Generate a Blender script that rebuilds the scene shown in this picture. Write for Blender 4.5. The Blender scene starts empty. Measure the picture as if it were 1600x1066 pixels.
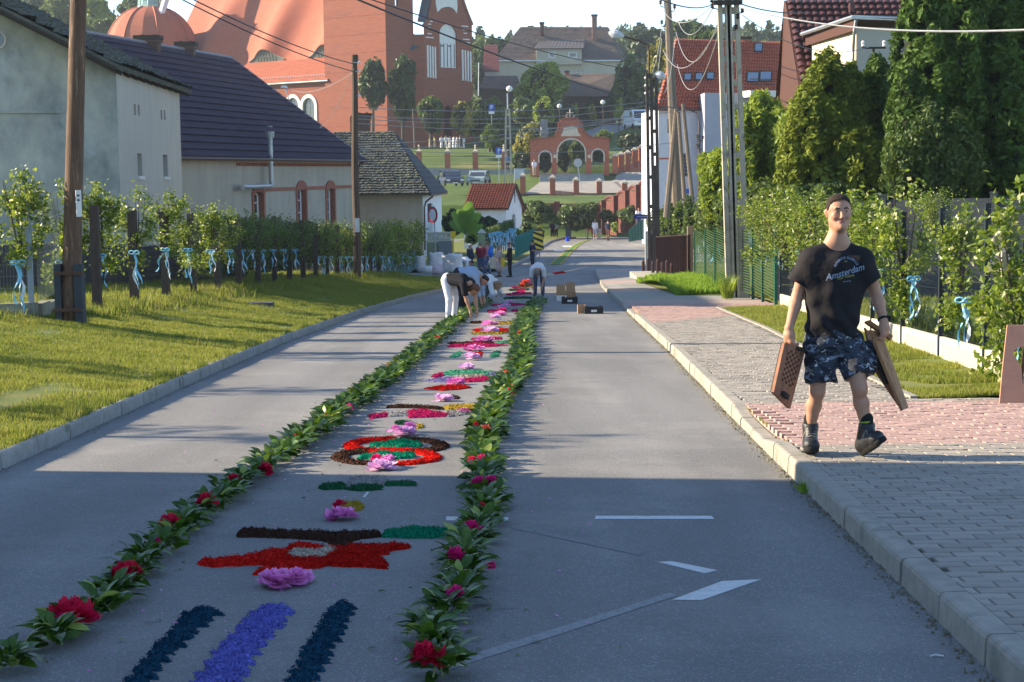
import bpy, math, random
import numpy as np
from mathutils import Vector
random.seed(7); RNG=np.random.default_rng(11)
R=math.radians
C=bpy.context.scene.collection
SC=bpy.context.scene
# ------------------------------------------------------------------ camera, world, sun
F=2600.0; PITCH=math.atan(263/2600.0); ROLL=R(0.7); CH=1.574
cd=bpy.data.cameras.new('camera'); cam=bpy.data.objects.new('camera',cd); C.objects.link(cam)
cd.sensor_width=36; cd.lens=F/1600*36; cd.clip_end=4000; cd.clip_start=.1
Fw=np.array([0,math.cos(PITCH),-math.sin(PITCH)]); Up0=np.array([0,math.sin(PITCH),math.cos(PITCH)]); Rt0=np.array([1.,0,0])
Up=Up0*math.cos(ROLL)+Rt0*math.sin(ROLL); Rt=Rt0*math.cos(ROLL)-Up0*math.sin(ROLL)
from mathutils import Matrix
m=Matrix(((Rt[0],Up[0],-Fw[0],0),(Rt[1],Up[1],-Fw[1],0),(Rt[2],Up[2],-Fw[2],CH),(0,0,0,1)))
cam.matrix_world=m; SC.camera=cam
SUN_EL=R(24); SUN_AZ=R(-80)      # azimuth from +Y towards +X: the sun stands to the left, a touch ahead
w=bpy.data.worlds.new('World'); SC.world=w; w.use_nodes=True
nt=w.node_tree; nt.nodes.clear()
sk=nt.nodes.new('ShaderNodeTexSky'); sk.sky_type='NISHITA'; sk.sun_disc=False; sk.sun_elevation=SUN_EL; sk.sun_rotation=SUN_AZ
sk.air_density=1.0; sk.dust_density=0.0; sk.ozone_density=2.2; sk.altitude=1500
bg=nt.nodes.new('ShaderNodeBackground'); bg.inputs[1].default_value=0.122
wo=nt.nodes.new('ShaderNodeOutputWorld'); nt.links.new(sk.outputs[0],bg.inputs[0]); nt.links.new(bg.outputs[0],wo.inputs[0])
sl=bpy.data.lights.new('sun','SUN'); sl.energy=5.0; sl.angle=R(0.5); sl.color=(1.0,.845,.62)
so=bpy.data.objects.new('sun',sl); C.objects.link(so)
sd=Vector((math.sin(SUN_AZ)*math.cos(SUN_EL),math.cos(SUN_AZ)*math.cos(SUN_EL),math.sin(SUN_EL)))
so.rotation_euler=sd.to_track_quat('Z','Y').to_euler(); so.location=(-40,0,40)
SC.view_settings.view_transform='Standard'; SC.view_settings.look='None'; SC.view_settings.exposure=1.5; SC.view_settings.gamma=1
SC.view_settings.use_curve_mapping=False
SC.cycles.max_bounces=6; SC.cycles.transparent_max_bounces=12; SC.cycles.volume_bounces=0
# ------------------------------------------------------------------ pixels to places (survey of the photograph)
def ray(px,py):
    X=(px-800)/F; Y=(533-py)/F
    return Rt*X+Up*Y+Fw
def P(px,py,d):
    r=ray(px,py); t=d/r[1]; return np.array([r[0]*t,d,CH+r[2]*t])
SL=0.0436
_ry=[-40,84,92,100,125,147,300]; _rz=[40*SL,-84*SL,-84*SL-.17,-3.95,-4.22,-4.4,-4.6]
def road_z(y): return np.interp(y,_ry,_rz)
def G(px,py,h=0.0,f=None):
    f=f or (lambda x,y: road_z(y)+h)
    r=ray(px,py); lo,hi=3.0,3.0
    while hi<400:
        t=hi/r[1]
        if CH+r[2]*t < f(r[0]*t,hi): break
        lo=hi; hi*=1.05
    for _ in range(40):
        m=(lo+hi)/2; t=m/r[1]
        if CH+r[2]*t < f(r[0]*t,m): hi=m
        else: lo=m
    t=lo/r[1]; return np.array([r[0]*t,lo,CH+r[2]*t])
def pix(p):
    v=np.asarray(p,float)-np.array([0,0,CH]); z=v@Fw; return (800+F*(v@Rt)/z, 533-F*(v@Up)/z)
# ------------------------------------------------------------------ materials
def _n(t,k,**kw):
    n=t.nodes.new(k)
    for a,b in kw.items(): setattr(n,a,b)
    return n
MATS={}
def hexc(c): return (c[0],c[1],c[2],1)
def mat(name,c1,c2=None,scale=6,rough=.8,bump=0,bscale=40,detail=6,c3=None,s3=1.2,t3=.55,metal=0,island=0,stretch=(1,1,1),spec=.3,w3=.12,bdist=.01):
    if name in MATS: return MATS[name]
    M=bpy.data.materials.new(name); M.use_nodes=True; t=M.node_tree; b=t.nodes['Principled BSDF']
    b.inputs['Roughness'].default_value=rough; b.inputs['Metallic'].default_value=metal
    b.inputs['Specular IOR Level'].default_value=spec
    L=t.links.new
    tc=_n(t,'ShaderNodeTexCoord'); mp=_n(t,'ShaderNodeMapping'); mp.inputs['Scale'].default_value=stretch; L(tc.outputs['Object'],mp.inputs[0])
    col=None
    c2=c2 or tuple(x*.8 for x in c1)
    nz=_n(t,'ShaderNodeTexNoise'); nz.inputs['Scale'].default_value=scale; nz.inputs['Detail'].default_value=detail; nz.inputs['Roughness'].default_value=.65
    L(mp.outputs[0],nz.inputs['Vector'])
    mr=_n(t,'ShaderNodeMapRange'); mr.inputs[1].default_value=.34; mr.inputs[2].default_value=.66; L(nz.outputs[0],mr.inputs[0])
    mx=_n(t,'ShaderNodeMix',data_type='RGBA'); mx.inputs[6].default_value=hexc(c1); mx.inputs[7].default_value=hexc(c2); L(mr.outputs[0],mx.inputs[0]); col=mx.outputs[2]
    if c3:
        n3=_n(t,'ShaderNodeTexNoise'); n3.inputs['Scale'].default_value=s3; n3.inputs['Detail'].default_value=8; n3.inputs['Roughness'].default_value=.7; L(mp.outputs[0],n3.inputs['Vector'])
        r3=_n(t,'ShaderNodeMapRange'); r3.inputs[1].default_value=t3; r3.inputs[2].default_value=t3+w3; L(n3.outputs[0],r3.inputs[0])
        m3=_n(t,'ShaderNodeMix',data_type='RGBA'); L(r3.outputs[0],m3.inputs[0]); L(col,m3.inputs[6]); m3.inputs[7].default_value=hexc(c3); col=m3.outputs[2]
    if island:
        g=_n(t,'ShaderNodeNewGeometry'); h=_n(t,'ShaderNodeHueSaturation'); a=_n(t,'ShaderNodeMapRange'); a.inputs[3].default_value=1-island; a.inputs[4].default_value=1+island
        L(g.outputs['Random Per Island'],a.inputs[0]); L(a.outputs[0],h.inputs['Value']); L(col,h.inputs['Color']); col=h.outputs[0]
        oi=_n(t,'ShaderNodeObjectInfo'); a2=_n(t,'ShaderNodeMapRange'); a2.inputs[3].default_value=1-island*.6; a2.inputs[4].default_value=1+island*.6
        h2=_n(t,'ShaderNodeHueSaturation'); L(oi.outputs['Random'],a2.inputs[0]); L(a2.outputs[0],h2.inputs['Value']); L(col,h2.inputs['Color']); col=h2.outputs[0]
    L(col,b.inputs['Base Color'])
    if bump:
        nb=_n(t,'ShaderNodeTexNoise'); nb.inputs['Scale'].default_value=bscale; nb.inputs['Detail'].default_value=6; L(mp.outputs[0],nb.inputs['Vector'])
        bp=_n(t,'ShaderNodeBump'); bp.inputs['Strength'].default_value=bump; bp.inputs['Distance'].default_value=bdist; L(nb.outputs[0],bp.inputs['Height']); L(bp.outputs[0],b.inputs['Normal'])
    MATS[name]=M; return M
def leafmat(name,c1,c2,trans=.35,rough=.45,spec=.4,sc=.6,c3=None):
    if name in MATS: return MATS[name]
    M=bpy.data.materials.new(name); M.use_nodes=True; t=M.node_tree; b=t.nodes['Principled BSDF']; L=t.links.new
    b.inputs['Roughness'].default_value=rough; b.inputs['Specular IOR Level'].default_value=spec
    g=_n(t,'ShaderNodeNewGeometry'); oi=_n(t,'ShaderNodeObjectInfo'); ad=_n(t,'ShaderNodeMath',operation='ADD'); fr=_n(t,'ShaderNodeMath',operation='FRACT')
    L(g.outputs['Random Per Island'],ad.inputs[0]); L(oi.outputs['Random'],ad.inputs[1]); L(ad.outputs[0],fr.inputs[0])
    tc=_n(t,'ShaderNodeTexCoord'); nz=_n(t,'ShaderNodeTexNoise'); nz.inputs['Scale'].default_value=sc; nz.inputs['Detail'].default_value=3; L(tc.outputs['Object'],nz.inputs['Vector'])
    m1=_n(t,'ShaderNodeMath',operation='MULTIPLY_ADD'); L(nz.outputs[0],m1.inputs[0]); m1.inputs[1].default_value=1.6; m1.inputs[2].default_value=-.55
    m2=_n(t,'ShaderNodeMath',operation='MULTIPLY_ADD'); L(fr.outputs[0],m2.inputs[0]); m2.inputs[1].default_value=.6; L(m1.outputs[0],m2.inputs[2])
    mx=_n(t,'ShaderNodeMix',data_type='RGBA'); mx.inputs[6].default_value=hexc(c1); mx.inputs[7].default_value=hexc(c2); L(m2.outputs[0],mx.inputs[0]); mx.clamp_factor=True
    col=mx.outputs[2]
    if c3:
        gt=_n(t,'ShaderNodeMath',operation='GREATER_THAN'); gt.inputs[1].default_value=.93; L(fr.outputs[0],gt.inputs[0])
        m3=_n(t,'ShaderNodeMix',data_type='RGBA'); L(gt.outputs[0],m3.inputs[0]); L(col,m3.inputs[6]); m3.inputs[7].default_value=hexc(c3); col=m3.outputs[2]
    L(col,b.inputs['Base Color'])
    tr=_n(t,'ShaderNodeBsdfTranslucent'); hs=_n(t,'ShaderNodeHueSaturation'); hs.inputs['Value'].default_value=1.5; hs.inputs['Hue'].default_value=.485; L(col,hs.inputs['Color']); L(hs.outputs[0],tr.inputs[0])
    ms=_n(t,'ShaderNodeMixShader'); ms.inputs[0].default_value=trans; L(b.outputs[0],ms.inputs[1]); L(tr.outputs[0],ms.inputs[2])
    out=[n for n in t.nodes if n.type=='OUTPUT_MATERIAL'][0]; L(ms.outputs[0],out.inputs[0])
    MATS[name]=M; return M
# ------------------------------------------------------------------ objects
def tag(o,label=None,cat=None,group=None,kind=None):
    if label: o['label']=label
    if cat: o['category']=cat
    if group: o['group']=group
    if kind: o['kind']=kind
    return o
def thing(name,label,cat,loc=(0,0,0),rz=0,group=None):
    o=bpy.data.objects.new(name,None); o.empty_display_size=.2; C.objects.link(o); o.location=tuple(float(a) for a in loc); o.rotation_euler=(0,0,rz)
    return tag(o,label,cat,group)
def mesh(name,V,faces,mats,mi=None,smooth=False):
    V=np.asarray(V,float).reshape(-1,3)
    loops=[];starts=[];n=0;cnt=0
    for fa in faces:
        if isinstance(fa,(list,tuple)) and not isinstance(fa,np.ndarray): fa=np.asarray([fa]) if len(fa) and np.isscalar(fa[0]) else np.asarray(fa)
        if len(fa)==0: continue
        fa=np.asarray(fa,np.int32); k=fa.shape[1]; m_=fa.shape[0]
        loops.append(fa.ravel()); starts.append(n+np.arange(m_)*k); n+=m_*k; cnt+=m_
    me=bpy.data.meshes.new(name); me.vertices.add(len(V)); me.vertices.foreach_set('co',V.astype(np.float32).ravel())
    if cnt:
        me.loops.add(n); me.loops.foreach_set('vertex_index',np.concatenate(loops)); me.polygons.add(cnt); me.polygons.foreach_set('loop_start',np.concatenate(starts).astype(np.int32))
        if mi is not None: me.polygons.foreach_set('material_index',np.asarray(mi,np.int32))
        me.update(calc_edges=True)
        me.polygons.foreach_set('use_smooth',np.full(cnt,bool(smooth)))
    for m_ in (mats if isinstance(mats,(list,tuple)) else [mats]): me.materials.append(m_)
    return me
def add(name,me,parent=None,loc=None,rot=None,scale=None):
    o=bpy.data.objects.new(name,me); C.objects.link(o)
    if parent is not None: o.parent=parent
    if loc is not None: o.location=tuple(float(a) for a in loc)
    if rot is not None: o.rotation_euler=tuple(float(a) for a in rot)
    if scale is not None: o.scale=scale if not np.isscalar(scale) else (scale,)*3
    return o
class MB:
    def __init__(s): s.V=[];s.F={};s.n=0;s.order=[]
    def raw(s,V,*faces,mi=0):
        V=np.asarray(V,float).reshape(-1,3)
        for fa in faces:
            fa=np.asarray(fa,int)
            if fa.ndim==1: fa=fa[None]
            s.order.append((fa+s.n,mi))
        s.V.append(V); s.n+=len(V); return s
    def box(s,c,size,rz=0,mi=0,ax=None,taper=1.0):
        c=np.asarray(c,float); hx,hy,hz=[a/2 for a in size]
        v=np.array([[-hx,-hy,-hz],[hx,-hy,-hz],[hx,hy,-hz],[-hx,hy,-hz],[-hx*taper,-hy*taper,hz],[hx*taper,-hy*taper,hz],[hx*taper,hy*taper,hz],[-hx*taper,hy*taper,hz]])
        if ax is not None: v=v@np.asarray(ax,float)     # rows: local axes in world
        elif rz:
            co,si=math.cos(rz),math.sin(rz); v=np.c_[v[:,0]*co-v[:,1]*si,v[:,0]*si+v[:,1]*co,v[:,2]]
        return s.raw(v+c,[[0,3,2,1],[4,5,6,7],[0,1,5,4],[1,2,6,5],[2,3,7,6],[3,0,4,7]],mi=mi)
    def hexa(s,b,t,mi=0):
        b=np.asarray(b,float);t=np.asarray(t,float);k=len(b)
        idx=np.arange(k); q=np.c_[idx,(idx+1)%k,(idx+1)%k+k,idx+k]
        return s.raw(np.r_[b,t],q,idx[::-1],idx+k,mi=mi)
    def tube(s,pts,r,k=8,mi=0,cap=True):
        pts=np.asarray(pts,float); n=len(pts); r=np.broadcast_to(np.asarray(r,float),(n,))
        t=np.gradient(pts,axis=0); t/=np.linalg.norm(t,axis=1)[:,None]+1e-12
        a=np.array([0,0,1.]) if abs(t[0,2])<.9 else np.array([0,1.,0])
        V=[]; u=np.cross(t[0],a); u/=np.linalg.norm(u)
        th=np.arange(k)*2*math.pi/k
        for i in range(n):
            u=u-t[i]*(u@t[i]); u/=np.linalg.norm(u)+1e-12; w_=np.cross(t[i],u)
            V.append(pts[i]+r[i]*(np.cos(th)[:,None]*u+np.sin(th)[:,None]*w_))
        V=np.concatenate(V); q=[]
        j=np.arange(k)
        for i in range(n-1): q.append(np.c_[i*k+j,i*k+(j+1)%k,(i+1)*k+(j+1)%k,(i+1)*k+j])
        f=[np.concatenate(q)]
        if cap: f+= [j[::-1],(n-1)*k+j]
        return s.raw(V,*f,mi=mi)
    def lathe(s,prof,c=(0,0,0),k=16,mi=0):
        prof=np.asarray(prof,float); th=np.arange(k)*2*math.pi/k
        V=np.concatenate([np.c_[r*np.cos(th),r*np.sin(th),np.full(k,z)] for r,z in prof])+np.asarray(c)
        j=np.arange(k); q=[np.c_[i*k+j,i*k+(j+1)%k,(i+1)*k+(j+1)%k,(i+1)*k+j] for i in range(len(prof)-1)]
        return s.raw(V,np.concatenate(q),j[::-1],(len(prof)-1)*k+j,mi=mi)
    def prism(s,poly,n,mi=0):
        poly=np.asarray(poly,float); n=np.asarray(n,float); k=len(poly); j=np.arange(k)
        return s.raw(np.r_[poly,poly+n],j[::-1],j+k,np.c_[j,(j+1)%k,(j+1)%k+k,j+k],mi=mi)
    def quad(s,a,b,c,d,mi=0): return s.raw([a,b,c,d],[0,1,2,3],mi=mi)
    def build(s,name,mats,parent=None,smooth=False,world=True,kind=None,label=None):
        V=np.concatenate(s.V);
        if parent is not None and world:
            V=V-np.array(parent.location)
            if parent.rotation_euler.z:
                a=-parent.rotation_euler.z; V=np.c_[V[:,0]*math.cos(a)-V[:,1]*math.sin(a),V[:,0]*math.sin(a)+V[:,1]*math.cos(a),V[:,2]]
        me=mesh(name,V,[f for f,_ in s.order],mats,mi=np.concatenate([np.full(len(f),m_) for f,m_ in s.order]),smooth=smooth)
        o=add(name,me,parent)
        if kind: o['kind']=kind
        if label: o['label']=label
        return o
def copy_tree(o,parent=None,depth=0):
    c=o.copy(); C.objects.link(c); c.parent=parent if parent else o.parent
    for ch in [x for x in CH_CACHE.get(o.name,o.children)]: copy_tree(ch,c,depth+1)
    return c
CH_CACHE={}
def cache_tree(o):
    CH_CACHE[o.name]=list(o.children)
    for c in o.children: cache_tree(c)
def struct(name,mb,mats,smooth=False,kind='structure',label=None):
    o=mb.build(name,mats,smooth=smooth); o['kind']=kind
    return o
def grid(xs,ys,zf):
    X,Y=np.meshgrid(xs,ys); Z=zf(X,Y); V=np.c_[X.ravel(),Y.ravel(),Z.ravel()]; nx=len(xs); ny=len(ys)
    i=(np.arange(ny-1)[:,None]*nx+np.arange(nx-1)[None,:]).ravel()
    return V,np.c_[i,i+1,i+nx+1,i+nx]
def smooth(a,b,x): t=np.clip((x-a)/(b-a),0,1); return t*t*(3-2*t)
def vnoise(x,y,seed=0):
    x=np.asarray(x,float);y=np.asarray(y,float); xi=np.floor(x).astype(np.int64); yi=np.floor(y).astype(np.int64); xf=x-xi; yf=y-yi
    def h(i,j):
        n=(i*374761393+j*668265263+seed*1442695041)&0x7fffffff; n=((n^(n>>13))*1274126177)&0x7fffffff; return ((n^(n>>16))&0xffff)/65535.
    u=xf*xf*(3-2*xf); v=yf*yf*(3-2*yf)
    return (h(xi,yi)*(1-u)+h(xi+1,yi)*u)*(1-v)+(h(xi,yi+1)*(1-u)+h(xi+1,yi+1)*u)*v
def leaf_cloud(C_,size,shape='quad',flat=0.0,rng=RNG,aspect=1.6,normals=None):
    n=len(C_); s=np.broadcast_to(np.asarray(size,float),(n,))*rng.uniform(.7,1.3,n)
    a=rng.normal(size=(n,3));
    if normals is not None: a=normals+a*.55
    a[:,2]+=flat; a/=np.linalg.norm(a,axis=1)[:,None]
    b=rng.normal(size=(n,3)); b-=a*(a*b).sum(1)[:,None]; b/=np.linalg.norm(b,axis=1)[:,None]; c=np.cross(a,b)
    L=s[:,None]*aspect/2; W=s[:,None]/2
    if shape=='quad':
        V=np.stack([C_-b*L,C_+c*W*.9-b*L*.05+a*W*.25,C_+b*L,C_-c*W*.9-b*L*.05+a*W*.25],1).reshape(-1,3)
        i=np.arange(n)*4; return V,np.c_[i,i+1,i+2,i+3]
    V=np.stack([C_-b*L,C_+c*W,C_+b*L-a*W*.3],1).reshape(-1,3); i=np.arange(n)*3; return V,np.c_[i,i+1,i+2]
def crown_points(n,c,r,lumps=14,rng=RNG,shell=.55,zbias=0,power=1,inner=.25):
    c=np.asarray(c,float); r=np.broadcast_to(np.asarray(r,float),(3,))
    d=rng.normal(size=(lumps,3)); d/=np.linalg.norm(d,axis=1)[:,None]; d[:,2]=d[:,2]*.9+zbias
    lc=d*rng.uniform(shell,.92,(lumps,1)); lr=rng.uniform(.22,.42,lumps)
    w_=lr**2; k=rng.choice(lumps,n,p=w_/w_.sum())
    e=rng.normal(size=(n,3)); e/=np.linalg.norm(e,axis=1)[:,None]; e*=rng.uniform(.55,1.0,(n,1))
    p=lc[k]+e*lr[k][:,None]
    m=int(n*inner); q=rng.normal(size=(m,3)); q/=np.linalg.norm(q,axis=1)[:,None]; q*=rng.uniform(0,.75,(m,1))**.5; p[:m]=q
    nn=e.copy(); nn[:m]=q
    return c+p*r,nn
# ------------------------------------------------------------------ the setting
_ly=[-12,-5,11.85,21,28,38.5,50,57,66,73,78,80.5,81.5]; _lx=[-3.6,-3.65,-3.7,-3.79,-3.8,-3.56,-3.02,-2.45,-1.95,-2.1,-3.2,-5.2,-8.0]
def xl(y): return np.interp(y,_ly,_lx)
_ry2=[-12,5.8,11.7,14.2,23.7,31.7,49.3,60.4,89]; _rx2=[1.6,1.72,1.88,1.95,2.28,2.5,2.98,3.3,4.5]
def xr(y): return np.interp(y,_ry2,_rx2)
def xs(y): return np.interp(y,[-12,15.0,15.1,24,28,37.3,37.5,46,46.2,62,62.2,90],[9,9,3.66,4.05,4.28,4.6,7.0,7.0,4.6,4.9,7.0,7.5])
def xf(y): return 5.14+.05*(y-18)            # right fence line
def xfl(y): return -7.15+(y-29)*.037          # left fence line
def kh(y): return .125-.06*(smooth(11.9,12.5,y)*(1-smooth(14.0,14.8,y))+smooth(34.5,35.5,y)*(1-smooth(40,41.5,y))+smooth(54,56,y)*(1-smooth(64,66,y)))
def vz(x,y):
    k=xl(np.minimum(y,78)); f=xfl(y); t=np.clip((k-.1-x)/(k-.1-f),0,1)
    z=road_z(y)+.12+.44*t**1.2*np.clip((88-y)/30,0,1)+.05*np.clip(f-x,0,40)*smooth(24,34,y)
    return z+.035*(vnoise(x*.8,y*.5)-.5)*smooth(0,.2,t)
def gz(x,y):
    return road_z(y)+.12+.02*np.clip(x-4,0,30)+.03*(vnoise(x*.9,y*.7,3)-.5)
_ty=[-60,84,100,147,152,156.4,156.9,170,178,179.6,181.6,192.8,193.3,196,215,230,238,260,300,420,520,700,760,950]
_tz=[60*SL,-84*SL-.35,-4.4,-4.9,-4.7,-3.5,-1.5,-.6,.45,.5,1.4,1.0,2.1,2.3,4.6,5.3,8,9.6,12,22,29,39,40,30]
def tz(x,y):
    z=np.interp(y,_ty,_tz)
    far=smooth(300,700,y)
    z=z+far*(26*smooth(-90,-200,x)+3*np.sin(x*.013+1)+2*np.sin(x*.031))
    z=z+np.where(y<150,.9*smooth(14,60,np.abs(x))*smooth(60,150,y),0)
    z=z-.35*(y<84)
    return z
xs_=np.unique(np.concatenate([np.linspace(-900,-60,22),np.linspace(-60,60,61),np.linspace(60,900,22)]))
ys_=np.unique(np.concatenate([np.linspace(-60,150,43),[152,154,156.3,156.9,160,165,170,174,178,179.6,181.6,185,190,192.8,193.3,196],np.linspace(200,300,26),np.linspace(310,950,40)]))
V,Fc=grid(xs_,ys_,tz)
m_meadow=mat('meadow',(.095,.145,.022),(.05,.09,.016),scale=.35,c3=(.17,.17,.055),s3=.08,rough=.9,bump=.5,bscale=3)
mb=MB().raw(V,Fc); struct('ground',mb,m_meadow,smooth=True)
m_as=mat('asphalt',(.20,.193,.182),(.15,.147,.142),scale=130,detail=3,c3=(.215,.205,.19),s3=.8,t3=.5,rough=.85,bump=.6,bscale=260,bdist=.004)
def _():
    t=m_as.node_tree; b=t.nodes['Principled BSDF']; L=t.links.new
    src=b.inputs['Base Color'].links[0].from_socket
    tc=_n(t,'ShaderNodeTexCoord')
    v=_n(t,'ShaderNodeTexVoronoi'); v.inputs['Scale'].default_value=150; L(tc.outputs['Object'],v.inputs['Vector'])
    sp=_n(t,'ShaderNodeSeparateColor'); L(v.outputs['Color'],sp.inputs[0])
    gt=_n(t,'ShaderNodeMath',operation='GREATER_THAN'); gt.inputs[1].default_value=.86; L(sp.outputs[0],gt.inputs[0])
    g2=_n(t,'ShaderNodeMath',operation='MULTIPLY'); g2.inputs[1].default_value=.55; L(gt.outputs[0],g2.inputs[0])
    mx=_n(t,'ShaderNodeMix',data_type='RGBA'); L(g2.outputs[0],mx.inputs[0]); L(src,mx.inputs[6]); mx.inputs[7].default_value=(.36,.35,.33,1)
    mp=_n(t,'ShaderNodeMapping'); mp.inputs['Scale'].default_value=(1.1,.12,1); L(tc.outputs['Object'],mp.inputs[0])
    n=_n(t,'ShaderNodeTexNoise'); n.inputs['Scale'].default_value=1.3; n.inputs['Detail'].default_value=4; L(mp.outputs[0],n.inputs['Vector'])
    r=_n(t,'ShaderNodeMapRange'); r.inputs[1].default_value=.35; r.inputs[2].default_value=.7; r.inputs[3].default_value=.82; r.inputs[4].default_value=1.12; L(n.outputs[0],r.inputs[0])
    h=_n(t,'ShaderNodeHueSaturation'); L(r.outputs[0],h.inputs['Value']); L(mx.outputs[2],h.inputs['Color'])
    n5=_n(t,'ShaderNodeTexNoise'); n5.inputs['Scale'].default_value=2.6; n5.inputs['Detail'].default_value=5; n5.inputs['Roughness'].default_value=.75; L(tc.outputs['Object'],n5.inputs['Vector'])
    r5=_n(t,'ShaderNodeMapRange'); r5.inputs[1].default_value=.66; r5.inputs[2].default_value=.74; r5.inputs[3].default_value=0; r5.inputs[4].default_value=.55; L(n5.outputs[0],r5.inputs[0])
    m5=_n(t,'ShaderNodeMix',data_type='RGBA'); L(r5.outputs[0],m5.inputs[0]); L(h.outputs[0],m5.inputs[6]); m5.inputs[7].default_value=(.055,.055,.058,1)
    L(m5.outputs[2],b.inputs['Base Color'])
_()
yy=np.unique(np.concatenate([np.linspace(-12,84,60),[88,92,96,100],np.linspace(105,168,22)]))
tt=np.linspace(0,1,13)
def road_edges(y):
    l=np.interp(y,[-12,74,80,84,100,168],[-5,-5,-14,-16,-14,-10]); r=np.interp(y,[-12,74,86,92,110,168],[2.3,5.0,6.5,12,16,26]); return l,r
V=[];
for y in yy:
    l,r=road_edges(y)
    for t_ in tt: x=l+(r-l)*t_; V.append((x,y,road_z(y)))
nx=len(tt); i=(np.arange(len(yy)-1)[:,None]*nx+np.arange(nx-1)[None,:]).ravel()
struct('road',MB().raw(V,np.c_[i,i+1,i+nx+1,i+nx]),m_as)
m_grit=mat('grit',(.22,.19,.13),(.13,.13,.07),scale=30,rough=.95)
mb=MB(); n=2600; y=RNG.uniform(5.5,40,n)**1; s=RNG.random(n)<.8
x=np.where(s,xr(y)-np.abs(RNG.normal(0,.035,n))-.005,xl(y)+np.abs(RNG.normal(0,.04,n))+.01)
z=road_z(y)+.003; q=RNG.uniform(.004,.012,n); a=RNG.uniform(0,6.3,n)
Vv=np.stack([np.c_[x+q*np.cos(a),y+q*np.sin(a),z],np.c_[x+q*np.cos(a+2.1),y+q*np.sin(a+2.1),z],np.c_[x+q*np.cos(a+4.2),y+q*np.sin(a+4.2),z],np.c_[x,y,z+q]],1).reshape(-1,3)
i=np.arange(n)*4; mb.raw(Vv,np.c_[i,i+1,i+3],np.c_[i+1,i+2,i+3],np.c_[i+2,i,i+3]); struct('kerb_grit',mb,m_grit,kind='stuff')
def paint(name,wear,fade):
    M=mat(name,(.62,.62,.60),(.50,.50,.49),scale=20,rough=.6 if fade<.5 else .9,spec=.3 if fade<.5 else .1,c3=(.17,.168,.165),s3=38,t3=wear,w3=.16)
    b=M.node_tree.nodes['Principled BSDF']
    t=M.node_tree; src=b.inputs['Base Color'].links[0].from_socket; mx=_n(t,'ShaderNodeMix',data_type='RGBA'); mx.inputs[0].default_value=fade; t.links.new(src,mx.inputs[6]); mx.inputs[7].default_value=(.152,.149,.144,1); t.links.new(mx.outputs[2],b.inputs['Base Color'])
    return M
m_p1=paint('worn_paint',.56,.12); m_p2=paint('faded_paint',.50,.74)
def marking(poly,m,h=.002):
    pts=[G(a,b,h) for a,b in poly];
    V=[];n=len(pts)
    struct('road_marking',MB().raw(pts,list(range(n))),m)
marking([(931,806),(1112,806),(1116,811),(929,811)],m_p1)
marking([(697,807),(795,808),(793,814),(697,813)],m_p1)
marking([(1027,878),(1050,877),(1121,891),(1101,896)],m_p1)
marking([(1050,937),(1128,908),(1190,905),(1096,938)],m_p1)
marking([(801,826),(812,824),(1010,862),(1000,868)],paint('ghost_paint',.46,.87))
marking([(592,1070),(640,1052),(880,978),(905,981),(690,1050),(640,1076)],m_p2,.002)
marking([(905,981),(880,978),(1046,926),(1060,930)],m_p2,.0022)
marking([(567,776),(574,768),(577,769),(570,777)],m_p1)
for k,(a,b) in enumerate([(880,392),(893,385)]): marking([(a-14,b+1),(a+2,b+1),(a+2,b-1),(a-14,b-1)],m_p1)
m_kerb=mat('kerb_concrete',(.34,.305,.25),(.25,.23,.195),scale=9,c3=(.19,.19,.15),s3=2.5,t3=.55,rough=.9,bump=.4,bscale=120,island=.06)
m_kerbl=mat('kerb_concrete_left',(.30,.29,.27),(.22,.215,.20),scale=9,c3=(.15,.155,.12),s3=2.5,t3=.55,rough=.9,bump=.4,bscale=120,island=.06)
m_bed=mat('mortar_bed',(.12,.115,.10),rough=.95)
def kerb(label,fx,y0,y1,L_,side,m,hf,maxobj,flip=1):
    bed=MB(); ys=np.linspace(y0,y1,40)
    b=[(fx(y)+side*.02,y,road_z(y)-.1) for y in ys]+[(fx(y)+side*.10,y,road_z(y)-.1) for y in ys[::-1]]
    t_=[(p[0],p[1],p[2]+.1+hf(p[1])*.35) for p in b]
    root=struct('kerb' ,bed.hexa(b if side<0 else b,t_),m_bed)
    y=y0; cnt=0
    while y<y1:
        dx=fx(min(y+.1,y1))-fx(y); ln=L_/math.sqrt(1+(dx/.1)**2); yb=min(y+ln,y1)
        a=np.array([fx(y),y]); c=np.array([fx(yb),yb]); d=(c-a)/(np.linalg.norm(c-a)+1e-9); nrm=np.array([d[1],-d[0]])*(1 if side>0 else -1)
        g=.008; W=.117; o=RNG.normal(0,.0025,2)
        def pt(p,w_,h): q=p+nrm*w_; return (q[0],q[1],road_z(q[1])+h)
        a2=a+d*g; c2=c-d*g; ha,hb=hf(a2[1]),hf(c2[1])
        s=[]
        for p,h in ((a2,ha),(c2,hb)):
            s.append([pt(p,o[0],-.04),pt(p,.006+o[0],h-.022),pt(p,.014+o[0],h-.006),pt(p,.026,h),pt(p,W,h+.002),pt(p,W,-.04)])
        V=np.array(s[0]+s[1]); k=6; j=np.arange(k);
        q=np.c_[j,(j+1)%k,(j+1)%k+k,j+k]
        if side>0: q=q[:,::-1]
        me=mesh('kerb_stone',V,[q,np.array([j if side>0 else j[::-1]]),np.array([(j+k)[::-1] if side>0 else j+k])],m)
        add('kerb_stone',me,root)
        y=yb
    return root
kerb('right',xr,3.0,89,.745,1,m_kerb,kh,200)
kerb('left',xl,6.0,81.4,.98,-1,m_kerbl,lambda y:.125,200)
k2=[G(*p) for p in [(783,425),(800,417),(827,404),(845,388),(860,379),(873,375),(900,372)]]
k2y=[p[1] for p in k2]; k2x=[p[0] for p in k2]
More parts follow.
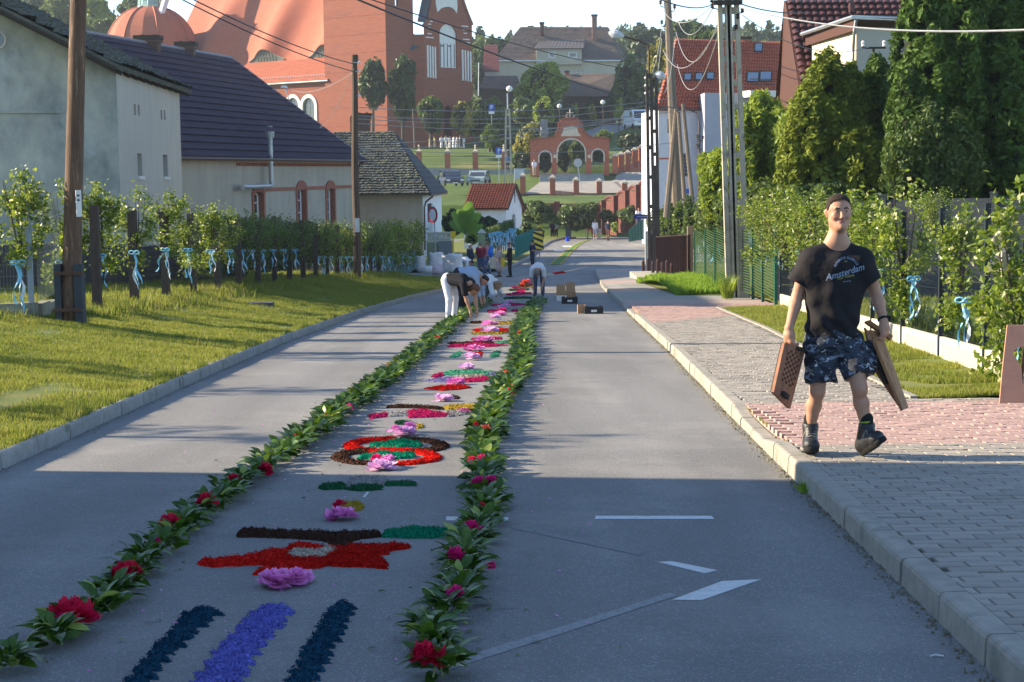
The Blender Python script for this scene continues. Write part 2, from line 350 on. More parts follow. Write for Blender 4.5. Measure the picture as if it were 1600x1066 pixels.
def xk2(y): return np.interp(y,k2y,k2x)
kerb('far',xk2,k2y[0],k2y[-1],1.6,-1,m_kerbl,lambda y:.14,60)
m_gr=mat('lawn',(.155,.175,.030),(.095,.13,.022),scale=3.2,c3=(.24,.20,.07),s3=.9,t3=.5,rough=.95,bump=.6,bscale=60,w3=.2)
ys=np.unique(np.concatenate([np.linspace(-6,82,110)])); V=[]
tt=np.concatenate([np.linspace(0,1,22),np.linspace(1,6,22)[1:]])
for y in ys:
    k=xl(y)-.15; f=min(xfl(y),k-.2)
    for t_ in tt: x=k+(f-k)*t_ if t_<=1 else f-(t_-1)*7; V.append((x,y,float(vz(x,y))))
nx=len(tt); i=(np.arange(len(ys)-1)[:,None]*nx+np.arange(nx-1)[None,:]).ravel()
struct('grass_verge',MB().raw(V,np.c_[i,i+nx,i+nx+1,i+1]),m_gr,smooth=True)
V=[]; ys=np.linspace(k2y[0],k2y[-1],30)
for y in ys:
    for t_ in np.linspace(0,1,8): V.append((xk2(y)-.15-t_*7,y,road_z(y)+.15+.25*t_))
i=(np.arange(29)[:,None]*8+np.arange(7)[None,:]).ravel()
struct('grass_verge',MB().raw(V,np.c_[i,i+8,i+9,i+1]),m_gr)
ys=np.linspace(-8,95,120); V=[]; tt=np.concatenate([np.linspace(0,1,6),1+np.linspace(0,1,9)[1:]**1.5*26])
for y in ys:
    a=min(xs(y),xf(y)+.3) if y>15.05 else 9.0
    if 37.4<y<46.1 or y>62.1: a=xf(y)-.02
    for t_ in tt: x=a+(xf(y)+.3-a)*t_ if t_<=1 else xf(y)+.3+(t_-1); V.append((max(x,a),y,float(gz(max(x,a),y))))
nx=len(tt); i=(np.arange(len(ys)-1)[:,None]*nx+np.arange(nx-1)[None,:]).ravel()
struct('garden_lawn',MB().raw(V,np.c_[i,i+1,i+nx+1,i+nx]),m_gr,smooth=True)
m_sand=mat('jointing_sand',(.10,.095,.075),(.07,.08,.04),scale=8,rough=1)
V=[]; ys=np.concatenate([np.linspace(2,40,60),np.linspace(40.5,90,40)])
for y in ys:
    a=xr(y)+.112; b=xs(y)+.02
    if y>37.4: b=xf(y) if (y<46.1 or y>62.1) else xs(y)
    for t_ in (0,.33,.66,1): V.append((a+(b-a)*t_,y,road_z(y)+min(.125,kh(y)+.02+.1*(t_>0))-.012+(.013 if y>40 else 0)))
i=(np.arange(len(ys)-1)[:,None]*4+np.arange(3)[None,:]).ravel()
pv=struct('pavement',MB().raw(V,np.c_[i,i+1,i+5,i+4]),[m_sand])
m_bg=mat('paver_grey',(.325,.285,.235),(.245,.22,.185),scale=5,c3=(.20,.20,.16),s3=1.5,t3=.58,rough=.92,bump=.4,bscale=150,island=.20)
m_bp=mat('paver_pink',(.43,.285,.24),(.36,.235,.20),scale=5,c3=(.26,.19,.14),s3=1.5,t3=.58,rough=.92,bump=.4,bscale=150,island=.12)
def _():
    M=bpy.data.materials.new('paver_far'); M.use_nodes=True; t=M.node_tree; b=t.nodes['Principled BSDF']; b.inputs['Roughness'].default_value=.92; L=t.links.new
    tc=_n(t,'ShaderNodeTexCoord'); br=_n(t,'ShaderNodeTexBrick'); br.inputs['Scale'].default_value=1; br.inputs['Brick Width'].default_value=.225; br.inputs['Row Height'].default_value=.1125; br.inputs['Mortar Size'].default_value=.006
    br.inputs['Color1'].default_value=(.30,.285,.25,1); br.inputs['Color2'].default_value=(.25,.24,.21,1); br.inputs['Mortar'].default_value=(.10,.10,.08,1)
    L(tc.outputs['Object'],br.inputs['Vector'])
    sx=_n(t,'ShaderNodeSeparateXYZ'); L(tc.outputs['Object'],sx.inputs[0]); ad=_n(t,'ShaderNodeMath',operation='MULTIPLY_ADD'); L(sx.outputs[0],ad.inputs[0]); ad.inputs[1].default_value=.35; L(sx.outputs[1],ad.inputs[2])
    wv=_n(t,'ShaderNodeMath',operation='PINGPONG'); L(ad.outputs[0],wv.inputs[0]); wv.inputs[1].default_value=6.0
    gt=_n(t,'ShaderNodeMath',operation='GREATER_THAN'); L(wv.outputs[0],gt.inputs[0]); gt.inputs[1].default_value=3.4
    mx=_n(t,'ShaderNodeMix',data_type='RGBA'); g=_n(t,'ShaderNodeMath',operation='MULTIPLY'); g.inputs[1].default_value=.75; L(gt.outputs[0],g.inputs[0]); L(g.outputs[0],mx.inputs[0]); L(br.outputs[0],mx.inputs[6]); mx.inputs[7].default_value=(.38,.26,.22,1)
    L(mx.outputs[2],b.inputs['Base Color']); return M
pv.data.materials.append(_())
mi=[0]*len(pv.data.polygons)
for p in pv.data.polygons:
    if p.center.y>40.2: p.material_index=1
def block_mesh(m,w=.2165,d=.1035,h=.05):
    n=8; u=np.linspace(-w/2,w/2,n+1); wave=.0055*np.sin(2*math.pi*(u)/.1125)
    lo=np.c_[u,-d/2+wave]; hi=np.c_[u[::-1],d/2+wave[::-1]]; o=np.r_[lo,hi]; k=len(o); c=o*(1-np.array([.03,.06]))
    V=np.r_[np.c_[o,np.full(k,-h)],np.c_[o,np.full(k,-.004)],np.c_[c,np.zeros(k)]]; j=np.arange(k)
    return V,[np.c_[j,(j+1)%k,(j+1)%k+k,j+k],np.c_[j+k,(j+1)%k+k,(j+1)%k+2*k,j+2*k],np.array([j+2*k])]
Vb,Fb=block_mesh(0)
me_g=mesh('paving_block',Vb,Fb,m_bg); me_p=mesh('paving_block',Vb,Fb,m_bp)
def pink(x,y): return (11.75<y<14.95) or (30.5+1.5*(x-2.6)<y<40)
blocks=[]
for r_ in range(int(4/.1125),int(40/.1125)):
    y=r_*.1125; x0=xr(y)+.130; x1=min(xs(y)-.02,.325*y+.6) if y>15.05 else 6.6
    if y>37.4: x1=min(7.0,.325*y)
    off=(r_%2)*.1125; c0=math.floor(x0/.225)-1
    x=c0*.225+off
    while x<x1:
        if x+.10>x0-.01 and x<x1 and (y<15.05 or abs(800+2600*x/y)<1720): blocks.append((x,y))
        x+=.225
blocks=np.array(blocks)
sc=[]
for x,y in blocks:
    px,py=pix((x,y,road_z(y)+.12)); vis=(px<1640 and py<1100); sc.append(y if vis else 1e3+y)
sc=np.array(sc); near=set(np.argsort(sc)[:300].tolist())
def bz(x,y): return road_z(y)+min(.125,kh(y)+.02+.35*max(0,x-xr(y)-.12))+.0
Vr=[[],[]]
Fl=[[[],[],[]],[[],[],[]]]; cn=[0,0]
for k,(x,y) in enumerate(blocks):
    z=bz(x,y)+RNG.normal(0,.0012); pk=1 if pink(x,y) else 0
    if RNG.random()<.01: z-=.006
    ex=xr(y)+.122; cut=(x-.113<ex)
    if cut:
        V=Vb.copy(); V[:,0]=np.maximum(V[:,0],ex-x)
        if V[:,0].max()-V[:,0].min()<.03: continue
    if k in near:
        add('paving_block',mesh('paving_block',V,Fb,m_bp if pk else m_bg) if cut else (me_p if pk else me_g),pv,(x,y,z),(-SL,0,0)) if cut else add('paving_block',me_p if pk else me_g,pv,(x,y,z),(-SL+RNG.normal(0,.006),RNG.normal(0,.006),RNG.normal(0,.004)))
    else:
        V=(V if cut else Vb.copy())*[1,1,1]; V[:,2]+=-SL*V[:,1]+RNG.normal(0,.02)*V[:,0]; V=V+[x,y,z]
        for q in range(3): Fl[pk][q].append(Fb[q]+cn[pk])
        Vr[pk].append(V); cn[pk]+=len(V)
V=np.concatenate(Vr[0]+Vr[1]); fa=[np.concatenate(f) for f in Fl[0]]+[np.concatenate(f)+cn[0] for f in Fl[1]]
mi=np.concatenate([np.full(len(f),0 if k<3 else 1) for k,f in enumerate(fa)])
o=add('paving_block',mesh('paving_blocks',V,fa,[m_bg,m_bp],mi=mi),pv); o['kind']='stuff'
mb=MB(); y=15.2
root=None; V=[]
def edging(ys0,ys1):
    y=ys0
    while y<ys1-.3:
        y2=min(y+.98,ys1); a,b=xs(y),xs(y2)
        mb=MB().hexa([(a,y,road_z(y)),(a+.07,y,road_z(y)),(b+.07,y2,road_z(y2)),(b,y2,road_z(y2))],[(a,y,road_z(y)+.145),(a+.07,y,road_z(y)+.145),(b+.07,y2,road_z(y2)+.145),(b,y2,road_z(y2)+.145)])
        mb.build('edging_stone',m_kerb,pv,world=False); y=y2+.01
edging(15.2,37.3)
def blades(name,n,fx,label,hgt,wid,m,dens=None,clump=0):
    pts=fx(n); x,y,z=pts.T; n=len(x)
    hh=hgt*RNG.uniform(.5,1.5,n);
    if clump: hh*=.6+1.3*vnoise(x*3,y*3,5)**2*clump
    a=RNG.uniform(0,6.28,n); lean=RNG.uniform(0,.7,n)*hh; la=RNG.uniform(0,6.28,n); w_=wid*RNG.uniform(.6,1.4,n)*(1+y/25)
    V=np.stack([np.c_[x-w_*np.cos(a),y-w_*np.sin(a),z-.005],np.c_[x+w_*np.cos(a),y+w_*np.sin(a),z-.005],np.c_[x+lean*np.cos(la),y+lean*np.sin(la),z+hh]],1).reshape(-1,3)
    i=np.arange(n)*3
    o=add(name,mesh(name,V,[np.c_[i,i+1,i+2]],m)); o['kind']='stuff'; return o
m_bl=leafmat('grass_blade',(.105,.155,.018),(.24,.255,.042),trans=.35,rough=.6,sc=.8,spec=.2,c3=(.30,.27,.11))
def f_left(n):
    u=RNG.random(n*2); y=9+(70)*u**1.9; k=xl(y)-.13; wd=np.where(y<29,k+7.3+.0*y,k-xfl(y)+.6); x=k-RNG.random(n*2)*wd*1.08
    px=800+2600*x/y; keep=(px>-60)&(vnoise(x*1.7+3,y*.9,21)+.25*RNG.random(n*2)<.93); x=x[keep][:n];y=y[keep][:n]; return np.c_[x,y,vz(x,y)]
blades('grass_blades',380000,f_left,'',.034,.0035,m_bl,clump=1.0)
def f_edge(n):
    y=9+60*RNG.random(n)**1.6; x=xl(y)-.03-RNG.random(n)**.8*.2*(.4+vnoise(y*2.5,y*0,6)); return np.c_[x,y,vz(x,y)]
blades('grass_blades',26000,f_edge,'',.05,.004,m_bl,clump=1.3)
def f_fl(n):
    y=27+50*RNG.random(n)**1.3; x=xfl(y)+RNG.normal(0,.28,n); return np.c_[x,y,vz(x,y)]
blades('grass_blades',30000,f_fl,'',.13,.006,m_bl,clump=1)
def f_lg(n):
    y=24+50*RNG.random(n)**1.3; x=xfl(y)-RNG.random(n)*6; return np.c_[x,y,vz(x,y)]
blades('grass_blades',60000,f_lg,'',.09,.006,m_bl,clump=1)
def f_right(n):
    y=15.2+26*RNG.random(n*2)**1.3; x=xs(y)+.07+RNG.random(n*2)*(xf(y)-xs(y)-.1); k=(y<37.2); x=x[k][:n];y=y[k][:n]
    d=vnoise(x*2.5,y*1.7,9); kk=d>.3*(y<20)*(x>3.9)+.0; x=x[kk];y=y[kk]; return np.c_[x,y,gz(x,y)]
blades('grass_blades',60000,f_right,'',.035,.0035,m_bl,clump=1.2)
def f_rg(n):
    y=15+32*RNG.random(n)**1.2; x=xf(y)+.1+RNG.random(n)*7; return np.c_[x,y,gz(x,y)]
blades('grass_blades',50000,f_rg,'',.08,.005,m_bl,clump=1)
def f_mound(n):
    y=46.5+15*RNG.random(n); x=4.65+RNG.random(n)*(xf(y)-4.7); return np.c_[x,y,gz(x,y)+.25*np.sin((y-46.5)/15*3.14)]
m_bl2=leafmat('fresh_grass',(.13,.24,.02),(.20,.32,.035),trans=.4,rough=.6,sc=.8,spec=.2)
blades('grass_mound',30000,f_mound,'',.16,.01,m_bl2,clump=.6)
def f_joint(n):
    y=6+30*RNG.random(n)**1.5; x=xr(y)+.12+RNG.normal(0,.006,n); k=vnoise(y*2,x*0,4)>.45; return np.c_[x,y,road_z(y)+.11][k]
blades('joint_moss',2500,f_joint,'',.012,.004,m_bl)
def f_wk(n):
    c=G(1257,768); a=RNG.uniform(0,6.3,n); r=np.abs(RNG.normal(0,.035,n)); x=c[0]+r*np.cos(a)*.6; y=c[1]+r*np.sin(a)*1.6; return np.c_[x,y,road_z(y)]
tag(blades('weed_tuft',160,f_wk,'',.05,.004,m_bl2),'small green weed tuft growing in the gutter beside the right kerb','weed'); del bpy.data.objects['weed_tuft']['kind']
# ------------------------------------------------------------------ buildings
def hit(px,py,O,n):
    r=ray(px,py); t=((np.asarray(O,float)-[0,0,CH])@n)/(r@n); return np.array([0,0,CH])+r*t
class Wall:
    def __init__(s,A,B,zb,zt):
        s.A=np.array([A[0],A[1],zb],float); s.W=math.hypot(B[0]-A[0],B[1]-A[1]); s.u=np.array([(B[0]-A[0])/s.W,(B[1]-A[1])/s.W,0]); s.n=np.array([s.u[1],-s.u[0],0]); s.zb=zb; s.zt=zt
    def uz(s,px,py): p=hit(px,py,s.A,s.n); return (p-s.A)@s.u,p[2]
    def rect(s,x0,y0,x1,y1):
        a=s.uz(x0,(y0+y1)/2)[0]; b=s.uz(x1,(y0+y1)/2)[0]; c=s.uz((x0+x1)/2,y0)[1]; d=s.uz((x0+x1)/2,y1)[1]; return min(a,b),max(a,b),min(c,d),max(c,d)
    def pt(s,u,z,o=0): return s.A*[1,1,0]+s.u*u+s.n*o+[0,0,z]
    def build(s,mb,ops=(),top=None,rev=.18,mi=0,mir=0):
        tp=top or [(0,s.zt),(s.W,s.zt)]; tu=[a for a,_ in tp]; tzz=[b for _,b in tp]; H=lambda u: float(np.interp(u,tu,tzz))
        br=sorted(set([0,s.W]+[round(q,5) for o in ops for q in o[:2] if 0<q<s.W]+[q for q in tu if 0<q<s.W]))
        for a,b in zip(br[:-1],br[1:]):
            if b-a<1e-6: continue
            m_=(a+b)/2; iv=sorted([(o[2],o[3]) for o in ops if o[0]<m_<o[1]]); z=s.zb
            for z0,z1 in iv+[(None,None)]:
                if z0 is None: mb.quad(s.pt(a,z),s.pt(b,z),s.pt(b,H(b)),s.pt(a,H(a)),mi=mi)
                else: mb.quad(s.pt(a,z),s.pt(b,z),s.pt(b,z0),s.pt(a,z0),mi=mi); z=z1
        for o in ops:
            u0,u1,z0,z1=o[:4]; arch=o[4] if len(o)>4 else 0
            e=[(u0,z0),(u1,z0)]
            if arch:
                c=(u0+u1)/2; r=(u1-u0)/2; zr=z1-arch
                up=[(c+r*math.cos(t),zr+arch*math.sin(t)) for t in np.linspace(0,math.pi,11)]
                h=len(up)//2
                mb.raw([s.pt(*q) for q in up[:h+1]]+[s.pt(u1,z1)],list(range(h+2))[::-1],mi=mi)
                mb.raw([s.pt(*q) for q in up[h:]]+[s.pt(u0,z1)],list(range(len(up)-h+1))[::-1],mi=mi)
                e=e+up
            else: e=e+[(u1,z1),(u0,z1)]
            k=len(e); f=[s.pt(*q) for q in e]; g=[s.pt(*q,-rev) for q in e]; j=np.arange(k)
            mb.raw(f+g,np.c_[j,j+k,(j+1)%k+k,(j+1)%k],mi=mir)
        return mb
    def box(s,mb,u0,u1,z0,z1,o0,o1,mi=0):
        b=[s.pt(u0,z0,o1),s.pt(u1,z0,o1),s.pt(u1,z0,o0),s.pt(u0,z0,o0)]; t_=[p+[0,0,z1-z0] for p in b]
        mb.hexa(b,t_,mi=mi)
m_glass=mat('window_glass',(.03,.04,.05),(.05,.06,.07),scale=2,rough=.08,spec=.8)
m_white=mat('white_frame',(.68,.68,.66),(.60,.60,.58),scale=8,rough=.5)
m_dark=mat('dark_void',(.018,.018,.02),(.01,.01,.01),rough=.9)
def window(parent,w,u0,u1,z0,z1,arch=0,rev=.15,fr=.05,bars=(1,1),m=None,name='window'):
    m=m or m_white; mb=MB(); r=-rev+.03
    if arch:
        c=(u0+u1)/2; rr=(u1-u0)/2; zr=z1-arch
        pts=[(u1,z0)]+[(c+rr*math.cos(t),zr+arch*math.sin(t)) for t in np.linspace(0,math.pi,9)]+[(u0,z0)]
        P3=[w.pt(*q,r) for q in pts]
        mb.tube(P3,fr*.8,4); pane=pts
    else:
        w.box(mb,u0,u0+fr,z0,z1,r-.03,r+.02);w.box(mb,u1-fr,u1,z0,z1,r-.03,r+.02);w.box(mb,u0+fr,u1-fr,z1-fr,z1,r-.03,r+.02); pane=[(u0,z0),(u1,z0),(u1,z1),(u0,z1)]
    w.box(mb,u0+fr,u1-fr,z0,z0+fr,r-.03,r+.022)
    for i in range(1,bars[0]+1):
        x=u0+(u1-u0)*i/(bars[0]+1); w.box(mb,x-fr*.4,x+fr*.4,z0+fr,z1-fr-arch*.1,r-.025,r+.015)
    for i in range(1,bars[1]+1):
        z=z0+(z1-z0)*i/(bars[1]+1); w.box(mb,u0+fr,u1-fr,z-fr*.35,z+fr*.35,r-.024,r+.012)
    o=mb.build(name,m,parent)
    g=MB();
    if arch: pp=pts[1:]+[]; pl=[w.pt(*q,r-.01) for q in pts]; g.raw(pl,list(range(len(pl))))
    else: g.raw([w.pt(*q,r-.01) for q in pane],[0,1,2,3])
    gp=g.build('pane',m_glass,parent); gp.parent=o; return o
def tiles(name,mats,parent,A,B,Cc,D,rows,cols,step=.03,amp=.02,sub=3,jit=0,thick=.12,kind='stuff',rowsub=2,colw=1):
    A,B,Cc,D=[np.asarray(q,float) for q in (A,B,Cc,D)]
    n=np.cross(B-A,D-A);
    if np.linalg.norm(n)<1e-6: n=np.cross(B-A,Cc-A)
    n/=np.linalg.norm(n)
    if n[2]<0: n=-n
    cs=np.linspace(0,1,cols*sub+1); V=[];ts=[];off=[]
    for r_ in range(rows):
        ts+=[r_/rows+1e-5,(r_+1)/rows-1e-5]; off+=[step,0]
    ts=np.array(ts);off=np.array(off)
    S,T=np.meshgrid(cs,ts); O=np.repeat(off[:,None],len(cs),1)
    w_=np.abs(np.sin(math.pi*S*cols*colw))**.7*amp
    if jit:
        rr=np.repeat(np.arange(rows),2)[:,None]; cc=np.floor(S*cols+.5*(rr%2));
        O=O*(1+jit*(vnoise(cc*7.3+.5,rr*5.1+cc*0+.5,2)*2-1))+ .5*step*jit*(vnoise(S*9,T*7,5)-.5)
        T=T+ (off[:,None]>0)*jit*.22/rows*(vnoise(cc*3.7+.5,rr*9.1+.5,8)-.5)
    Pp=(A*(1-S[...,None])+B*S[...,None])*(1-T[...,None])+(D*(1-S[...,None])+Cc*S[...,None])*T[...,None]
    Pp=Pp+n*(O+w_+thick)[...,None]; V=Pp.reshape(-1,3); nx=len(cs); ny=len(ts)
    i=(np.arange(ny-1)[:,None]*nx+np.arange(nx-1)[None,:]).ravel(); F_=np.c_[i,i+1,i+nx+1,i+nx]
    mb=MB().raw(V,F_)
    mb.hexa([A,B,Cc,D],[A+n*thick*.9,B+n*thick*.9,Cc+n*thick*.9,D+n*thick*.9])
    o=mb.build(name,mats,parent)
    if kind: o['kind']=kind
    return o
m_pl1=mat('old_render',(.46,.45,.385),(.20,.215,.205),scale=.9,detail=10,c3=(.42,.43,.40),s3=.7,t3=.54,rough=.95,bump=.6,bscale=14,w3=.16,stretch=(1,1,.7))
m_pl2=mat('pale_render',(.50,.455,.39),(.42,.385,.335),scale=.8,detail=10,c3=(.28,.25,.20),s3=.9,t3=.66,rough=.95,bump=.3,bscale=20,stretch=(2,2,.5))
m_pl3=mat('beige_render',(.40,.345,.27),(.32,.28,.225),scale=.7,detail=10,c3=(.20,.175,.14),s3=.8,t3=.62,rough=.95,bump=.3,bscale=20,stretch=(2,2,.5))
m_shg=mat('mossy_shingle',(.105,.11,.085),(.06,.065,.06),scale=2.5,detail=8,c3=(.15,.155,.10),s3=1.5,t3=.55,rough=.95,bump=.5,bscale=20)
m_dtile=mat('dark_metal_tile',(.055,.038,.055),(.042,.030,.044),scale=1,rough=.75,spec=.15)
m_brick=mat('red_brick',(.34,.115,.07),(.25,.09,.06),scale=6,rough=.9,bump=.3,bscale=30)
m_zinc=mat('zinc',(.42,.43,.43),(.30,.31,.32),scale=4,rough=.4,metal=.6)
m_brown=mat('brown_gutter',(.10,.05,.035),(.07,.035,.025),rough=.5)
m_dwood=mat('dark_wood',(.055,.042,.032),(.035,.028,.022),scale=5,rough=.9,stretch=(6,6,1))
C0=P(181,105,45); Cf=P(280,140,57); gd=np.array([-1,-.25,0]); zg=-2.2
h=thing('old_house','old grey plastered house with stained gable wall, loose shingle roof and narrow slit windows','house',(C0[0]-4,49,zg))
w1=Wall((C0[0]-9,C0[1]-2.25),(C0[0],C0[1]),zg,C0[2]);
mb=MB(); w1.build(mb,[],top=[(0,C0[2]+.53*9),(w1.W,C0[2])])
lz=w1.uz(60,174)[1]; w1.box(mb,w1.W-5.2,w1.W-1.4,lz-.05,lz+.02,0.002,.05)
mb.build('wall',m_pl1,h)
c=w1.uz(-6,62); mb=MB(); th=np.linspace(0,2*math.pi,17)[:-1]; mb.tube([w1.pt(c[0]+.24*math.cos(a),c[1]+.24*math.sin(a),.02) for a in np.append(th,th[0])],.035,5); mb.raw([w1.pt(c[0]+.24*math.cos(a),c[1]+.24*math.sin(a),.01) for a in th],list(range(16)),mi=1); mb.build('round_window',[m_pl2,m_glass],h)
w2=Wall((C0[0],C0[1]),(Cf[0],Cf[1]),zg,(C0[2]+Cf[2])/2)
mb=MB(); ops=[w2.rect(209,163,212.5,180),w2.rect(215.3,164,218.3,180.5),w2.rect(251,172,253.5,187),w2.rect(256,172.5,258.5,188),w2.rect(215,240,222,275),w2.rect(255,242,262,276)]
w2.build(mb,ops,rev=.3)
for o in ops[4:]: w2.box(mb,o[0]-.05,o[1]+.12,o[2]-.1,o[2]-.01,-.2,.06,mi=1)
for o in ops: w2.box(mb,o[0]-.01,o[1]+.01,o[2],o[3],-.36,-.3,mi=2)
mb.build('wall',[m_pl2,m_white,m_dark],h)
E1=P(184,113,44.3); E2=P(298,144,57.8); vd=np.array([-1,-.25,.53]); z_=(E1[2]+E2[2])/2; E1[2]=z_;E2[2]=z_; vd2=vd*9
tiles('roof',m_shg,h,E1,E2,E2+vd2,E1+vd2-[0,0,0],22,60,step=.10,amp=.008,sub=2,jit=.9,thick=.14)
mb=MB();
for k in range(11): p=E1+(E2-E1)*(k+.5)/11-[0,0,.08]; MB().tube([p,p+vd*1.2],.05,4).build('rafter_end',m_dwood,h)
mb.tube([E1-[0,0,.02]+vd*.05,E1+vd2-[0,0,.02]],.07,4)
mb.build('verge_board',m_dwood,h)
ze=2.48; A=np.array([*P(283,243,75)[:2],0]);B=np.array([*P(557,251,101)[:2],0]); u=(B-A)/np.linalg.norm(B-A); v=np.array([-u[1],u[0],0]); A0=A-u*9
h=thing('long_hall','long beige hall with dark brown metal tile roof, brick arched windows and two chimneys','building',((A[0]+B[0])/2-4,88,-3.8))
w3=Wall(A0,B,-4.2,ze);
wins=[w3.rect(396,300,411,352),w3.rect(464.5,294,477.5,352),w3.rect(510.5,293,522,352)]
mb=MB(); w3.build(mb,[(*o,.22) for o in wins],rev=.35,mir=1); sc_=w3.uz(480,294)[1]
w3.box(mb,w3.uz(415,294)[0],w3.W-.25,sc_-.09,sc_+.09,.003,.05,mi=1)
w3.box(mb,w3.W-.3,w3.W,-4.2,ze,.002,.06,mi=1); zb_=w3.uz(540,390)[1]; w3.box(mb,w3.uz(400,394)[0],w3.W-.3,-4.2,zb_,.003,.05,mi=1)
for k in range(60):
    x=w3.W-.4-k*.33; w3.box(mb,x,x+.16,ze-.42,ze-.25,.003,.07,mi=1)
we=Wall(B,B+v*12,-4.2,ze); we.build(mb,[]); mb.build('wall',[m_pl3,m_brick],h)
for o in wins:
    s_=MB(); fr=.22; c=(o[0]+o[1])/2; r_=(o[1]-o[0])/2
    w3.box(s_,o[0]-fr,o[0],o[2],o[3]-.2,.003,.06); w3.box(s_,o[1],o[1]+fr,o[2],o[3]-.2,.003,.06)
    N=9
    for k in range(N):
        a0=math.pi*(k+.06)/N; a1=math.pi*(k+.94)/N; q=lambda a,e:(c+(r_+e)*math.cos(a),o[3]-.2+(.22+e*1.5)*math.sin(a))
        pl=[q(a0,0),q(a1,0),q(a1,fr*1.2),q(a0,fr*1.2)]; s_.prism([w3.pt(*t_,.004) for t_ in pl],w3.n*.07)
    s_.build('window_arch',m_brick,h)
    window(h,w3,o[0],o[1],o[2],o[3],arch=.22,rev=.33,fr=.09,bars=(0,2))
H_=6.0; ra=4.2; ov=.45
eA=A0-u*.2+[0,0,ze-.1]-v*ov; eB=B+u*.45+[0,0,ze-.1]-v*ov; rB=B-u*ra+v*6.2+[0,0,ze+5.85]; rA=A0+v*6.2+[0,0,ze+5.85]
tiles('roof',m_dtile,h,eA,eB,rB,rA,17,90,step=.085,amp=.035,sub=4,thick=.06)
eC=B+u*.45+v*12.8+[0,0,ze-.1]
tiles('roof',m_dtile,h,eB,eC,rB+v*.01,rB,17,30,step=.085,amp=.03,sub=3,thick=.05)
mb=MB(); mb.tube([rA+[0,0,.1],rB+[0,0,.1]],.11,6); mb.tube([rB+[0,0,.08],eB+[0,0,.08]],.09,6); mb.build('ridge_cap',mat('ridge_pale',(.22,.20,.22),rough=.5),h)
mb=MB(); mb.tube([eA-v*.08,eB-v*.08],.085,6); mb.tube([eB-[0,0,.05],eB+[0,0,-.1]-u*.2+v*.3,B+[0,0,ze-.7]+u*.08-v*.02,B+[0,0,-4]+u*.08-v*.02],.06,6); mb.build('gutter',m_brown,h)
def chimney(parent,c,wx,wy,z0,z1,m,rz=0,name='chimney'):
    mb=MB(); mb.box((c[0],c[1],(z0+z1)/2-.1),(wx,wy,z1-z0-.2),rz); mb.box((c[0],c[1],z1-.29),(wx+.14,wy+.14,.14),rz); mb.box((c[0],c[1],z1-.1),(wx+.24,wy+.24,.2),rz,mi=1)
    for s in (-.28,.28): mb.box((c[0]+s*wx*math.cos(rz),c[1]+s*wx*math.sin(rz),z1+.03),(.16,.16,.06),rz,mi=1)
    return mb.build(name,[m,m_dwood],parent)
m_obrick=mat('sooty_brick',(.13,.075,.055),(.085,.055,.045),scale=7,rough=.95,bump=.4,bscale=30)
rz=math.atan2(u[1],u[0])
pr=Wall(rA,rB,0,10)
for (xa,xb,yt) in [(214,251,56),(277,305,66)]:
    c=pr.uz((xa+xb)/2,80)[0]; c=rA+u*c; d=c[1]; z1=P(0,yt+0,d)[2]-.07*0+ (0.0); z1=P((xa+xb)/2,yt,d)[2]
    ch=chimney(h,c,(xb-xa)/2600*d*.92,.7,ze+4.6,z1,m_obrick,0)
    mb=MB(); b=c-v*1.0; n=np.array([0,0,1.]); s=(xb-xa)/2600*d*.6
    mb.raw([c+u*(-s)-v*.35+[0,0,.12-.35],c+u*(s)-v*.35+[0,0,.12-.35],c+u*(s*1.1)-v*1.2+[0,0,.13-1.12],c+u*(-s*.2)-v*.75+[0,0,.13-.68]],[0,1,2,3]); f=mb.build('chimney_flashing',m_zinc,h); f.parent=ch; f.matrix_parent_inverse=Matrix()
po=.45
p0=w3.uz(366,291); p1=w3.uz(411,291); pz=p1[1]; tz_=w3.uz(413,214)[1]
mb=MB(); a=w3.pt(p0[0],pz,po); b=w3.pt(p1[0]-.15,pz,po); c=w3.pt(p1[0],pz+.22,po)
mb.tube([a,b,(b+c)/2+[.04,0,-.05],c,w3.pt(p1[0],tz_,po)],.12,10); mb.tube([w3.pt(p1[0],tz_-.05,po),w3.pt(p1[0],tz_+.25,po)],[.2,.24],10)
for k in range(5): q=w3.pt(p1[0],pz+.5+k*.62,po); mb.tube([q,q+[0,0,.05]],.135,10)
mb.box(a,(.14,.3,.34)); mb.tube([w3.pt(p1[0],pz+1,po),w3.pt(p1[0],pz+1,0)],.02,4); mb.build('flue_pipe',m_zinc,h,smooth=False)
K=P(660,302,105); zk=K[2]; ul=np.array([-1,.10,0]); ur=np.array([.10,1,0]); ur/=np.linalg.norm(ur); ul/=np.linalg.norm(ul); L0=K+ul*8; Rr=K+ur*8.5
h=thing('shingle_house','low house with mossy dark shingle roof, grey side wall and bright white end wall','house',((K[0]+L0[0])/2,109,-4))
mb=MB(); Wall(L0,K,-4.4,zk).build(mb,[]); mb.build('wall',m_pl3,h)
ww=Wall(K,Rr,-4.4,zk+.02); o=ww.rect(668,318,676,347); mb=MB(); ww.build(mb,[o],rev=.15); mb.build('wall',mat('limewash',(.72,.73,.76),(.66,.67,.70),scale=2,rough=.9),h)
g=MB(); ww.box(g,o[0]-.08,o[1]+.08,o[2]-.08,o[3]+.08,-.2,-.1); g.build('window',m_dwood,h)
zr=P(615,207,109)[2]; q=[P(545,306,104.2),P(672,301,104.2),P(614,206,109.5),P(522,207,109.8)]
q[0][2]=q[1][2]=zk-.1; q[2][2]=q[3][2]=zr
q[0]=q[0]+ul*1.4
tiles('roof',m_shg,h,*q,26,46,step=.07,amp=.01,sub=2,jit=.9,thick=.12)
Q2=P(698,297,113.5); Q2[2]=zk-.1
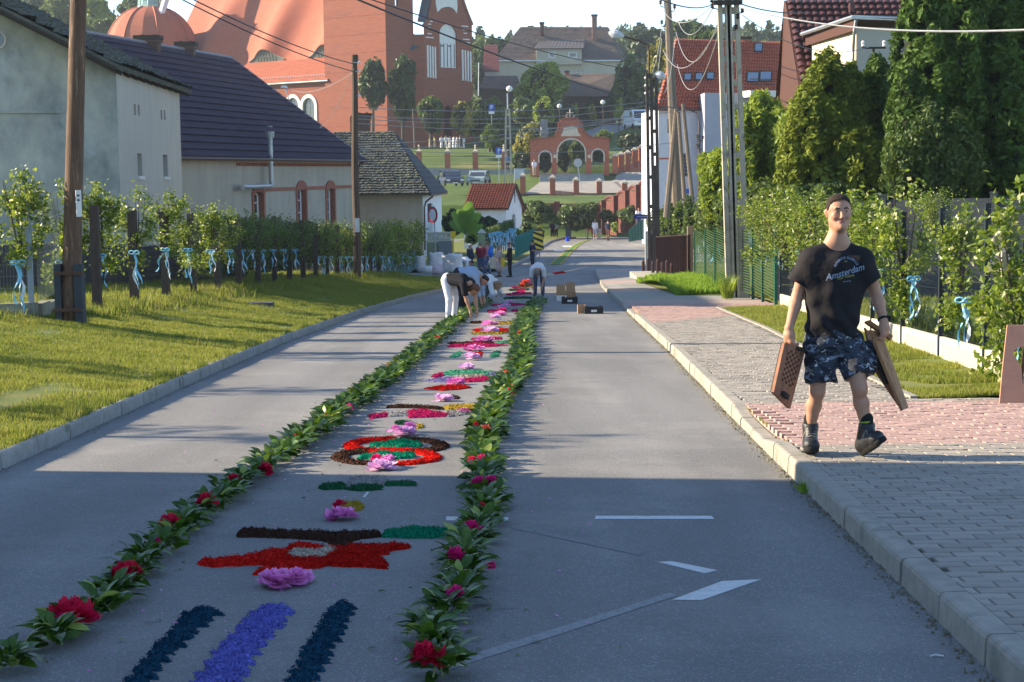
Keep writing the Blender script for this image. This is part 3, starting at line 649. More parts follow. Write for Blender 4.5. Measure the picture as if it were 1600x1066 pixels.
tiles('roof',mat('slate_felt',(.055,.06,.066),(.04,.045,.05),scale=3,rough=.8),h,q[1],Q2,q[2]+[.02,.02,0],q[2],12,16,step=.03,amp=.004,sub=2,thick=.1,jit=.3)
mb=MB(); mb.tube([q[1]-[0,.05,.02],Q2-[0,.05,.02]],.07,6); mb.tube([q[1]+[.15,.1,-.1],K+[.2,.2,-.55],K+[.1,.1,-.9],K+[.1,.1,-3.6]],.06,6); mb.build('gutter',m_brown,h)
chimney(h,P(567,190,110.5),.95,.8,zr-.5,P(567,177,110)[2],m_obrick)
Kc=P(790.5,324,120); zc=Kc[2]; us=np.array([-1,.18,0]); ug=np.array([.27,1,0]); us/=np.linalg.norm(us); ug/=np.linalg.norm(ug)
h=thing('chapel','small white chapel with red tile roof, cross and arched niche in its gable','chapel',(Kc[0]-1.5,122,-4.2))
m_ww=mat('white_plaster',(.58,.59,.63),(.52,.53,.57),scale=2,rough=.9)
m_rt=mat('red_clay_tile',(.30,.085,.045),(.22,.065,.04),scale=3,rough=.75,c3=(.36,.12,.06),s3=1,t3=.55)
La=Kc+us*3.1; gw=4.45; Gr=Kc+ug*gw; zap=P(804,288,122.2)[2]
mb=MB(); Wall(La,Kc,-4.6,zc).build(mb,[]); wg=Wall(Kc,Gr,-4.6,zc); o=wg.rect(800,334.5,805.5,356); wg.build(mb,[(*o,.35)],top=[(0,zc),(gw/2,zap),(gw,zc)],rev=.3)
wg.box(mb,o[0]-.02,o[1]+.02,o[2],o[3],-.32,-.3,mi=1); mb.build('wall',[m_ww,mat('niche_ochre',(.25,.17,.10),rough=.9)],h)
mb=MB(); cu,cz=wg.uz(804,308); wg.box(mb,cu-.04,cu+.04,cz-.42,cz+.4,.003,.04); wg.box(mb,cu-.2,cu+.2,cz+.1,cz+.17,.041,.06); mb.build('cross',m_dwood,h)
ov=.25; e0=La-ug*ov; e1=Kc-ug*ov-us*.2; r1=Kc+ug*gw/2-us*.2; r0=La+ug*gw/2; sl_=(zap-zc)/(gw/2)
e0=e0+[0,0,-ov*sl_+0]; e1=np.array([e1[0],e1[1],zc-ov*sl_]); e0[2]=e1[2]; r1=np.array([r1[0],r1[1],zap]); r0=np.array([r0[0],r0[1],zap])
tiles('roof',m_rt,h,e0,e1,r1,r0,14,16,step=.07,amp=.11,sub=4,thick=.05)
b0=Gr+ug*ov-us*.2; b1=La+ug*(gw+ov); b0=np.array([b0[0],b0[1],e1[2]]);b1=np.array([b1[0],b1[1],e1[2]])
tiles('roof',m_rt,h,b0,b1,r0,r1,10,16,step=.03,amp=.05,sub=3,thick=.05)
mb=MB(); mb.tube([e1+[0,0,.0],r1+[0,0,.0],b0],.06,4); mb.build('verge_board',m_dwood,h)
m_cb=mat('church_brick',(.27,.086,.048),(.19,.062,.038),scale=1.6,detail=10,c3=(.19,.068,.048),s3=.5,t3=.54,rough=.92,bump=.4,bscale=3,stretch=(.5,.5,5),bdist=.05)
m_cr=mat('church_tile',(.37,.108,.056),(.31,.09,.048),scale=1.1,rough=.8,c3=(.29,.085,.05),s3=.3,t3=.6)
m_cw=mat('white_stone',(.70,.68,.64),(.60,.59,.56),scale=2,rough=.9)
m_sl=mat('church_slate',(.05,.07,.09),(.035,.05,.07),rough=.6)
CK=P(606,225,220); zb=3.6; ul=np.array([-1.25,1,0])/math.hypot(1.25,1); ur=np.array([.8,1,0])/math.hypot(.8,1)
h=thing('brick_church','large red brick church with orange tiled roof, eyebrow dormers, plain tower and decorated gable','church',(CK[0]-5,235,4.5))
TL=Wall(CK+ul*40,CK,zb,40); tt_=TL.uz(507,100)[0]
mb=MB(); T=Wall(CK+ul*(40-tt_),CK,zb,38)
o1=T.rect(553,85,560,97); o2=T.rect(547,176,573,206); T.build(mb,[(*o1,.3),(*o2,.7)],rev=.5,mir=0)
for k in range(14): # slight brick courses standing proud
    z=zb+2+k*2.4; T.box(mb,0,T.W,z,z+.09,.002,.03)
t_r=Wall(CK,CK+ur*5.4,zb,38); o=t_r.rect(617,-20,622,9); t_r.build(mb,[(*o,.2)],rev=.4); t_l=Wall(CK+ul*(40-tt_)+ur*12,CK+ul*(40-tt_),zb,38); t_l.build(mb,[])
mb.build('tower',m_cb,h)
for o in (o1,o2): g=MB(); T.box(g,o[0]-.05,o[1]+.05,o[2],o[3],-.6,-.5); g.build('window',m_glass,h)
window(h,T,(o2[0]+o2[1])/2+.1,o2[1]-.2,o2[2],o2[3]-.4,arch=.5,rev=.3,fr=.12,bars=(1,2))
X0=P(641,225,223.6); S1=Wall(CK+ur*5.4,CK+ur*5.4+[1.9,-.5,0],zb,21); X1=P(665,225,224.0); X1[2]=0; GW=Wall(X1,X1+ur*40,zb,30); gwid=GW.uz(739,150)[0]
G_=Wall(X1,X1+ur*gwid,zb,30)
def gp(px,py): return G_.uz(px,py)
mb=MB(); top=[(0,gp(664,42)[1]),(gp(669,33)[0],gp(669,33)[1]),(gp(677,-5)[0],gp(677,-5)[1]),(gp(686,-45)[0],gp(686,-45)[1]),(gp(700,-80)[0],gp(700,-80)[1]),(gp(714,-45)[0],gp(714,-45)[1]),(gp(723,2)[0],gp(723,2)[1]),(gp(730,22)[0],gp(730,22)[1]),(gwid,gp(737,40)[1])]
big=G_.rect(687,38,714,106); dr=G_.rect(694,165,707,225)
G_.build(mb,[(*big,(big[3]-big[2])*.24),(*dr,1.2)],top=top,rev=.35)
S2=Wall(CK+ur*5.2,X1,zb,gp(664,42)[1]-1); S2.build(mb,[]);
G2=Wall(X1+ur*gwid,X1+ur*gwid+ul*8,zb,gp(737,40)[1]); G2.build(mb,[])
mb.build('gable_wing',m_cb,h)
mb=MB(); G_.box(mb,big[0]+.02,big[1]-.02,big[2],big[3]-.05,-.3,-.22); mb.build('blind_window',m_cw,h)
w_=MB();
for k in range(5): x=big[0]+(big[1]-big[0])*(k+.5)/5; G_.box(w_,x-.05,x+.05,big[2]+.1,big[3]-2.6,-.21,-.16)
G_.box(w_,big[0]+.4,big[0]+1.0,big[2]+3,big[3]-3,-.215,-.19); G_.box(w_,big[0]+2.0,big[0]+2.5,big[2]+3,big[3]-3,-.215,-.19)
w_.build('window_tracery',m_sl,h)
mb=MB()
for k in range(4):
    for (xa,xb,ya,yb) in [(667,681,71,121),(721.5,736.5,78,126)]:
        x=xa+(xb-xa)*k/3.6; r_=G_.rect(x,ya+k*.9,x+1.9,yb+k*.6); q_=MB(); G_.box(q_,r_[0],r_[1],r_[2],r_[3],.005,.12); q_.build('white_strip',m_cw,h)
for (xa,xb,ya) in [(664,675,32.5),(666,673,37),(668,671.5,43),(667.5,673.5,52),(665,677,58),(721,731,40.5),(722.5,729.5,46),(724,729,51.5),(723,733,61),(723,733.5,66)]:
    r_=G_.rect(xa,ya,xb,ya+1.6); q_=MB(); G_.box(q_,r_[0],r_[1],r_[2],r_[3],.005,.1); q_.build('white_band',m_cw,h)
sc=[(680,5),(681,-8),(680,-30),(713,-30),(713,-5),(714,10),(713,21),(708,14),(702,11),(696,11),(689,13),(683,19)]
mb.prism([G_.pt(*gp(*q),.01) for q in sc],G_.n*.1); mb.build('white_inlay',m_cw,h)
mb=MB();
pp=[G_.pt(a,b,.0) for a,b in top]; mb.tube([p+[0,0,.1] for p in pp],.28,5); mb.build('coping',m_cb,h)
mb=MB(); a=P(652,34,223.8);b=P(665,36,224); c=P(672,2,225);d=P(661,-10,226); e=P(690,-60,230); f=P(670,-60,231); mb.raw([a,b,c,d,e,f],[0,1,2,3],[3,2,4,5]); mb.prism([P(640,78,223.5),P(655,74,224),P(657,60,224.2),P(645,52,225)],[0,.5,0]); mb.build('slate_roof',m_sl,h)
N1=CK+ul*(40-tt_)+ur*.4-ul*.3; N0=N1+ul*36; ez=TL.uz(500,126)[1]; NW=Wall(N0,N1,zb,ez)
NWr=NW.rect; wn=[NWr(471.5,150,494,189),NWr(447,150,469,182)]
mb=MB(); NW.build(mb,[(*o,(o[1]-o[0])/2) for o in wn],rev=.35); mb.build('nave_wall',m_cb,h)
for o in wn:
    c=(o[0]+o[1])/2; r_=(o[1]-o[0])/2; z=o[3]-r_; mb=MB()
    N=14
    for k in range(N):
        a0=math.pi*(k)/N; a1=math.pi*(k+1)/N; q=lambda a,e:(c+(r_+e)*math.cos(a),z+(r_+e)*math.sin(a)); mb.prism([NW.pt(*q(a0,-.25),.004),NW.pt(*q(a1,-.25),.004),NW.pt(*q(a1,.22),.004),NW.pt(*q(a0,.22),.004)],NW.n*.12)
    NW.box(mb,o[0]-.22,o[0]+.25,o[2]-2,z,.004,.12); NW.box(mb,o[1]-.25,o[1]+.22,o[2]-2,z,.004,.12); mb.build('window_surround',m_cw,h)
    window(h,NW,o[0]+.3,o[1]-.3,o[2],o[3]-.3,arch=r_-.3,rev=.25,fr=.08,bars=(1,4),m=m_sl)
eu=NW.u; up_=np.array([-NW.n[0],-NW.n[1],0])
def roofpt(s,a,z): return NW.pt(s,z,.5-a)
sz=TL.uz(500,90)[1]; run1=(sz-ez)/.75
e0=NW.pt(-2,ez,.6);e1=NW.pt(NW.W+.4,ez,.6); s1=NW.pt(NW.W+.4,sz+.3,.6-run1); s0=NW.pt(-2,sz+.3,.6-run1)
tiles('lower_roof',m_cr,h,e0,e1,s1,s0,16,110,step=.035,amp=.02,sub=2,thick=.05)
mb=MB(); mb.tube([e0-[0,0,.1],e1-[0,0,.1]],.12,6); dp=NW.pt(NW.W-.2,ez-.1,.3); mb.tube([dp,dp-[0,0,9]],.07,6)
for k in range(38): p=e1+(e0-e1)*k/38*.5+[0,0,.55]-NW.n*.5; mb.tube([p,p+[0,0,.3]],.03,4)
p=e1+[0,0,.85]-NW.n*.5; mb.tube([p,p+(e0-e1)*.5],.03,4); mb.build('gutter',m_zinc,h)
du=[TL.uz(484,88)[0],TL.uz(389,88)[0],TL.uz(294,88)[0],TL.uz(200,88)[0]]; du=[NW.uz(484,86)[0],NW.uz(389,86)[0],NW.uz(296,86)[0]]
us_=np.linspace(-2,NW.W+.4,260); ts=np.linspace(0,1,70); S,T_=np.meshgrid(us_,ts); RH=16.;
bump=np.zeros_like(S)
for c in du:
    wd=2.5+1.2*T_; bump+=np.exp(-np.abs((S-c)/wd)**2.2)*(1.75*(1-T_)**.8+1.2*np.sin(math.pi*np.clip(T_,0,1))*.6)
Z=sz+.28+RH*T_+ (bump*(1-T_)); Aout=.6-run1-RH*T_*.62
V=NW.A*[1,1,0]+S[...,None]*NW.u+Aout[...,None]*NW.n+np.stack([0*Z,0*Z,Z],-1)+ (bump*.55)[...,None]*NW.n
nx=len(us_); i=(np.arange(len(ts)-1)[:,None]*nx+np.arange(nx-1)[None,:]).ravel()
MB().raw(V.reshape(-1,3),np.c_[i,i+1,i+nx+1,i+nx]).build('upper_roof',m_cr,h,smooth=True)
for c in du:
    x=np.linspace(-3.6,3.6,31); hh=np.exp(-np.abs(x/2.5)**2.2)*1.75
    base=[NW.pt(c+a,sz+.30,.6-run1+.02) for a in x]; tp=[NW.pt(c+a,sz+.30+b*.99,.6-run1+.02+b*.28) for a,b in zip(x,hh)]
    mb=MB(); n=len(x); j=np.arange(n-1); mb.raw(base+tp,np.c_[j,j+1,j+1+n,j+n]); mb.build('dormer_face',mat('dormer_glass',(.10,.12,.11),(.16,.17,.15),scale=2,rough=.3),h)
    f=MB(); f.tube([p+NW.n*.06 for p in tp],.12,5)
    for a in (-1.8,-1.2,-.6,0,.6,1.2,1.8): b=math.exp(-abs(a/2.5)**2.2)*1.75; f.tube([NW.pt(c+a,sz+.3,.6-run1+.08),NW.pt(c+a,sz+.3+b,.6-run1+.1+b*.28)],.045,4)
    f.tube([NW.pt(c-1.1,sz+1.0,.6-run1+.3),NW.pt(c+1.1,sz+1.0,.6-run1+.3)],.04,4); f.build('dormer_frame',mat('verdigris',(.16,.22,.20),(.12,.15,.14),rough=.7),h)
mb=MB(); pts=[P(238,42,246),P(243,38,246),P(252,22,247),P(262,-10,249),P(280,-60,252)]; mb.tube(pts,[.5,.5,.55,.55,.55],6); mb.build('coping',m_cw,h)
dc=P(240,62,250); zd=dc[2]; rd=6.9; hd=P(240,14,250)[2]-P(240,66,250)[2]
prof=[(rd*math.cos(a)**.85,zd-3+(hd+3)*math.sin(a)) for a in np.linspace(0,1.36,12)]
mb=MB(); cx=P(237,60,250); mb.lathe([(rd+.1,zd-9)]+prof,c=(cx[0],cx[1],0),k=16); mb.build('apse_dome',m_cr,h)
mb=MB()
for k in range(8):
    a=k*math.pi/4+.35; mb.tube([(cx[0]+(r_+.06)*math.cos(a),cx[1]+(r_+.06)*math.sin(a),z) for r_,z in prof],.14,4)
mb.build('dome_rib',m_cr,h)
zt=prof[-1][1]; mb=MB(); mb.lathe([(1.9,zt-.3),(1.9,zt+.3)],c=(cx[0],cx[1],0),k=8)
for k in range(8): a=k*math.pi/4; mb.tube([(cx[0]+1.8*math.cos(a),cx[1]+1.8*math.sin(a),zt),(cx[0]+1.5*math.cos(a),cx[1]+1.5*math.sin(a),zt+4)],.12,4)
for z in (zt+1.3,zt+2.6): mb.tube([(cx[0]+1.68*math.cos(a),cx[1]+1.68*math.sin(a),z) for a in np.linspace(0,6.283,9)],.1,4)
mb.lathe([(1.4,zt+.3),(1.2,zt+4)],c=(cx[0],cx[1],0),k=8,mi=1); mb.build('lantern',[mat('green_copper',(.32,.47,.42),(.26,.40,.36),rough=.6),mat('lantern_glass',(.30,.42,.40),rough=.2)],h)
m_vr=mat('worn_roof',(.17,.13,.105),(.11,.095,.085),scale=.9,detail=9,c3=(.20,.13,.09),s3=.55,t3=.52,rough=.95,bump=.4,bscale=5,w3=.2)
m_vw=mat('drab_render',(.50,.46,.36),(.42,.39,.31),scale=.5,detail=9,rough=.95)
d0=256
h=thing('grey_manor','large drab grey house with worn steep roof, shed dormer and two chimneys on the hill','house',(*P(870,190,d0+6)[:2],9))
A=P(774,97,d0);B=P(968,92,d0+3); A[2]=B[2]=(A[2]+B[2])/2; w=Wall(A,B,8,A[2]); mb=MB()
ops=[w.rect(901,109,905.5,117),w.rect(908,109,912.5,117)]; w.build(mb,ops,rev=.2); Bc=P(984,90,d0+13); wr=Wall(B,Bc,8,A[2]); wr.build(mb,[]); mb.build('wall',m_vw,h)
for o in ops: window(h,w,*o,bars=(0,1),rev=.15,fr=.08)
rL=P(814,45,d0+7); rR=P(949,41,d0+9); rL[2]=rR[2]=(rL[2]+rR[2])/2; eL=A+[-.3,-.3,-.1]; eR=B+[.2,-.4,-.1];
tiles('roof',m_vr,h,eL,eR,rR,rL,26,70,step=.05,amp=.01,sub=1,jit=.6,thick=.1)
eQ=P(985,92,d0+14); eQ[2]=eR[2]; tiles('roof',m_vr,h,eR,eQ,rR+[.05,.1,0],rR,20,30,step=.05,amp=.01,sub=1,jit=.6,thick=.08)
eP=P(776,97,d0+13); eP[2]=eL[2]; tiles('roof',m_vr,h,eP,eL,rL,rL+[-.02,.1,0],20,30,step=.05,amp=.01,sub=1,jit=.6,thick=.08)
dA=P(838,96,d0+.6); dB=P(909,94,d0+1.2); z0=dA[2]-.5; z1=P(870,77,d0+1)[2]; wd=Wall(dA,dB,z0,z1); mb=MB(); ops=[wd.rect(857,81,868,91),wd.rect(888,81,902,91)]; wd.build(mb,ops,rev=.15)
Wall(dA+[0,5,0],dA,z0,z1).build(mb,[]); Wall(dB,dB+[0,5,0],z0,z1).build(mb,[]); mb.build('dormer_wall',m_vw,h)
for o in ops: window(h,wd,*o,bars=(0,0),rev=.1,fr=.22)
r0=P(848,58,d0+7.4);r1=P(915,57,d0+7.8); tiles('dormer_roof',mat('tin_roof',(.12,.11,.105),(.09,.085,.085),scale=1,rough=.6),h,dA+[-.3,-.4,z1-dA[2]],dB+[.3,-.4,z1-dB[2]],r1,r0,6,14,step=.02,amp=.03,sub=3,thick=.06)
chimney(h,P(847,60,d0+5.5),.55,.6,P(0,66,d0+5)[2],P(847,35,d0+5.5)[2],m_obrick); chimney(h,P(929,60,d0+6),.75,.7,P(0,72,d0+5)[2]-.3,P(929,23,d0+6)[2],mat('pale_brick',(.30,.17,.12),(.22,.14,.11),scale=6,rough=.9))
mb=MB(); mb.tube([eL-[0,.1,0],eR-[0,.1,0]],.12,5); mb.tube([B-[0,.1,0],B-[0,.1,10]],.1,5); mb.build('gutter',m_white,h)
h=thing('barn','small pale barn with dull red roof beside the grey manor','barn',(*P(765,120,250)[:2],8))
A=P(757,112,250);B=P(778,112,250); z=A[2]; mb=MB(); Wall(A,B,5,z).build(mb,[]); mb.build('wall',m_pl2,h)
tiles('roof',mat('dull_red_roof',(.24,.085,.075),(.19,.07,.06),rough=.8),h,A+[-.2,-.3,0],B+[.2,-.3,0],P(778,71,253),P(757,71,253),14,14,step=.03,amp=.02,sub=2)
h=thing('brown_shed','long low shed with brown tiled roof and small red chimney below the grey manor','shed',(*P(905,160,240)[:2],8))
A=P(878,152,240);B=P(962,152,241); z=A[2]; mb=MB(); Wall(A,B,5,z).build(mb,[]); mb.build('wall',mat('dark_brick',(.10,.06,.045),(.07,.045,.04),scale=3,rough=.9),h)
tiles('roof',mat('umber_tile',(.17,.12,.09),(.12,.09,.07),scale=.8,c3=(.09,.08,.07),s3=.4,rough=.9),h,A+[-.3,-.3,0],B+[.3,-.3,0],P(960,116,245),P(880,118,245),14,40,step=.04,amp=.03,sub=2,jit=.3)
chimney(h,P(886,125,245),.5,.5,P(0,135,245)[2]-.4,P(886,111,245)[2],m_brick)
h=thing('brown_shed','low shed with plain brown roof left of the round hill bush below the barn','shed',(*P(775,150,240)[:2],8))
A=P(752,140,243);B=P(812,141,243); mb=MB(); Wall(A,B,5,A[2]).build(mb,[]); mb.build('wall',m_obrick,h)
tiles('roof',mat('umber_tile',(.17,.12,.09)),h,A+[-.3,-.3,0],B+[.3,-.3,0],P(808,120,248),P(757,120,248),12,26,step=.04,amp=.03,sub=2,jit=.3)
m_red=mat('orange_tile',(.46,.115,.055),(.38,.095,.05),scale=1.5,rough=.65,c3=(.33,.08,.045),s3=.5,t3=.6)
d0=128
h=thing('red_roofed_house','big white house with bright red tile roof, roof windows and lilac grey wing','house',(*P(1110,300,d0+5)[:2],-3))
A=P(1029,170,d0);B=P(1106,169,d0+1.5); zE=(A[2]+B[2])/2; A[2]=B[2]=zE; u=(B-A)/np.linalg.norm(B-A)
w=Wall(A,A+u*13,-5,zE); mb=MB(); ops=[w.rect(1043,186,1049,208),w.rect(1060,240,1076,276)]; w.build(mb,ops,rev=.2);
for k in range(28): w.box(mb,0,w.uz(1104,200)[0],zE-.3-k*.27,zE-.285-k*.27,.001,.012,mi=0)
z_=w.uz(1040,248)[1]; w.box(mb,0,w.uz(1058,250)[0],z_-.06,z_+.06,.003,.05,mi=1)
Wall(A+[-.6,9,0],A,-5,zE).build(mb,[]); mb.build('wall',[m_ww,m_red],h)
for o in ops: window(h,w,*o,bars=(1,0),rev=.15,fr=.08,m=m_dwood)
rL=P(1054,71,d0+5.5); rR=P(1240,61,d0+11); zR=(rL[2]+rR[2])/2; rL[2]=rR[2]=zR; eL=P(1023,169,d0-.5); eR=eL+(rR-rL)*1.15; eL[2]=eR[2]=zE-.1
tiles('roof',m_red,h,eL,eR,rR,rL,20,50,step=.10,amp=.14,sub=4,thick=.08)
RW=(rL-eL); RU=(eR-eL)/np.linalg.norm(eR-eL); Rn=np.cross(RU,RW); Rn/=np.linalg.norm(Rn)
def onroof(px,py,o=.2): p=hit(px,py,eL+Rn*.1,Rn); return p+Rn*o
m_rw=mat('roof_window_glass',(.20,.27,.36),(.16,.22,.30),rough=.1,spec=.8)
for (x0,y0,x1,y1) in [(1066.5,117,1078,128),(1084,116.5,1095.5,127.5),(1101.5,115.5,1113.5,126.5),(1165,115,1183,130),(1185,114,1203,129),(1177,70,1189,83)]:
    q=[onroof(x0,y1),onroof(x1,y1),onroof(x1+1,y0),onroof(x0+1,y0)]; mb=MB(); mb.prism(q,-Rn*.25); o=mb.build('roof_window',m_rw,h)
    f=MB(); f.tube([*q,q[0]],.06,4); fo=f.build('window_frame',m_dwood,h); fo.parent=o
chimney(h,P(1164,80,d0+9),.75,.8,zR-2.5,P(1164,58,d0+9)[2],m_brick)
A2=P(1101,150,d0-1.5); B2=P(1136,150,d0-.8); z2=P(1110,145,d0-1.5)[2]; w=Wall(A2,A2+(B2-A2)*3.0,-5,z2); mb=MB(); w.build(mb,[]); Wall(A2+[.0,4,0],A2,-5,z2).build(mb,[]);
b0=w.uz(1158,150); w.box(mb,b0[0],b0[0]+4.5,w.uz(1180,153)[1],w.uz(1180,143)[1],.01,1.4,mi=1); mb.build('wing',[mat('lilac_render',(.36,.36,.42),(.32,.32,.38),scale=1,rough=.9),m_cw],h)
mb=MB();
for z in (.45,.85): mb.tube([w.pt(b0[0],w.uz(1180,143)[1]+z,1.35),w.pt(b0[0]+4.5,w.uz(1180,143)[1]+z,1.35)],.03,4)
w.box(mb,b0[0]+.6,b0[0]+4.4,w.uz(1180,175)[1],w.uz(1180,156)[1],.01,.05); mb.build('balcony_rail',m_dwood,h)
mb=MB(); mb.tube([eL-[0,.1,0],B+[0,-.4,-.1]],.1,5); mb.build('gutter',m_brown,h)
m_brt=mat('brown_tile',(.085,.032,.028),(.065,.026,.024),scale=2,rough=.5,spec=.4)
m_rwood=mat('red_wood',(.085,.032,.018),(.055,.022,.014),scale=3,rough=.7,stretch=(8,8,1))
m_cream=mat('cream_render',(.66,.56,.40),(.60,.50,.36),scale=1,rough=.9)
d0=58
h=thing('brown_roofed_house','house with brown glazed tile roof, wooden gable and cream dormer wing behind the thujas','house',(*P(1330,200,d0+4)[:2],-2.4))
a=P(1229,2,d0+5); b=P(1254,152,d0-.5); rd_=np.array([1.,.06,0]);
T0=a+[0,0,.0]; B0=b; R1=T0+rd_*12; R0=B0+rd_*12
tiles('roof',m_brt,h,B0,R0,R1,T0,15,44,step=.10,amp=.075,sub=4,thick=.05)
mb=MB(); mb.prism([P(1227,2,d0+4.9),P(1232,2,d0+4.9),P(1256,152,d0-.6),P(1251,154,d0-.6)],[0,.2,-.1]); l=[P(1229,1,d0+5),P(1225,1,d0+5.4),P(1211,163,d0+8),P(1218,163,d0+8)]; mb.prism(l,[0.1,.3,0]); mb.build('verge_board',m_rwood,h)
mb=MB(); mb.prism([P(1228,5,d0+5.3),P(1216,185,d0+8.2),P(1254,185,d0+1.2),P(1253,150,d0+.3)],[.1,.1,0]); mb.build('gable_boarding',m_rwood,h)
f0=P(1338,45,d0-4.5); f1=P(1432,40,d0-3.5); zt=P(1338,42,d0-4.5)[2]; w=Wall(f0,f1,-2.5,zt); c0=P(1269,68,d0+1); w2_=Wall(c0,f0,-2.5,zt); mb=MB(); w.build(mb,[]); mb.build('wall',mat('shade_render',(.46,.44,.38),(.42,.40,.35),scale=1,rough=.9),h); mb=MB(); w2_.build(mb,[]); mb.build('wall',m_cream,h)  # front wall's shade is painted in, a darker greyer copy of the cream
mb=MB(); zz=zt; g0=P(1254,65,d0+1.5); g1=P(1335,31,d0-5.0); g0[2]=g1[2]=(g1[2]); g2=P(1436,26,d0-3.9); g2[2]=g1[2]
mb.hexa([g0,g1,g2,g2+[0,4,0],g0+[.5,3,0]],[q+[0,0,.16] for q in (g0,g1,g2,g2+[0,4,0],g0+[.5,3,0])],mi=0); mb.build('dormer_roof',m_brown,h)
mb=MB(); mb.prism([g0+[.1,0,-.02],g1+[0,.12,-.02],g1+[0,.12,-.32],g0+[.1,0,-.32]],[.03,.06,0]); mb.build('soffit_board',m_rwood,h)
mb=MB(); mb.tube([g0+[-.05,-.06,.08],g1+[-.05,-.06,.08],g2+[0,-.06,.08]],.07,6); dp=f0+[-.12,-.12,0]; mb.tube([g1+[.05,0,-.0],g1+[.02,.1,-.35],[dp[0],dp[1],zt-.75],[dp[0],dp[1],-2]],.05,6); mb.build('gutter',m_zinc,h)
mb=MB(); mb.box(P(1331,12,d0+3.9),(.18,.3,.35)); mb.build('roof_vent',m_brt,h)
mb=MB(); q=P(1365,75,d0-5.2); mb.tube([q-[0,0,.5],q+[0,0,0]],.04,5); mb.box(q,(.75,.06,.06))
for s in (-.33,.33): mb.lathe([(.03,0),(.06,.03),(.05,.1),(.07,.14),(.03,.2)],c=q+[s,0,.03],k=8,mi=1)
mb.build('insulator_bracket',[m_dwood,m_white],h)
h=thing('neighbour_house','two storey house left of the road outside the photograph that shades the foreground','house',(-14,5,-.5))
mb=MB(); mb.box((-15,4.62,2.9),(8,17.04,7.8)); mb.build('wall',m_pl3,h); mb=MB(); mb.hexa([(-19.4,-3.6,6.8),(-10.6,-3.6,6.8),(-10.6,13.25,6.8),(-19.4,13.25,6.8)],[(-15.1,-3.6,9.8),(-14.9,-3.6,9.8),(-14.9,13.25,9.8),(-15.1,13.25,9.8)]); mb.build('roof',m_dtile,h)
# ------------------------------------------------------------------ vegetation
m_bark=mat('bark',(.11,.085,.06),(.07,.055,.04),scale=8,rough=.95,stretch=(1,1,.2))
m_gdark=leafmat('leaf_dark',(.022,.045,.014),(.06,.095,.022),trans=.25,sc=.5)
m_gmid=leafmat('leaf_mid',(.045,.085,.018),(.11,.16,.03),trans=.35,sc=.6)
m_glight=leafmat('leaf_light',(.10,.17,.015),(.28,.36,.04),trans=.45,sc=.8)
m_gyel=leafmat('leaf_yellow',(.14,.16,.02),(.33,.30,.05),trans=.4,sc=.6)
m_thuja=leafmat('thuja_leaf',(.045,.08,.010),(.25,.30,.03),trans=.22,sc=1.1,rough=.6,spec=.2)
m_thujad=leafmat('thuja_dark',(.02,.05,.010),(.09,.16,.022),trans=.2,sc=.9,rough=.6,spec=.2)
m_birch=leafmat('birch_leaf',(.04,.09,.010),(.23,.30,.035),trans=.45,sc=7,rough=.35,c3=(.45,.45,.20))
m_birchd=leafmat('birch_leaf_green',(.05,.10,.015),(.13,.19,.03),trans=.4,sc=5,rough=.4)
m_wood=leafmat('far_wood',(.035,.06,.022),(.09,.115,.03),trans=.1,sc=.03,rough=.8,spec=.1)
m_core=mat('shade_core',(.016,.022,.008),(.010,.014,.006),scale=3,rough=1)  # near-black hull inside crowns, stands in for their inner shade
def plant(name,label,cat,base,blobs,size,m,trunk=None,group=None,lumps=14,aspect=1.6,core=0,flat=.0,inner=.25,tw=.12,zb=0,shape='quad',crown='crown'):
    t=thing(name,label,cat,base,group=group); Vs=[];Fs=[];n0=0
    for (c,r,n) in blobs:
        p,nn=crown_points(n,c,r,lumps=lumps,inner=inner,zbias=zb); V,F_=leaf_cloud(p,size,shape,normals=nn,flat=flat,aspect=aspect); Vs.append(V);Fs.append(F_+n0);n0+=len(V)
    V=np.concatenate(Vs)-np.array(t.location); add(crown,mesh(crown,V,[np.concatenate(Fs)],m),t)
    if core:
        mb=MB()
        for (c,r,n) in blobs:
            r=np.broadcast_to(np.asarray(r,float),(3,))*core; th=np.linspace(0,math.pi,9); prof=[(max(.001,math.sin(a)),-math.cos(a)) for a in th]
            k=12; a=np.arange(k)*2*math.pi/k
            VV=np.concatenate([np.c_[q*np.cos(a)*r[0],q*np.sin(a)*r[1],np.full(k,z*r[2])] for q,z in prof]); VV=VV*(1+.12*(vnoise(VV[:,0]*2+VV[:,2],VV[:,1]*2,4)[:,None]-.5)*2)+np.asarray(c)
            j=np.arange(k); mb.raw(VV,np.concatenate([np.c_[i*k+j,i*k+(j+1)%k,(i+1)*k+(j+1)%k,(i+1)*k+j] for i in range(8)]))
        mb.build('shade_hull',m_core,t)
    if trunk is not None:
        mb=MB(); b=np.asarray(base,float); c=np.mean([np.asarray(q[0]) for q in blobs],0)
        top=c if trunk is True else np.asarray(trunk,float)
        mid=(b+top)/2+RNG.normal(0,.1,3)*[1,1,0]*tw*5
        mb.tube([b-[0,0,.1],b+[0,0,.1],mid,top],[tw*1.25,tw,tw*.75,tw*.4],7)
        for q in range(5):
            c_,r_,_n_=blobs[q%len(blobs)]; e=np.asarray(c_)+RNG.normal(0,.38,3)*r_; s=b+(top-b)*RNG.uniform(.45,.9); mb.tube([s,(s+e)/2+[0,0,.05],e],[tw*.4,tw*.25,tw*.08],5)
        mb.build('trunk',m_bark,t)
    return t
def pbox(x0,y0,x1,y1,d,dep=None,n=1000):
    a=P(x0,y0,d);b=P(x1,y1,d); c=(a+b)/2; r=np.abs(b-a)/2; return (c,(r[0],dep or r[0],r[2]),n)
def gp_(px,py,d): p=P(px,py,d); return p
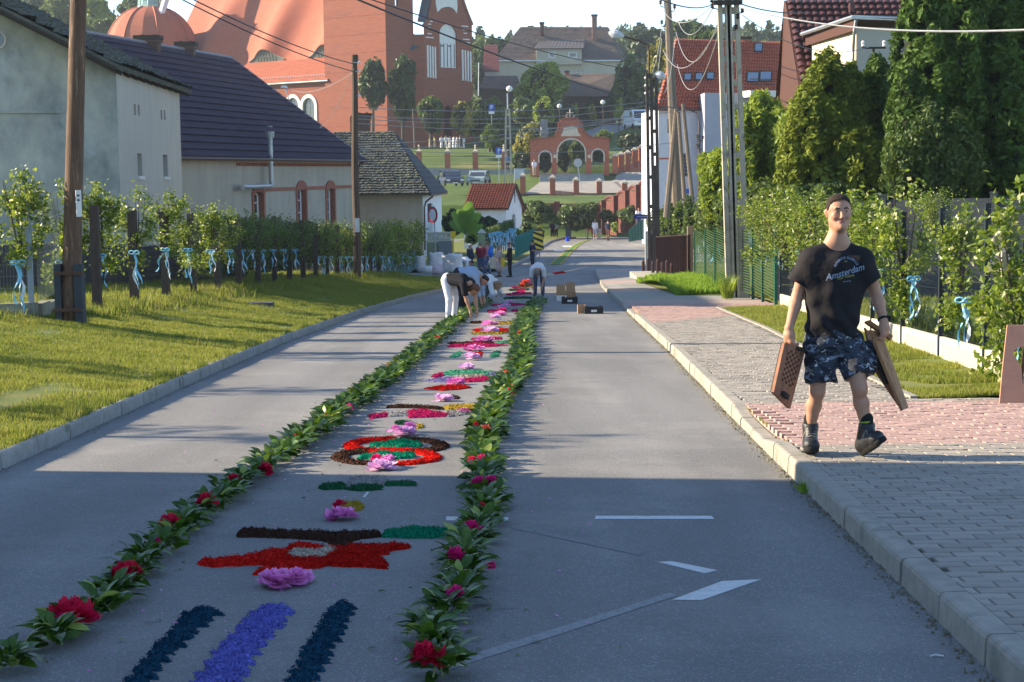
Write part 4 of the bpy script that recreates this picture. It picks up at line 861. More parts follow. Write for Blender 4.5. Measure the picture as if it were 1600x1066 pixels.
def woods():
    xs=[];n=1500; c=[];k=0
    y=RNG.uniform(395,740,n*3); x=RNG.uniform(-.40,.40,n*3)*y
    px=800+2600*x/y; keep=(vnoise(x*.012,y*.012,12)>.30)|(y>560)
    x=x[keep];y=y[keep]; z=tz(x,y)
    o=np.argsort(y)[:2600];
    idx=RNG.choice(len(x),min(2300,len(x)),replace=False); Vs=[];Fs=[];n0=0
    for i in idx:
        h_=RNG.uniform(8,14); con=RNG.random()<.3; m_=110 if y[i]<560 else 70
        if con:
            t_=RNG.random(m_)**.7; r_=(1-t_)*h_*.2+.3; a=RNG.uniform(0,6.3,m_); p=np.c_[x[i]+r_*np.cos(a),y[i]+r_*np.sin(a),z[i]+2+t_*h_]
        else:
            d=RNG.normal(size=(m_,3)); d/=np.linalg.norm(d,axis=1)[:,None]; p=np.array([x[i],y[i],z[i]+h_*.62])+d*[h_*.36,h_*.36,h_*.40]*RNG.uniform(.6,1,(m_,1))
        V,F_=leaf_cloud(p,1.5 if not con else 1.0,'quad'); Vs.append(V);Fs.append(F_+n0);n0+=len(V)
    o=add('hill_wood',mesh('hill_wood',np.concatenate(Vs),[np.concatenate(Fs)],m_wood)); o['kind']='stuff'
woods()
def T(name,label,x0,y0,x1,y1,d,n,size,m,base=None,lumps=14,trunk=True,group=None,cat='tree',dep=None,nb=1,tw=.2,**k):
    bl=[]
    if nb==1: bl=[pbox(x0,y0,x1,y1,d,dep,n)]
    else:
        for i in range(nb):
            w_=(x1-x0)/nb; yo=RNG.uniform(0,.18)*(y1-y0); bl.append(pbox(x0+w_*i-w_*.25,y0+yo,x0+w_*(i+1)+w_*.25,y1,d+RNG.uniform(-.5,.5),dep,n//nb))
    b=P((x0+x1)/2,base or y1+6,d);
    return plant(name,label,cat,b,bl,size,m,trunk=trunk,group=group,lumps=lumps,tw=tw,**k)
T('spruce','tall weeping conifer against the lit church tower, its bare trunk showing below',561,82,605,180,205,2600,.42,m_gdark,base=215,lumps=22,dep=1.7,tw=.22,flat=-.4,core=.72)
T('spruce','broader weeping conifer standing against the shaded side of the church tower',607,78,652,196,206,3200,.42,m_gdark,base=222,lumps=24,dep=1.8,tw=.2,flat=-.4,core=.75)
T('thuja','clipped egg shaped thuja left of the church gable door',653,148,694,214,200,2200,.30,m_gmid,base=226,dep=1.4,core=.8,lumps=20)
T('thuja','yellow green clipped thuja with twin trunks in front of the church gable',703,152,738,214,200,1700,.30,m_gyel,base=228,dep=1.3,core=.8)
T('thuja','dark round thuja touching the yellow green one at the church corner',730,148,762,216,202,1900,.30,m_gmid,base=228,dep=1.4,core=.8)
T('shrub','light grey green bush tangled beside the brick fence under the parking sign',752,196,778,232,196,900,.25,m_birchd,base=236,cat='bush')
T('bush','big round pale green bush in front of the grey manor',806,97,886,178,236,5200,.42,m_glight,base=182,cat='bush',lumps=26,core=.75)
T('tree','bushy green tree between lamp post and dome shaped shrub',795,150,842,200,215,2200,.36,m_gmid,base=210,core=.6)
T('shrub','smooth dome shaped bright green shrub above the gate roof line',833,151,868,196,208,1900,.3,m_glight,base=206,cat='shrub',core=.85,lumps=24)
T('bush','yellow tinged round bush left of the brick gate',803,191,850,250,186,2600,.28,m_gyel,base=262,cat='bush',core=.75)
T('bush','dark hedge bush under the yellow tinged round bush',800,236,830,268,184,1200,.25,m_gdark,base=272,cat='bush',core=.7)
T('tree','leafy tree on the slope right of the grey manor',962,80,1022,190,232,3800,.42,m_gmid,base=206,nb=2,core=.6)
T('tree','yellow green tree left of the red roofed house',1016,60,1056,150,180,2200,.38,m_gyel,base=215,nb=2)
T('tree','dark tree in front of the manor corner above the van',946,130,990,180,238,1700,.4,m_gdark,base=196)
T('sapling','thin sapling with pale leaves left of the pair by the white van',890,158,905,190,228,160,.24,m_glight,base=202,tw=.06,lumps=8)
T('sapling','slender sapling in the middle of the lawn row behind the gate',918,160,932,192,226,190,.26,m_gyel,base=204,tw=.06,lumps=8)
T('sapling','slender sapling nearest the white van on the lawn',958,152,976,190,226,230,.26,m_glight,base=204,tw=.06,lumps=8)
T('shrub','low white flowering shrub on the lawn behind the gate',930,204,960,228,200,700,.22,m_birchd,base=230,cat='shrub')
for i,(x0,y0,x1,y1,d,m,nb) in enumerate([(740,45,800,130,330,m_gmid,3),(985,36,1050,100,330,m_gdark,4),(1050,30,1120,80,260,m_gmid,3),(1080,40,1130,90,200,m_gmid,2),(740,86,775,150,300,m_gdark,2),(985,110,1020,160,260,m_gmid,2)]):
    T('hill_tree',['green trees rising left of the grey manor towards the church','dark conifers behind the grey manor on its right','green trees above the left end of the bright red roof','tree crown behind the ridge of the bright red roof','dark trees at the foot of the flagpole by the church','bushy trees below the conifers right of the manor'][i],x0,y0,x1,y1,d,2600,.75 if d>250 else .5,m,base=y1+12,nb=nb,cat='trees',tw=.25)
for i,(x0,y0,x1,y1,d) in enumerate([(60,-18,118,62,300),(118,-10,180,70,310),(128,28,186,72,280),(28,-20,80,40,330),(186,-10,230,40,320)]):
    T('hill_tree',['round hill tree behind the old house roof','pale green hill tree right of the thick pole','small hill tree just above the dark hall roof','hill tree at the far left above the shingle roof','hill tree left of the church lantern'][i],x0,y0,x1,y1,d,2600,.7,[m_gmid,m_glight,m_gmid,m_gdark,m_gmid][i],base=y1+30,cat='tree',tw=.3,core=.6)
for a in [('bush','dark evergreen bush between shingle house and banana plant',692,322,722,372,108,1500,.16,m_gdark),('bush','dark spreading bush right of the banana plant before the chapel wall',738,338,776,372,106,1500,.16,m_gdark),
 ('bush','dark bushes along the brick retaining wall behind the two onlookers',818,314,868,352,150,2600,.24,m_gmid),('bush','dense dark green bush against the brick wall above the painters',866,316,938,362,149,4200,.24,m_gmid),
 ('bush','round bush against the brick wall beside the curving road',938,326,962,352,150,1000,.22,m_gmid),('bush','row of dark plants at the right foot of the brick wall',962,322,1004,350,148,1600,.22,m_gmid),
 ('shrub','rose shrub before the white chapel gable',812,345,832,372,116,700,.16,m_gmid),('shrub','pale green shrub behind the teal fence',797,352,816,388,108,700,.14,m_glight),
 ('shrub','yellow green shrub behind the chevron board',836,352,852,378,112,600,.14,m_gyel),('shrub','pale leafy shrub beside the garden gate pillar',726,362,748,384,97,500,.13,m_glight),
 ('shrub','small potted looking bush beside the green gate',953,346,966,362,128,350,.13,m_glight)]:
    n,l,x0,y0,x1,y1,d,k,s,m=a; T(n,l,x0,y0,x1,y1,d,k,s,m,base=y1+3,cat=n,trunk=None,core=.7)
t=thing('hedge','long clipped dark hedge sloping down behind the standing crowd','hedge',P(775,372,101));
n=9000; u_=RNG.random(n); a=P(752,366,99); b=P(800,348,107); c=a+(b-a)*u_[:,None]+RNG.uniform(-1,1,(n,3))*[.15,.35,.28]; c[:,2]-=RNG.random(n)*.9
V,F_=leaf_cloud(c,.09); add('foliage',mesh('foliage',V-np.array(t.location),[F_],m_gmid),t)
t=thing('banana_plant','banana plant with large upright fresh green leaves before the chapel','plant',P(727,372,104)); m_ban=leafmat('banana_leaf',(.09,.20,.03),(.17,.30,.05),trans=.4,sc=1)
b=P(727,368,104)
for k,(tx,ty,w_) in enumerate([(728,314,.38),(745,332,.34),(741,345,.30),(712,330,.32),(706,346,.28),(752,352,.24),(722,326,.34),(734,324,.30)]):
    e=P(tx,ty,104+RNG.uniform(-.6,.6)); d=e-b; L=np.linalg.norm(d); s=np.linspace(0,1,9); side=np.cross(d/L,[0.15,-1,0.1]); side/=np.linalg.norm(side)
    cen=b+d*s[:,None]+np.array([np.sign(d[0]),0,-.25])*(s[:,None]**3)*L*.12; wd=w_*np.sin(np.pi*np.clip(s*1.05-.12,0,1))**.7
    V=np.r_[cen-side*wd[:,None]+[0,-.06,.05],cen,cen+side*wd[:,None]+[0,-.06,.05]]; j=np.arange(8); o=MB().raw(V,np.c_[j,j+1,j+10,j+9],np.c_[j+9,j+10,j+19,j+18]).build('leaf',m_ban,t,smooth=True)
def thuja(label,cols,n,m,size=.095,core=.66,base=345):
    x0,y0,x1,y1,d,_=cols[0]; t=thing('thuja',label,'thuja',P((x0+x1)/2,base,d)); Vs=[];Fs=[];n0=0; mb=MB(); tr=MB(); tot=sum((c[2]-c[0])*(c[3]-c[1]) for c in cols)
    for (x0,y0,x1,y1,d,dep) in cols:
        a=P(x0,y0,d);b=P(x1,y1,d); c=(a+b)/2; r=np.abs(b-a)/2; sc=np.array([r[0],dep,r[2]]); nn=int(n*(x1-x0)*(y1-y0)/tot); k=420
        th=RNG.uniform(0,2*math.pi,k); zz=RNG.uniform(-1,1,k); top=np.clip(zz,0,1); pr=(1-top**3.6*.92)*(1-.25*np.clip(-zz-.6,0,1))*(1+.14*np.sin(th*3+zz*4)+.10*np.sin(th*2-zz*9)); cen=np.c_[pr*np.cos(th)*.9,pr*np.sin(th)*.9,zz*.96]; rad=RNG.uniform(.12,.34,k)
        i=RNG.integers(0,k,nn); e=RNG.normal(size=(nn,3)); e/=np.linalg.norm(e,axis=1)[:,None]; u_=e*RNG.uniform(.3,1,(nn,1))
        p=cen[i]*sc+u_*rad[i][:,None]*min(r[0],dep)*[1,1,1.5]+c; V,F_=leaf_cloud(p,size,'quad',normals=e*1.2,flat=.2,aspect=1.9); Vs.append(V);Fs.append(F_+n0);n0+=len(V)
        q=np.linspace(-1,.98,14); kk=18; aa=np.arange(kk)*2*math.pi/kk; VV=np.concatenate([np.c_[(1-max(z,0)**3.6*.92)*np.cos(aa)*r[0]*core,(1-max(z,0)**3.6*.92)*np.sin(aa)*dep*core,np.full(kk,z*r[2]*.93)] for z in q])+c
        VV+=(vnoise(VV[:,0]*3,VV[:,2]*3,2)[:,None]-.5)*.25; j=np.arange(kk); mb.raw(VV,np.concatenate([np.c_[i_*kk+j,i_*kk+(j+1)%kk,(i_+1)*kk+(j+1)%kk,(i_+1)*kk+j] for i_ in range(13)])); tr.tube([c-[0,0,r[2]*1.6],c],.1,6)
    add('foliage',mesh('foliage',np.concatenate(Vs)-np.array(t.location),[np.concatenate(Fs)],m),t); mb.build('shade_hull',m_core,t); tr.build('trunk',m_bark,t)
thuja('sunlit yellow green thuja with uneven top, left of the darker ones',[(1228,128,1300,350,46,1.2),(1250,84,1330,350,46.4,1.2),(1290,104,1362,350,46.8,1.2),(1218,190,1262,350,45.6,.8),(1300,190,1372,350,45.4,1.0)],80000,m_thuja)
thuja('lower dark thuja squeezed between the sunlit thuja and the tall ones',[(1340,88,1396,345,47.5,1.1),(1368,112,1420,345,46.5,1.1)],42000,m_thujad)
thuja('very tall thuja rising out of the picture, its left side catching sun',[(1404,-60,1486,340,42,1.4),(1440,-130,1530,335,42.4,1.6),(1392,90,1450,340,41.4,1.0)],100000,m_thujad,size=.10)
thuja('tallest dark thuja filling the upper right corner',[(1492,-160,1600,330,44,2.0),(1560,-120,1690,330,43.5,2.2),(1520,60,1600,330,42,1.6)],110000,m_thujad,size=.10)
plant('shrub','flowering shrub with straggling branches in front of the dark thujas','shrub',P(1450,340,40.3),[pbox(1385,185,1470,330,40.2,.6,2600),pbox(1430,150,1500,330,40.2,.5,2600),pbox(1470,170,1545,310,40.2,.5,1500),pbox(1375,215,1430,310,40.2,.4,900)],.08,m_gmid,trunk=P(1450,230,40.3),lumps=26,tw=.035,inner=.12)
sb=bpy.data.objects['shrub.'+'%03d'%(len([o for o in bpy.data.objects if o.name.startswith('shrub')])-1)] if False else None
plant('tree','light green feathery tree between the lattice pole and the thujas','tree',P(1175,345,52),[pbox(1132,170,1196,345,52,1.2,11000),pbox(1160,146,1226,310,52.4,1.1,11000),pbox(1188,170,1250,345,51.6,1.1,9000),pbox(1094,222,1152,345,53,.9,6000)],.10,m_glight,trunk=P(1185,230,52),lumps=34,tw=.1,aspect=2.4,flat=-.2)
plant('bush','leafy bushes filling the garden corner behind the end of the concrete wall','bush',P(1195,360,46),[pbox(1160,270,1235,370,46,.8,6000),pbox(1225,285,1330,330,43.5,.5,3000)],.085,m_gmid,lumps=30)
t=thing('hedge','dark leafy hedge growing behind the left fence along the old buildings','hedge',(-6.9,60,-2.6))
n=26000; d=RNG.uniform(39,86,n); c=np.c_[xfl(d)-.35-RNG.random(n)*.7,d,vz(xfl(d),d)+.35+RNG.random(n)**.8*(1.25+.35*vnoise(d*1.3,d*0,3))]
V,F_=leaf_cloud(c,.085); add('foliage',mesh('foliage',V-np.array(t.location),[F_],m_gdark),t)
c=c[:5000]
def tuft(name,label,c,n,r,h,m,cat='plant',wid=.012,group=None):
    t=thing(name,label,cat,c,group=group); a=RNG.uniform(0,6.28,n); q=r*RNG.random(n)**.5*.4; x=q*np.cos(a);y=q*np.sin(a); hh=h*RNG.uniform(.5,1.1,n); s=np.linspace(0,1,4); V=[];F_=[]
    ox=np.cos(a)*r*RNG.uniform(.2,1,n);oy=np.sin(a)*r*RNG.uniform(.2,1,n); k=0; W=wid
    cen=np.stack([np.c_[x+ox*t_**1.8,y+oy*t_**1.8,hh*(t_-.25*t_**3)] for t_ in s],1); pw=np.array([.6,1,.7,.02])*W; sd=np.c_[-np.sin(a),np.cos(a),0*a]
    L=cen-sd[:,None,:]*pw[None,:,None]; R_=cen+sd[:,None,:]*pw[None,:,None]; V=np.concatenate([L,R_],1).reshape(-1,3); b=np.arange(n)*8
    F_=np.concatenate([np.c_[b+i,b+i+1,b+i+5,b+i+4] for i in range(3)]); add('foliage',mesh('foliage',V,[F_],m),t); return t
for i,(px,py,d,r,h,l) in enumerate([(1440,520,24.5,.45,.75,'tall spiky leaved garden plant left of the red flowers behind the mesh'),(1488,520,22.5,.5,.7,'clump of long arching leaves behind the second fence post'),(1395,500,27,.5,.8,'grassy perennial clump behind the fence beside the man'),(1520,500,21.5,.35,.6,'dark leafy perennial behind the fence near the roses')]):
    c=G(px,py,0,gz) if False else np.array([*P(px,py,d)[:2],0]); c[2]=gz(c[0],c[1]); tuft('garden_plant',l,c,150,r,h,m_gmid)
tuft('weed','tall grassy weed at the foot of the concrete lattice pole',(*(lambda c:c)(np.array([5.55,42.6])),gz(5.5,42.6)),140,.4,.8,m_glight)
c=np.array([xfl(25)+.2,26.5]); tuft('weed','bright green climbing weed between steel post and thick pole',(c[0]-.35,c[1]+.6,vz(c[0],c[1])),160,.22,.62,m_gmid,wid=.014)
mros=leafmat('rose_petal',(.75,.55,.42),(.85,.70,.58),trans=.3,sc=3)
t=thing('rose_bush','rose bush with pale pink flowers behind the last fence post','rose bush',(6.3,19.6,gz(6.3,19.6)))
bl=[pbox(1552,330,1600,480,19.6,.3,1500)]; p,nn=crown_points(1500,bl[0][0],bl[0][1],lumps=20); V,F_=leaf_cloud(p,.05,normals=nn); add('foliage',mesh('foliage',V-np.array(t.location),[F_],m_gmid),t)
for (x,y) in [(1561,366),(1558,392),(1565,402),(1557,410),(1549,386)]:
    p=P(x,y,19.2); mb=MB()
    for k in range(14):
        a=k*2.4; rr=.012+.0035*k; q=p+[rr*math.cos(a),-.02,rr*math.sin(a)]; V=np.array([q,q+[.03*math.cos(a-.7),-.015,.03*math.sin(a-.7)],q+[.045*math.cos(a),-.01,.045*math.sin(a)],q+[.03*math.cos(a+.7),-.015,.03*math.sin(a+.7)]]); mb.raw(V,[0,1,2,3])
    mb.build('rose',mros,t)
m_rb=mat('blue_ribbon',(.26,.56,.74),(.20,.50,.68),rough=.5); m_rw2=mat('white_ribbon',(.75,.80,.88),rough=.5)
def bunch_proto(n,size,seed,m,droop=.35):
    g=np.random.default_rng(seed); V=[];F_=[];n0=0; tw=MB(); cs=[];
    for b in range(9):
        a=g.normal(0,.55); up=g.uniform(.25,.75); e=np.array([math.sin(a)*.42,g.normal(0,.12),up]); s=np.array([g.normal(0,.04),0,-.35]); m_=(s+e)/2+[0,0,.05]; e2=e+[math.copysign(.1,a),-.03,-.12*g.random()]
        pts=np.array([s,m_,e,e2]); tw.tube(pts,[.012,.008,.005,.003],4)
        for q in range(n//9):
            t_=g.uniform(.0,1)**.9*3; i=min(int(t_),2); p=pts[i]+(pts[i+1]-pts[i])*(t_-i); cs.append(p+g.normal(0,.10,3)*[1,.9,1]-[0,0,droop*g.random()**2*.9])
    cs=np.array(cs); V,F_=leaf_cloud(cs,size,'quad',rng=g,aspect=1.25,flat=.0)
    return mesh('leaves',V,[F_],m), tw
prot={}
for key,(n,size,m) in dict(near=(1700,.036,m_birch),far=(800,.045,m_birch),dark=(700,.048,m_birchd)).items():
    prot[key]=[]
    for s in range(4):
        ml,tw=bunch_proto(n,size,50+s,m); mt=mesh('twigs',np.concatenate(tw.V),[f for f,_ in tw.order],m_bark); prot[key].append((ml,mt))
for key,n,size,m in (('col',1500,.044,m_birch),):
    prot[key]=[]
    for s in range(4):
        g=np.random.default_rng(90+s); k=16; z=g.uniform(-.5,.42,k); cx=np.c_[g.normal(0,.13,k)*(1-.5*(z<-.2)),g.normal(0,.1,k),z]; cx[:3]=[[.18,0,.45],[-.2,0,.36],[.05,0,.6]]
        i=g.integers(0,k,n); p=cx[i]+g.normal(0,.062,(n,3))*[1,1,1.25]; V,F_=leaf_cloud(p,size,'quad',rng=g,aspect=1.2); tw=MB()
        for q in range(7): a=g.normal(0,.3); tw.tube([[0,0,-.4],[math.sin(a)*.2,0,.1],[math.sin(a)*.35,-.02,.5+.1*g.random()]],[.011,.007,.003],4)
        prot[key].append((mesh('leaves',V,[F_],m),mesh('twigs',np.concatenate(tw.V),[f for f,_ in tw.order],m_bark)))
def ribbon_mesh(seed,ns=3,L=.42):
    g=np.random.default_rng(seed); mb=MB()
    for k in range(ns):
        x0=g.normal(0,.02); ln=L*g.uniform(.7,1.15); t_=np.linspace(0,1,9); sw=g.normal(0,.06); cx=x0+sw*t_+.018*np.sin(t_*9+g.uniform(0,6)); cy=-.02+.02*np.sin(t_*7+k); w_=.013+.004*np.sin(t_*11+k); tw=np.cos(t_*5+g.uniform(0,6))
        A=np.c_[cx-w_*tw,cy-w_*np.sqrt(1-tw**2),-ln*t_]; B=np.c_[cx+w_*tw,cy+w_*np.sqrt(1-tw**2),-ln*t_]; j=np.arange(8); mb.raw(np.r_[A,B],np.c_[j,j+1,j+10,j+9],mi=0 if k!=1 else 1)
    for s in (-1,1): a=np.linspace(0,2*math.pi,9); mb.tube([(s*(.035-.035*math.cos(q)),-.03,.02*math.sin(q)) for q in a],.008,4)
    return mesh('ribbon',np.concatenate(mb.V),[f for f,_ in mb.order],[m_rb,m_rw2],mi=np.concatenate([np.full(len(f),q) for f,q in mb.order]))
ribs=[ribbon_mesh(s) for s in range(5)]
GL='birch bunches tied along the left fence'; GR='birch bunches tied along the right fence'; cnt=0
def bunch(px,py,d,hh,key,label,group,rib=True,rlab=None,rgrp=None,wid=1.0,drop=None):
    global cnt; cnt+=1; c=P(px,py,d); t=thing('birch_bunch',label,'birch bunch',c,group=group); a,b=prot[key][cnt%4]; f=RNG.uniform(-.15,.15)
    s=hh/1.05
    for me in (a,b):
        o=add(me.name.split('.')[0],me,t,(0,0,-.1*s),(0,0,RNG.uniform(-.6,.6)+(math.pi if cnt%3==0 else 0)),s); o.scale=(s*wid,s*wid,s)
    if rib:
        q=c+[RNG.normal(0,.03),-.22*s,-(drop if drop is not None else .40*hh)]
        r=add('ribbon',ribs[cnt%5],None,q,(0,0,RNG.uniform(-.5,.5)),min(1.6,max(s,.75)*1.35)); tag(r,rlab,'ribbon',rgrp)
names_l={32:'fullest birch bunch at the far left over the steel panel fence',98:'birch bunch half hidden behind the thick wooden pole',160:'birch bunch just right of the thick wooden pole',212:'birch bunch leaning right over the second fence post',262:'birch bunch hanging low between the slit windowed wall and fence',292:'bright birch bunch with a long sprig above the fence below the slit windows'}
nr={32:'white ribbon hanging under the leftmost birch bunch',98:'short teal ribbon left of the thick wooden pole',160:'long blue and white ribbon just right of the thick pole'}
for px in [32,98,160,212,262,292,330,357]+list(range(378,480,17)):
    d=21380/(896-px) if px>110 else {32:25.5,98:28.9}[px]
    py=np.interp(px,[30,100,160,260,330,400,650],[345,358,352,354,364,370,377]); hh=np.interp(px,[30,100,260,330,400,650],[135,120,92,76,60,50])/2600*d
    sun=px<370
    bunch(px,py,d,hh,'col' if px<370 else 'dark',names_l.get(px,'small green birch bunch in the dense row along the left fence'),None if px in names_l else GL,True,nr.get(px,'thin blue and white ribbon dangling from the row of birch bunches on the left fence'),None if px in nr else 'ribbons on the left fence',wid=1.15,drop=np.interp(px,[30,300,400],[.62,.42,.35]))
for px in range(497,655,11):
    d=21380/(896-px); hh=54/2600*d
    bunch(px,377,d,hh,'col' if px>585 else 'dark','small birch bunch at the far end of the left fence' if px>585 else 'small green birch bunch in the dense row along the left fence',GL+(' far end' if px>585 else ''),True,'thin blue and white ribbon dangling from the row of birch bunches on the left fence','ribbons on the left fence',wid=1.1,drop=.45*hh)
lr={1592:('climbing leafy bunch at the right edge above the plywood board','blue ribbon bow at the right edge over the fence'),1500:('large birch bunch on the second dark fence post from the right','long blue ribbon under the bunch nearest the last fence post'),1415:('tallest birch bunch, on the fence post beside the walking man','blue white ribbon under the tallest birch bunch'),1368:('birch bunch right behind the shoulder of the walking man','pale ribbon beside the arm of the walking man'),1322:('birch bunch hidden behind the head of the walking man',None),1278:('birch bunch behind the left shoulder of the walking man',None),1246:('birch bunch left of the walking man over the plinth','light blue ribbon at the sleeve of the walking man'),1214:('birch bunch below the end of the concrete wall','light blue ribbon left of the walking man'),1188:('leftmost bright birch bunch right of the lattice pole','short yellowish ribbon by the green mesh fence')}
for px,(a,b) in lr.items():
    d=11024/(px-930) if px<1590 else 16.4
    hh=np.interp(px,[1180,1250,1370,1420,1500,1592],[90,105,120,175,150,250])/2600*d; py=np.interp(px,[1180,1250,1370,1415,1500,1592],[350,355,375,385,410,440])
    bunch(px,py,d,hh,'col',a,None,b is not None,b,None,wid=1.35 if px<1400 else 1.0,drop=np.interp(px,[1180,1400,1415,1500,1592],[.55,.45,.42,.42,.35]))
    if 1200<px<1400: bunch(px-18,py+8,d+.8,hh*.8,'near','thick filling birch bunch woven between the others left of the walking man','filling bunches on the right fence',False,wid=1.4)
bunch(1462,340,21,.6,'near','thin birch spray between the two big bunches right of the walking man',None,False)
for i,px in enumerate([1128,1112,1096,1080,1064,1050,1038,1026]):
    d=11024/(px-930)*.92; y=np.interp(px,[1026,1128],[352,345]); h_=np.interp(px,[1026,1128],[70,125])/2600*d
    T('hedge_bush','leafy hedge bush over the red picket and green mesh fence left of the lattice pole',px-14,y-h_*2600/d/2,px+14,y+h_*2600/d/2,d,1500,.11,m_gmid if i%2 else m_birchd,base=y+50,cat='bush',trunk=None,group='hedge bushes left of the lattice pole',core=.55,dep=.8)
    if i<5:
        r=add('ribbon',ribs[i],None,P(px-6,385,d-1.2),(0,0,0),1.6); tag(r,'blue ribbon hanging below the hedge left of the lattice pole','ribbon','ribbons below the hedge left of the lattice pole')
for x0,y0,x1,y1,d,m,l in [(790,150,850,206,228,m_gdark,'dark garden trees left under the brown sheds'),(845,160,905,212,226,m_gdark,'dark bushes behind the gate plaque under the brown shed'),(900,150,960,200,242,m_gdark,'dark tree row behind the thin saplings'),(866,222,892,268,189,m_gdark,'dark bush seen through the left half of the main gate arch'),(890,218,918,262,188,m_gmid,'dark green bush seen through the right half of the main gate arch'),(838,232,864,270,187,m_gdark,'dark bush filling the left small gate arch'),(924,230,946,252,190,m_gdark,'bush behind the right small gate arch'),(742,150,800,212,226,m_gmid,'dense trees behind the upper parking sign'),(960,205,1012,240,205,m_gdark,'dark shrubs on the bank behind the climbing row of pillars'),(770,200,805,245,198,m_gdark,'dark shrubs left of the pale lamp post by the path')]:
    T('shrub',l,x0,y0,x1,y1,d,2600,.34,m,base=y1+3,cat='shrub',trunk=None,core=.7,lumps=22)
t=thing('garden_wall','low dark weathered wall behind the left fence in front of the old house','wall',(-9.3,40,-1.4))
a=np.array([-11.5,33.5]);b=np.array([-8.0,50.]); m_gw=mat('dark_wall',(.075,.065,.058),(.05,.045,.042),scale=3,rough=.95,c3=(.12,.10,.085),s3=1)
for k in range(14):
    p=a+(b-a)*k/14;q=a+(b-a)*(k+.985)/14; z=float(vz(p[0],p[1])); mb=MB(); mb.hexa([(*p,z-.3),(*q,z-.3),(q[0]-.2,q[1],z-.3),(p[0]-.2,p[1],z-.3)],[(*p,z+.95),(*q,z+.95),(q[0]-.2,q[1],z+.95),(p[0]-.2,p[1],z+.95)]); mb.build('wall_panel',m_gw,t)
for k,(x,y,h_,r_) in enumerate([(-14.5,15.9,6.2,1.3),(-15.5,20.5,6.0,1.3),(-16,26,6.6,1.3),(-17.5,12.2,9.8,1.0)]):  # unseen trees added only to throw dappled streaks on the road
    z=float(vz(x,y)); plant('added_shade_tree','slender young tree added unseen outside the picture to cast dappled shade','tree',(x,y,z),[((x,y,z+h_-.6),(r_*.8,r_*.5,1.0),230),((x+.4,y+.5,z+h_-2),(r_*.6,r_*.4,.7),120)],.11,m_gmid,trunk=(x,y,z+h_),group='added shade trees left of the picture',tw=.09,inner=.5)
# ------------------------------------------------------------------ walls, fences, gate, signs, poles, wires
m_pwood=mat('pole_wood',(.15,.088,.056),(.075,.046,.032),scale=4,rough=.85,bump=.8,bscale=14,stretch=(6,6,.5),c3=(.30,.21,.14),s3=3,t3=.56)
m_pwd=mat('pole_wood_dark',(.11,.075,.055),(.07,.05,.038),scale=4,rough=.9,stretch=(6,6,.5))
m_conc=mat('old_concrete',(.46,.41,.32),(.33,.30,.235),scale=3,detail=9,rough=.95,bump=.4,bscale=40,c3=(.13,.125,.105),s3=2,t3=.56)
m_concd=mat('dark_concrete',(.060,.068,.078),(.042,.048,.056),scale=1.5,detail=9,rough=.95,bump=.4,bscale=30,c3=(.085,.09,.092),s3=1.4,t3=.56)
m_plinth=mat('plinth_concrete',(.56,.50,.39),(.47,.42,.33),scale=4,rough=.9,bump=.3,bscale=60)
m_postd=mat('post_anthracite',(.022,.030,.036),rough=.45); m_green=mat('fence_green',(.02,.12,.07),(.015,.09,.055),rough=.5); m_teal=mat('fence_teal',(.04,.22,.19),(.03,.17,.15),rough=.6)
m_wire=mat('galvanised_wire',(.30,.31,.31),rough=.5,metal=.3); m_gal=mat('galvanised_post',(.30,.36,.42),(.25,.30,.36),rough=.5)
m_fpost=mat('fence_post_wood',(.085,.062,.052),(.055,.042,.037),scale=5,rough=.95,bump=.5,bscale=30,stretch=(5,5,.6))
b=G(110,503,0,vz); DP=b[1]; tp=P(124,-60,DP+.2); gz0=b[2]
t=thing('utility_pole','thick brown wooden pole strapped between two concrete stubs, at the left','pole',(b[0],b[1],gz0))
mb=MB(); n=14; s=np.linspace(0,1,n); ctr=b+(tp-b)*s[:,None]; mb.tube(ctr+[[0,0,0]]*n,np.linspace(.148,.118,n),18); mb.build('pole',m_pwood,t,smooth=True)
for x,w_ in ((94.5,.10),(126.5,.13)):
    c=P(x,508,DP-.05); tpz=P(x,413,DP-.05)[2]; mb=MB(); mb.box(((c[0]),c[1],(gz0-.2+tpz)/2),(w_,.2,tpz-gz0+.2),taper=.92); mb.build('concrete_stub',m_concd,t)
for y in (425,483):
    c=b+(tp-b)*((503-y)/563); mb=MB(); a=np.linspace(0,2*math.pi,19); mb.tube([c+[.18*math.cos(q)*1.0,.18*math.sin(q),0] for q in a],.012,5,cap=False)
    mb.box(c+[0,-.19,0],(.44,.02,.05)); mb.build('strap',m_brown,t)
c=P(123,318,DP-.2); mb=MB(); mb.box(c+[0,-.0,0],(.085,.012,.40),rz=R(35)); mb.build('number_plate',m_white,t)
mb=MB();
for z in (.12,.05): mb.box(c+[0,-.012,z],(.035,.006,.03),rz=R(35))
mb.build('plate_mark',mat('ink_dark',(.05,.06,.12)),t)
b=P(558,437,60);tp=P(553,86,60.2); t=thing('utility_pole','slim dark wooden pole rising before the long hall corner','pole',b)
mb=MB(); s=np.linspace(0,1,8); mb.tube(b-[0,0,.3]+(tp-b+[0,0,.3])*s[:,None]+np.array([[.02*math.sin(q*9),0,0] for q in s]),np.linspace(.15,.10,8),10); mb.build('pole',m_pwd,t)
mb=MB(); mb.box(P(558,352,59.8),(.17,.02,.5)); mb.build('number_plate',m_white,t)
mb=MB()
for k,z in enumerate((98,112,150)): c=P(552.5,z,60.1); mb.tube([c,c+[.2,0,0]],.015,4); mb.lathe([(.03,0),(.05,.04),(.03,.1)],c=c+[.2,0,-.03],k=8)
mb.build('insulator',m_white,t)
mb=MB(); c=P(444,136,150);
t=thing('street_lamp','street lamp with white head showing above the dark hall roof before the church windows','lamp',P(447,170,100))
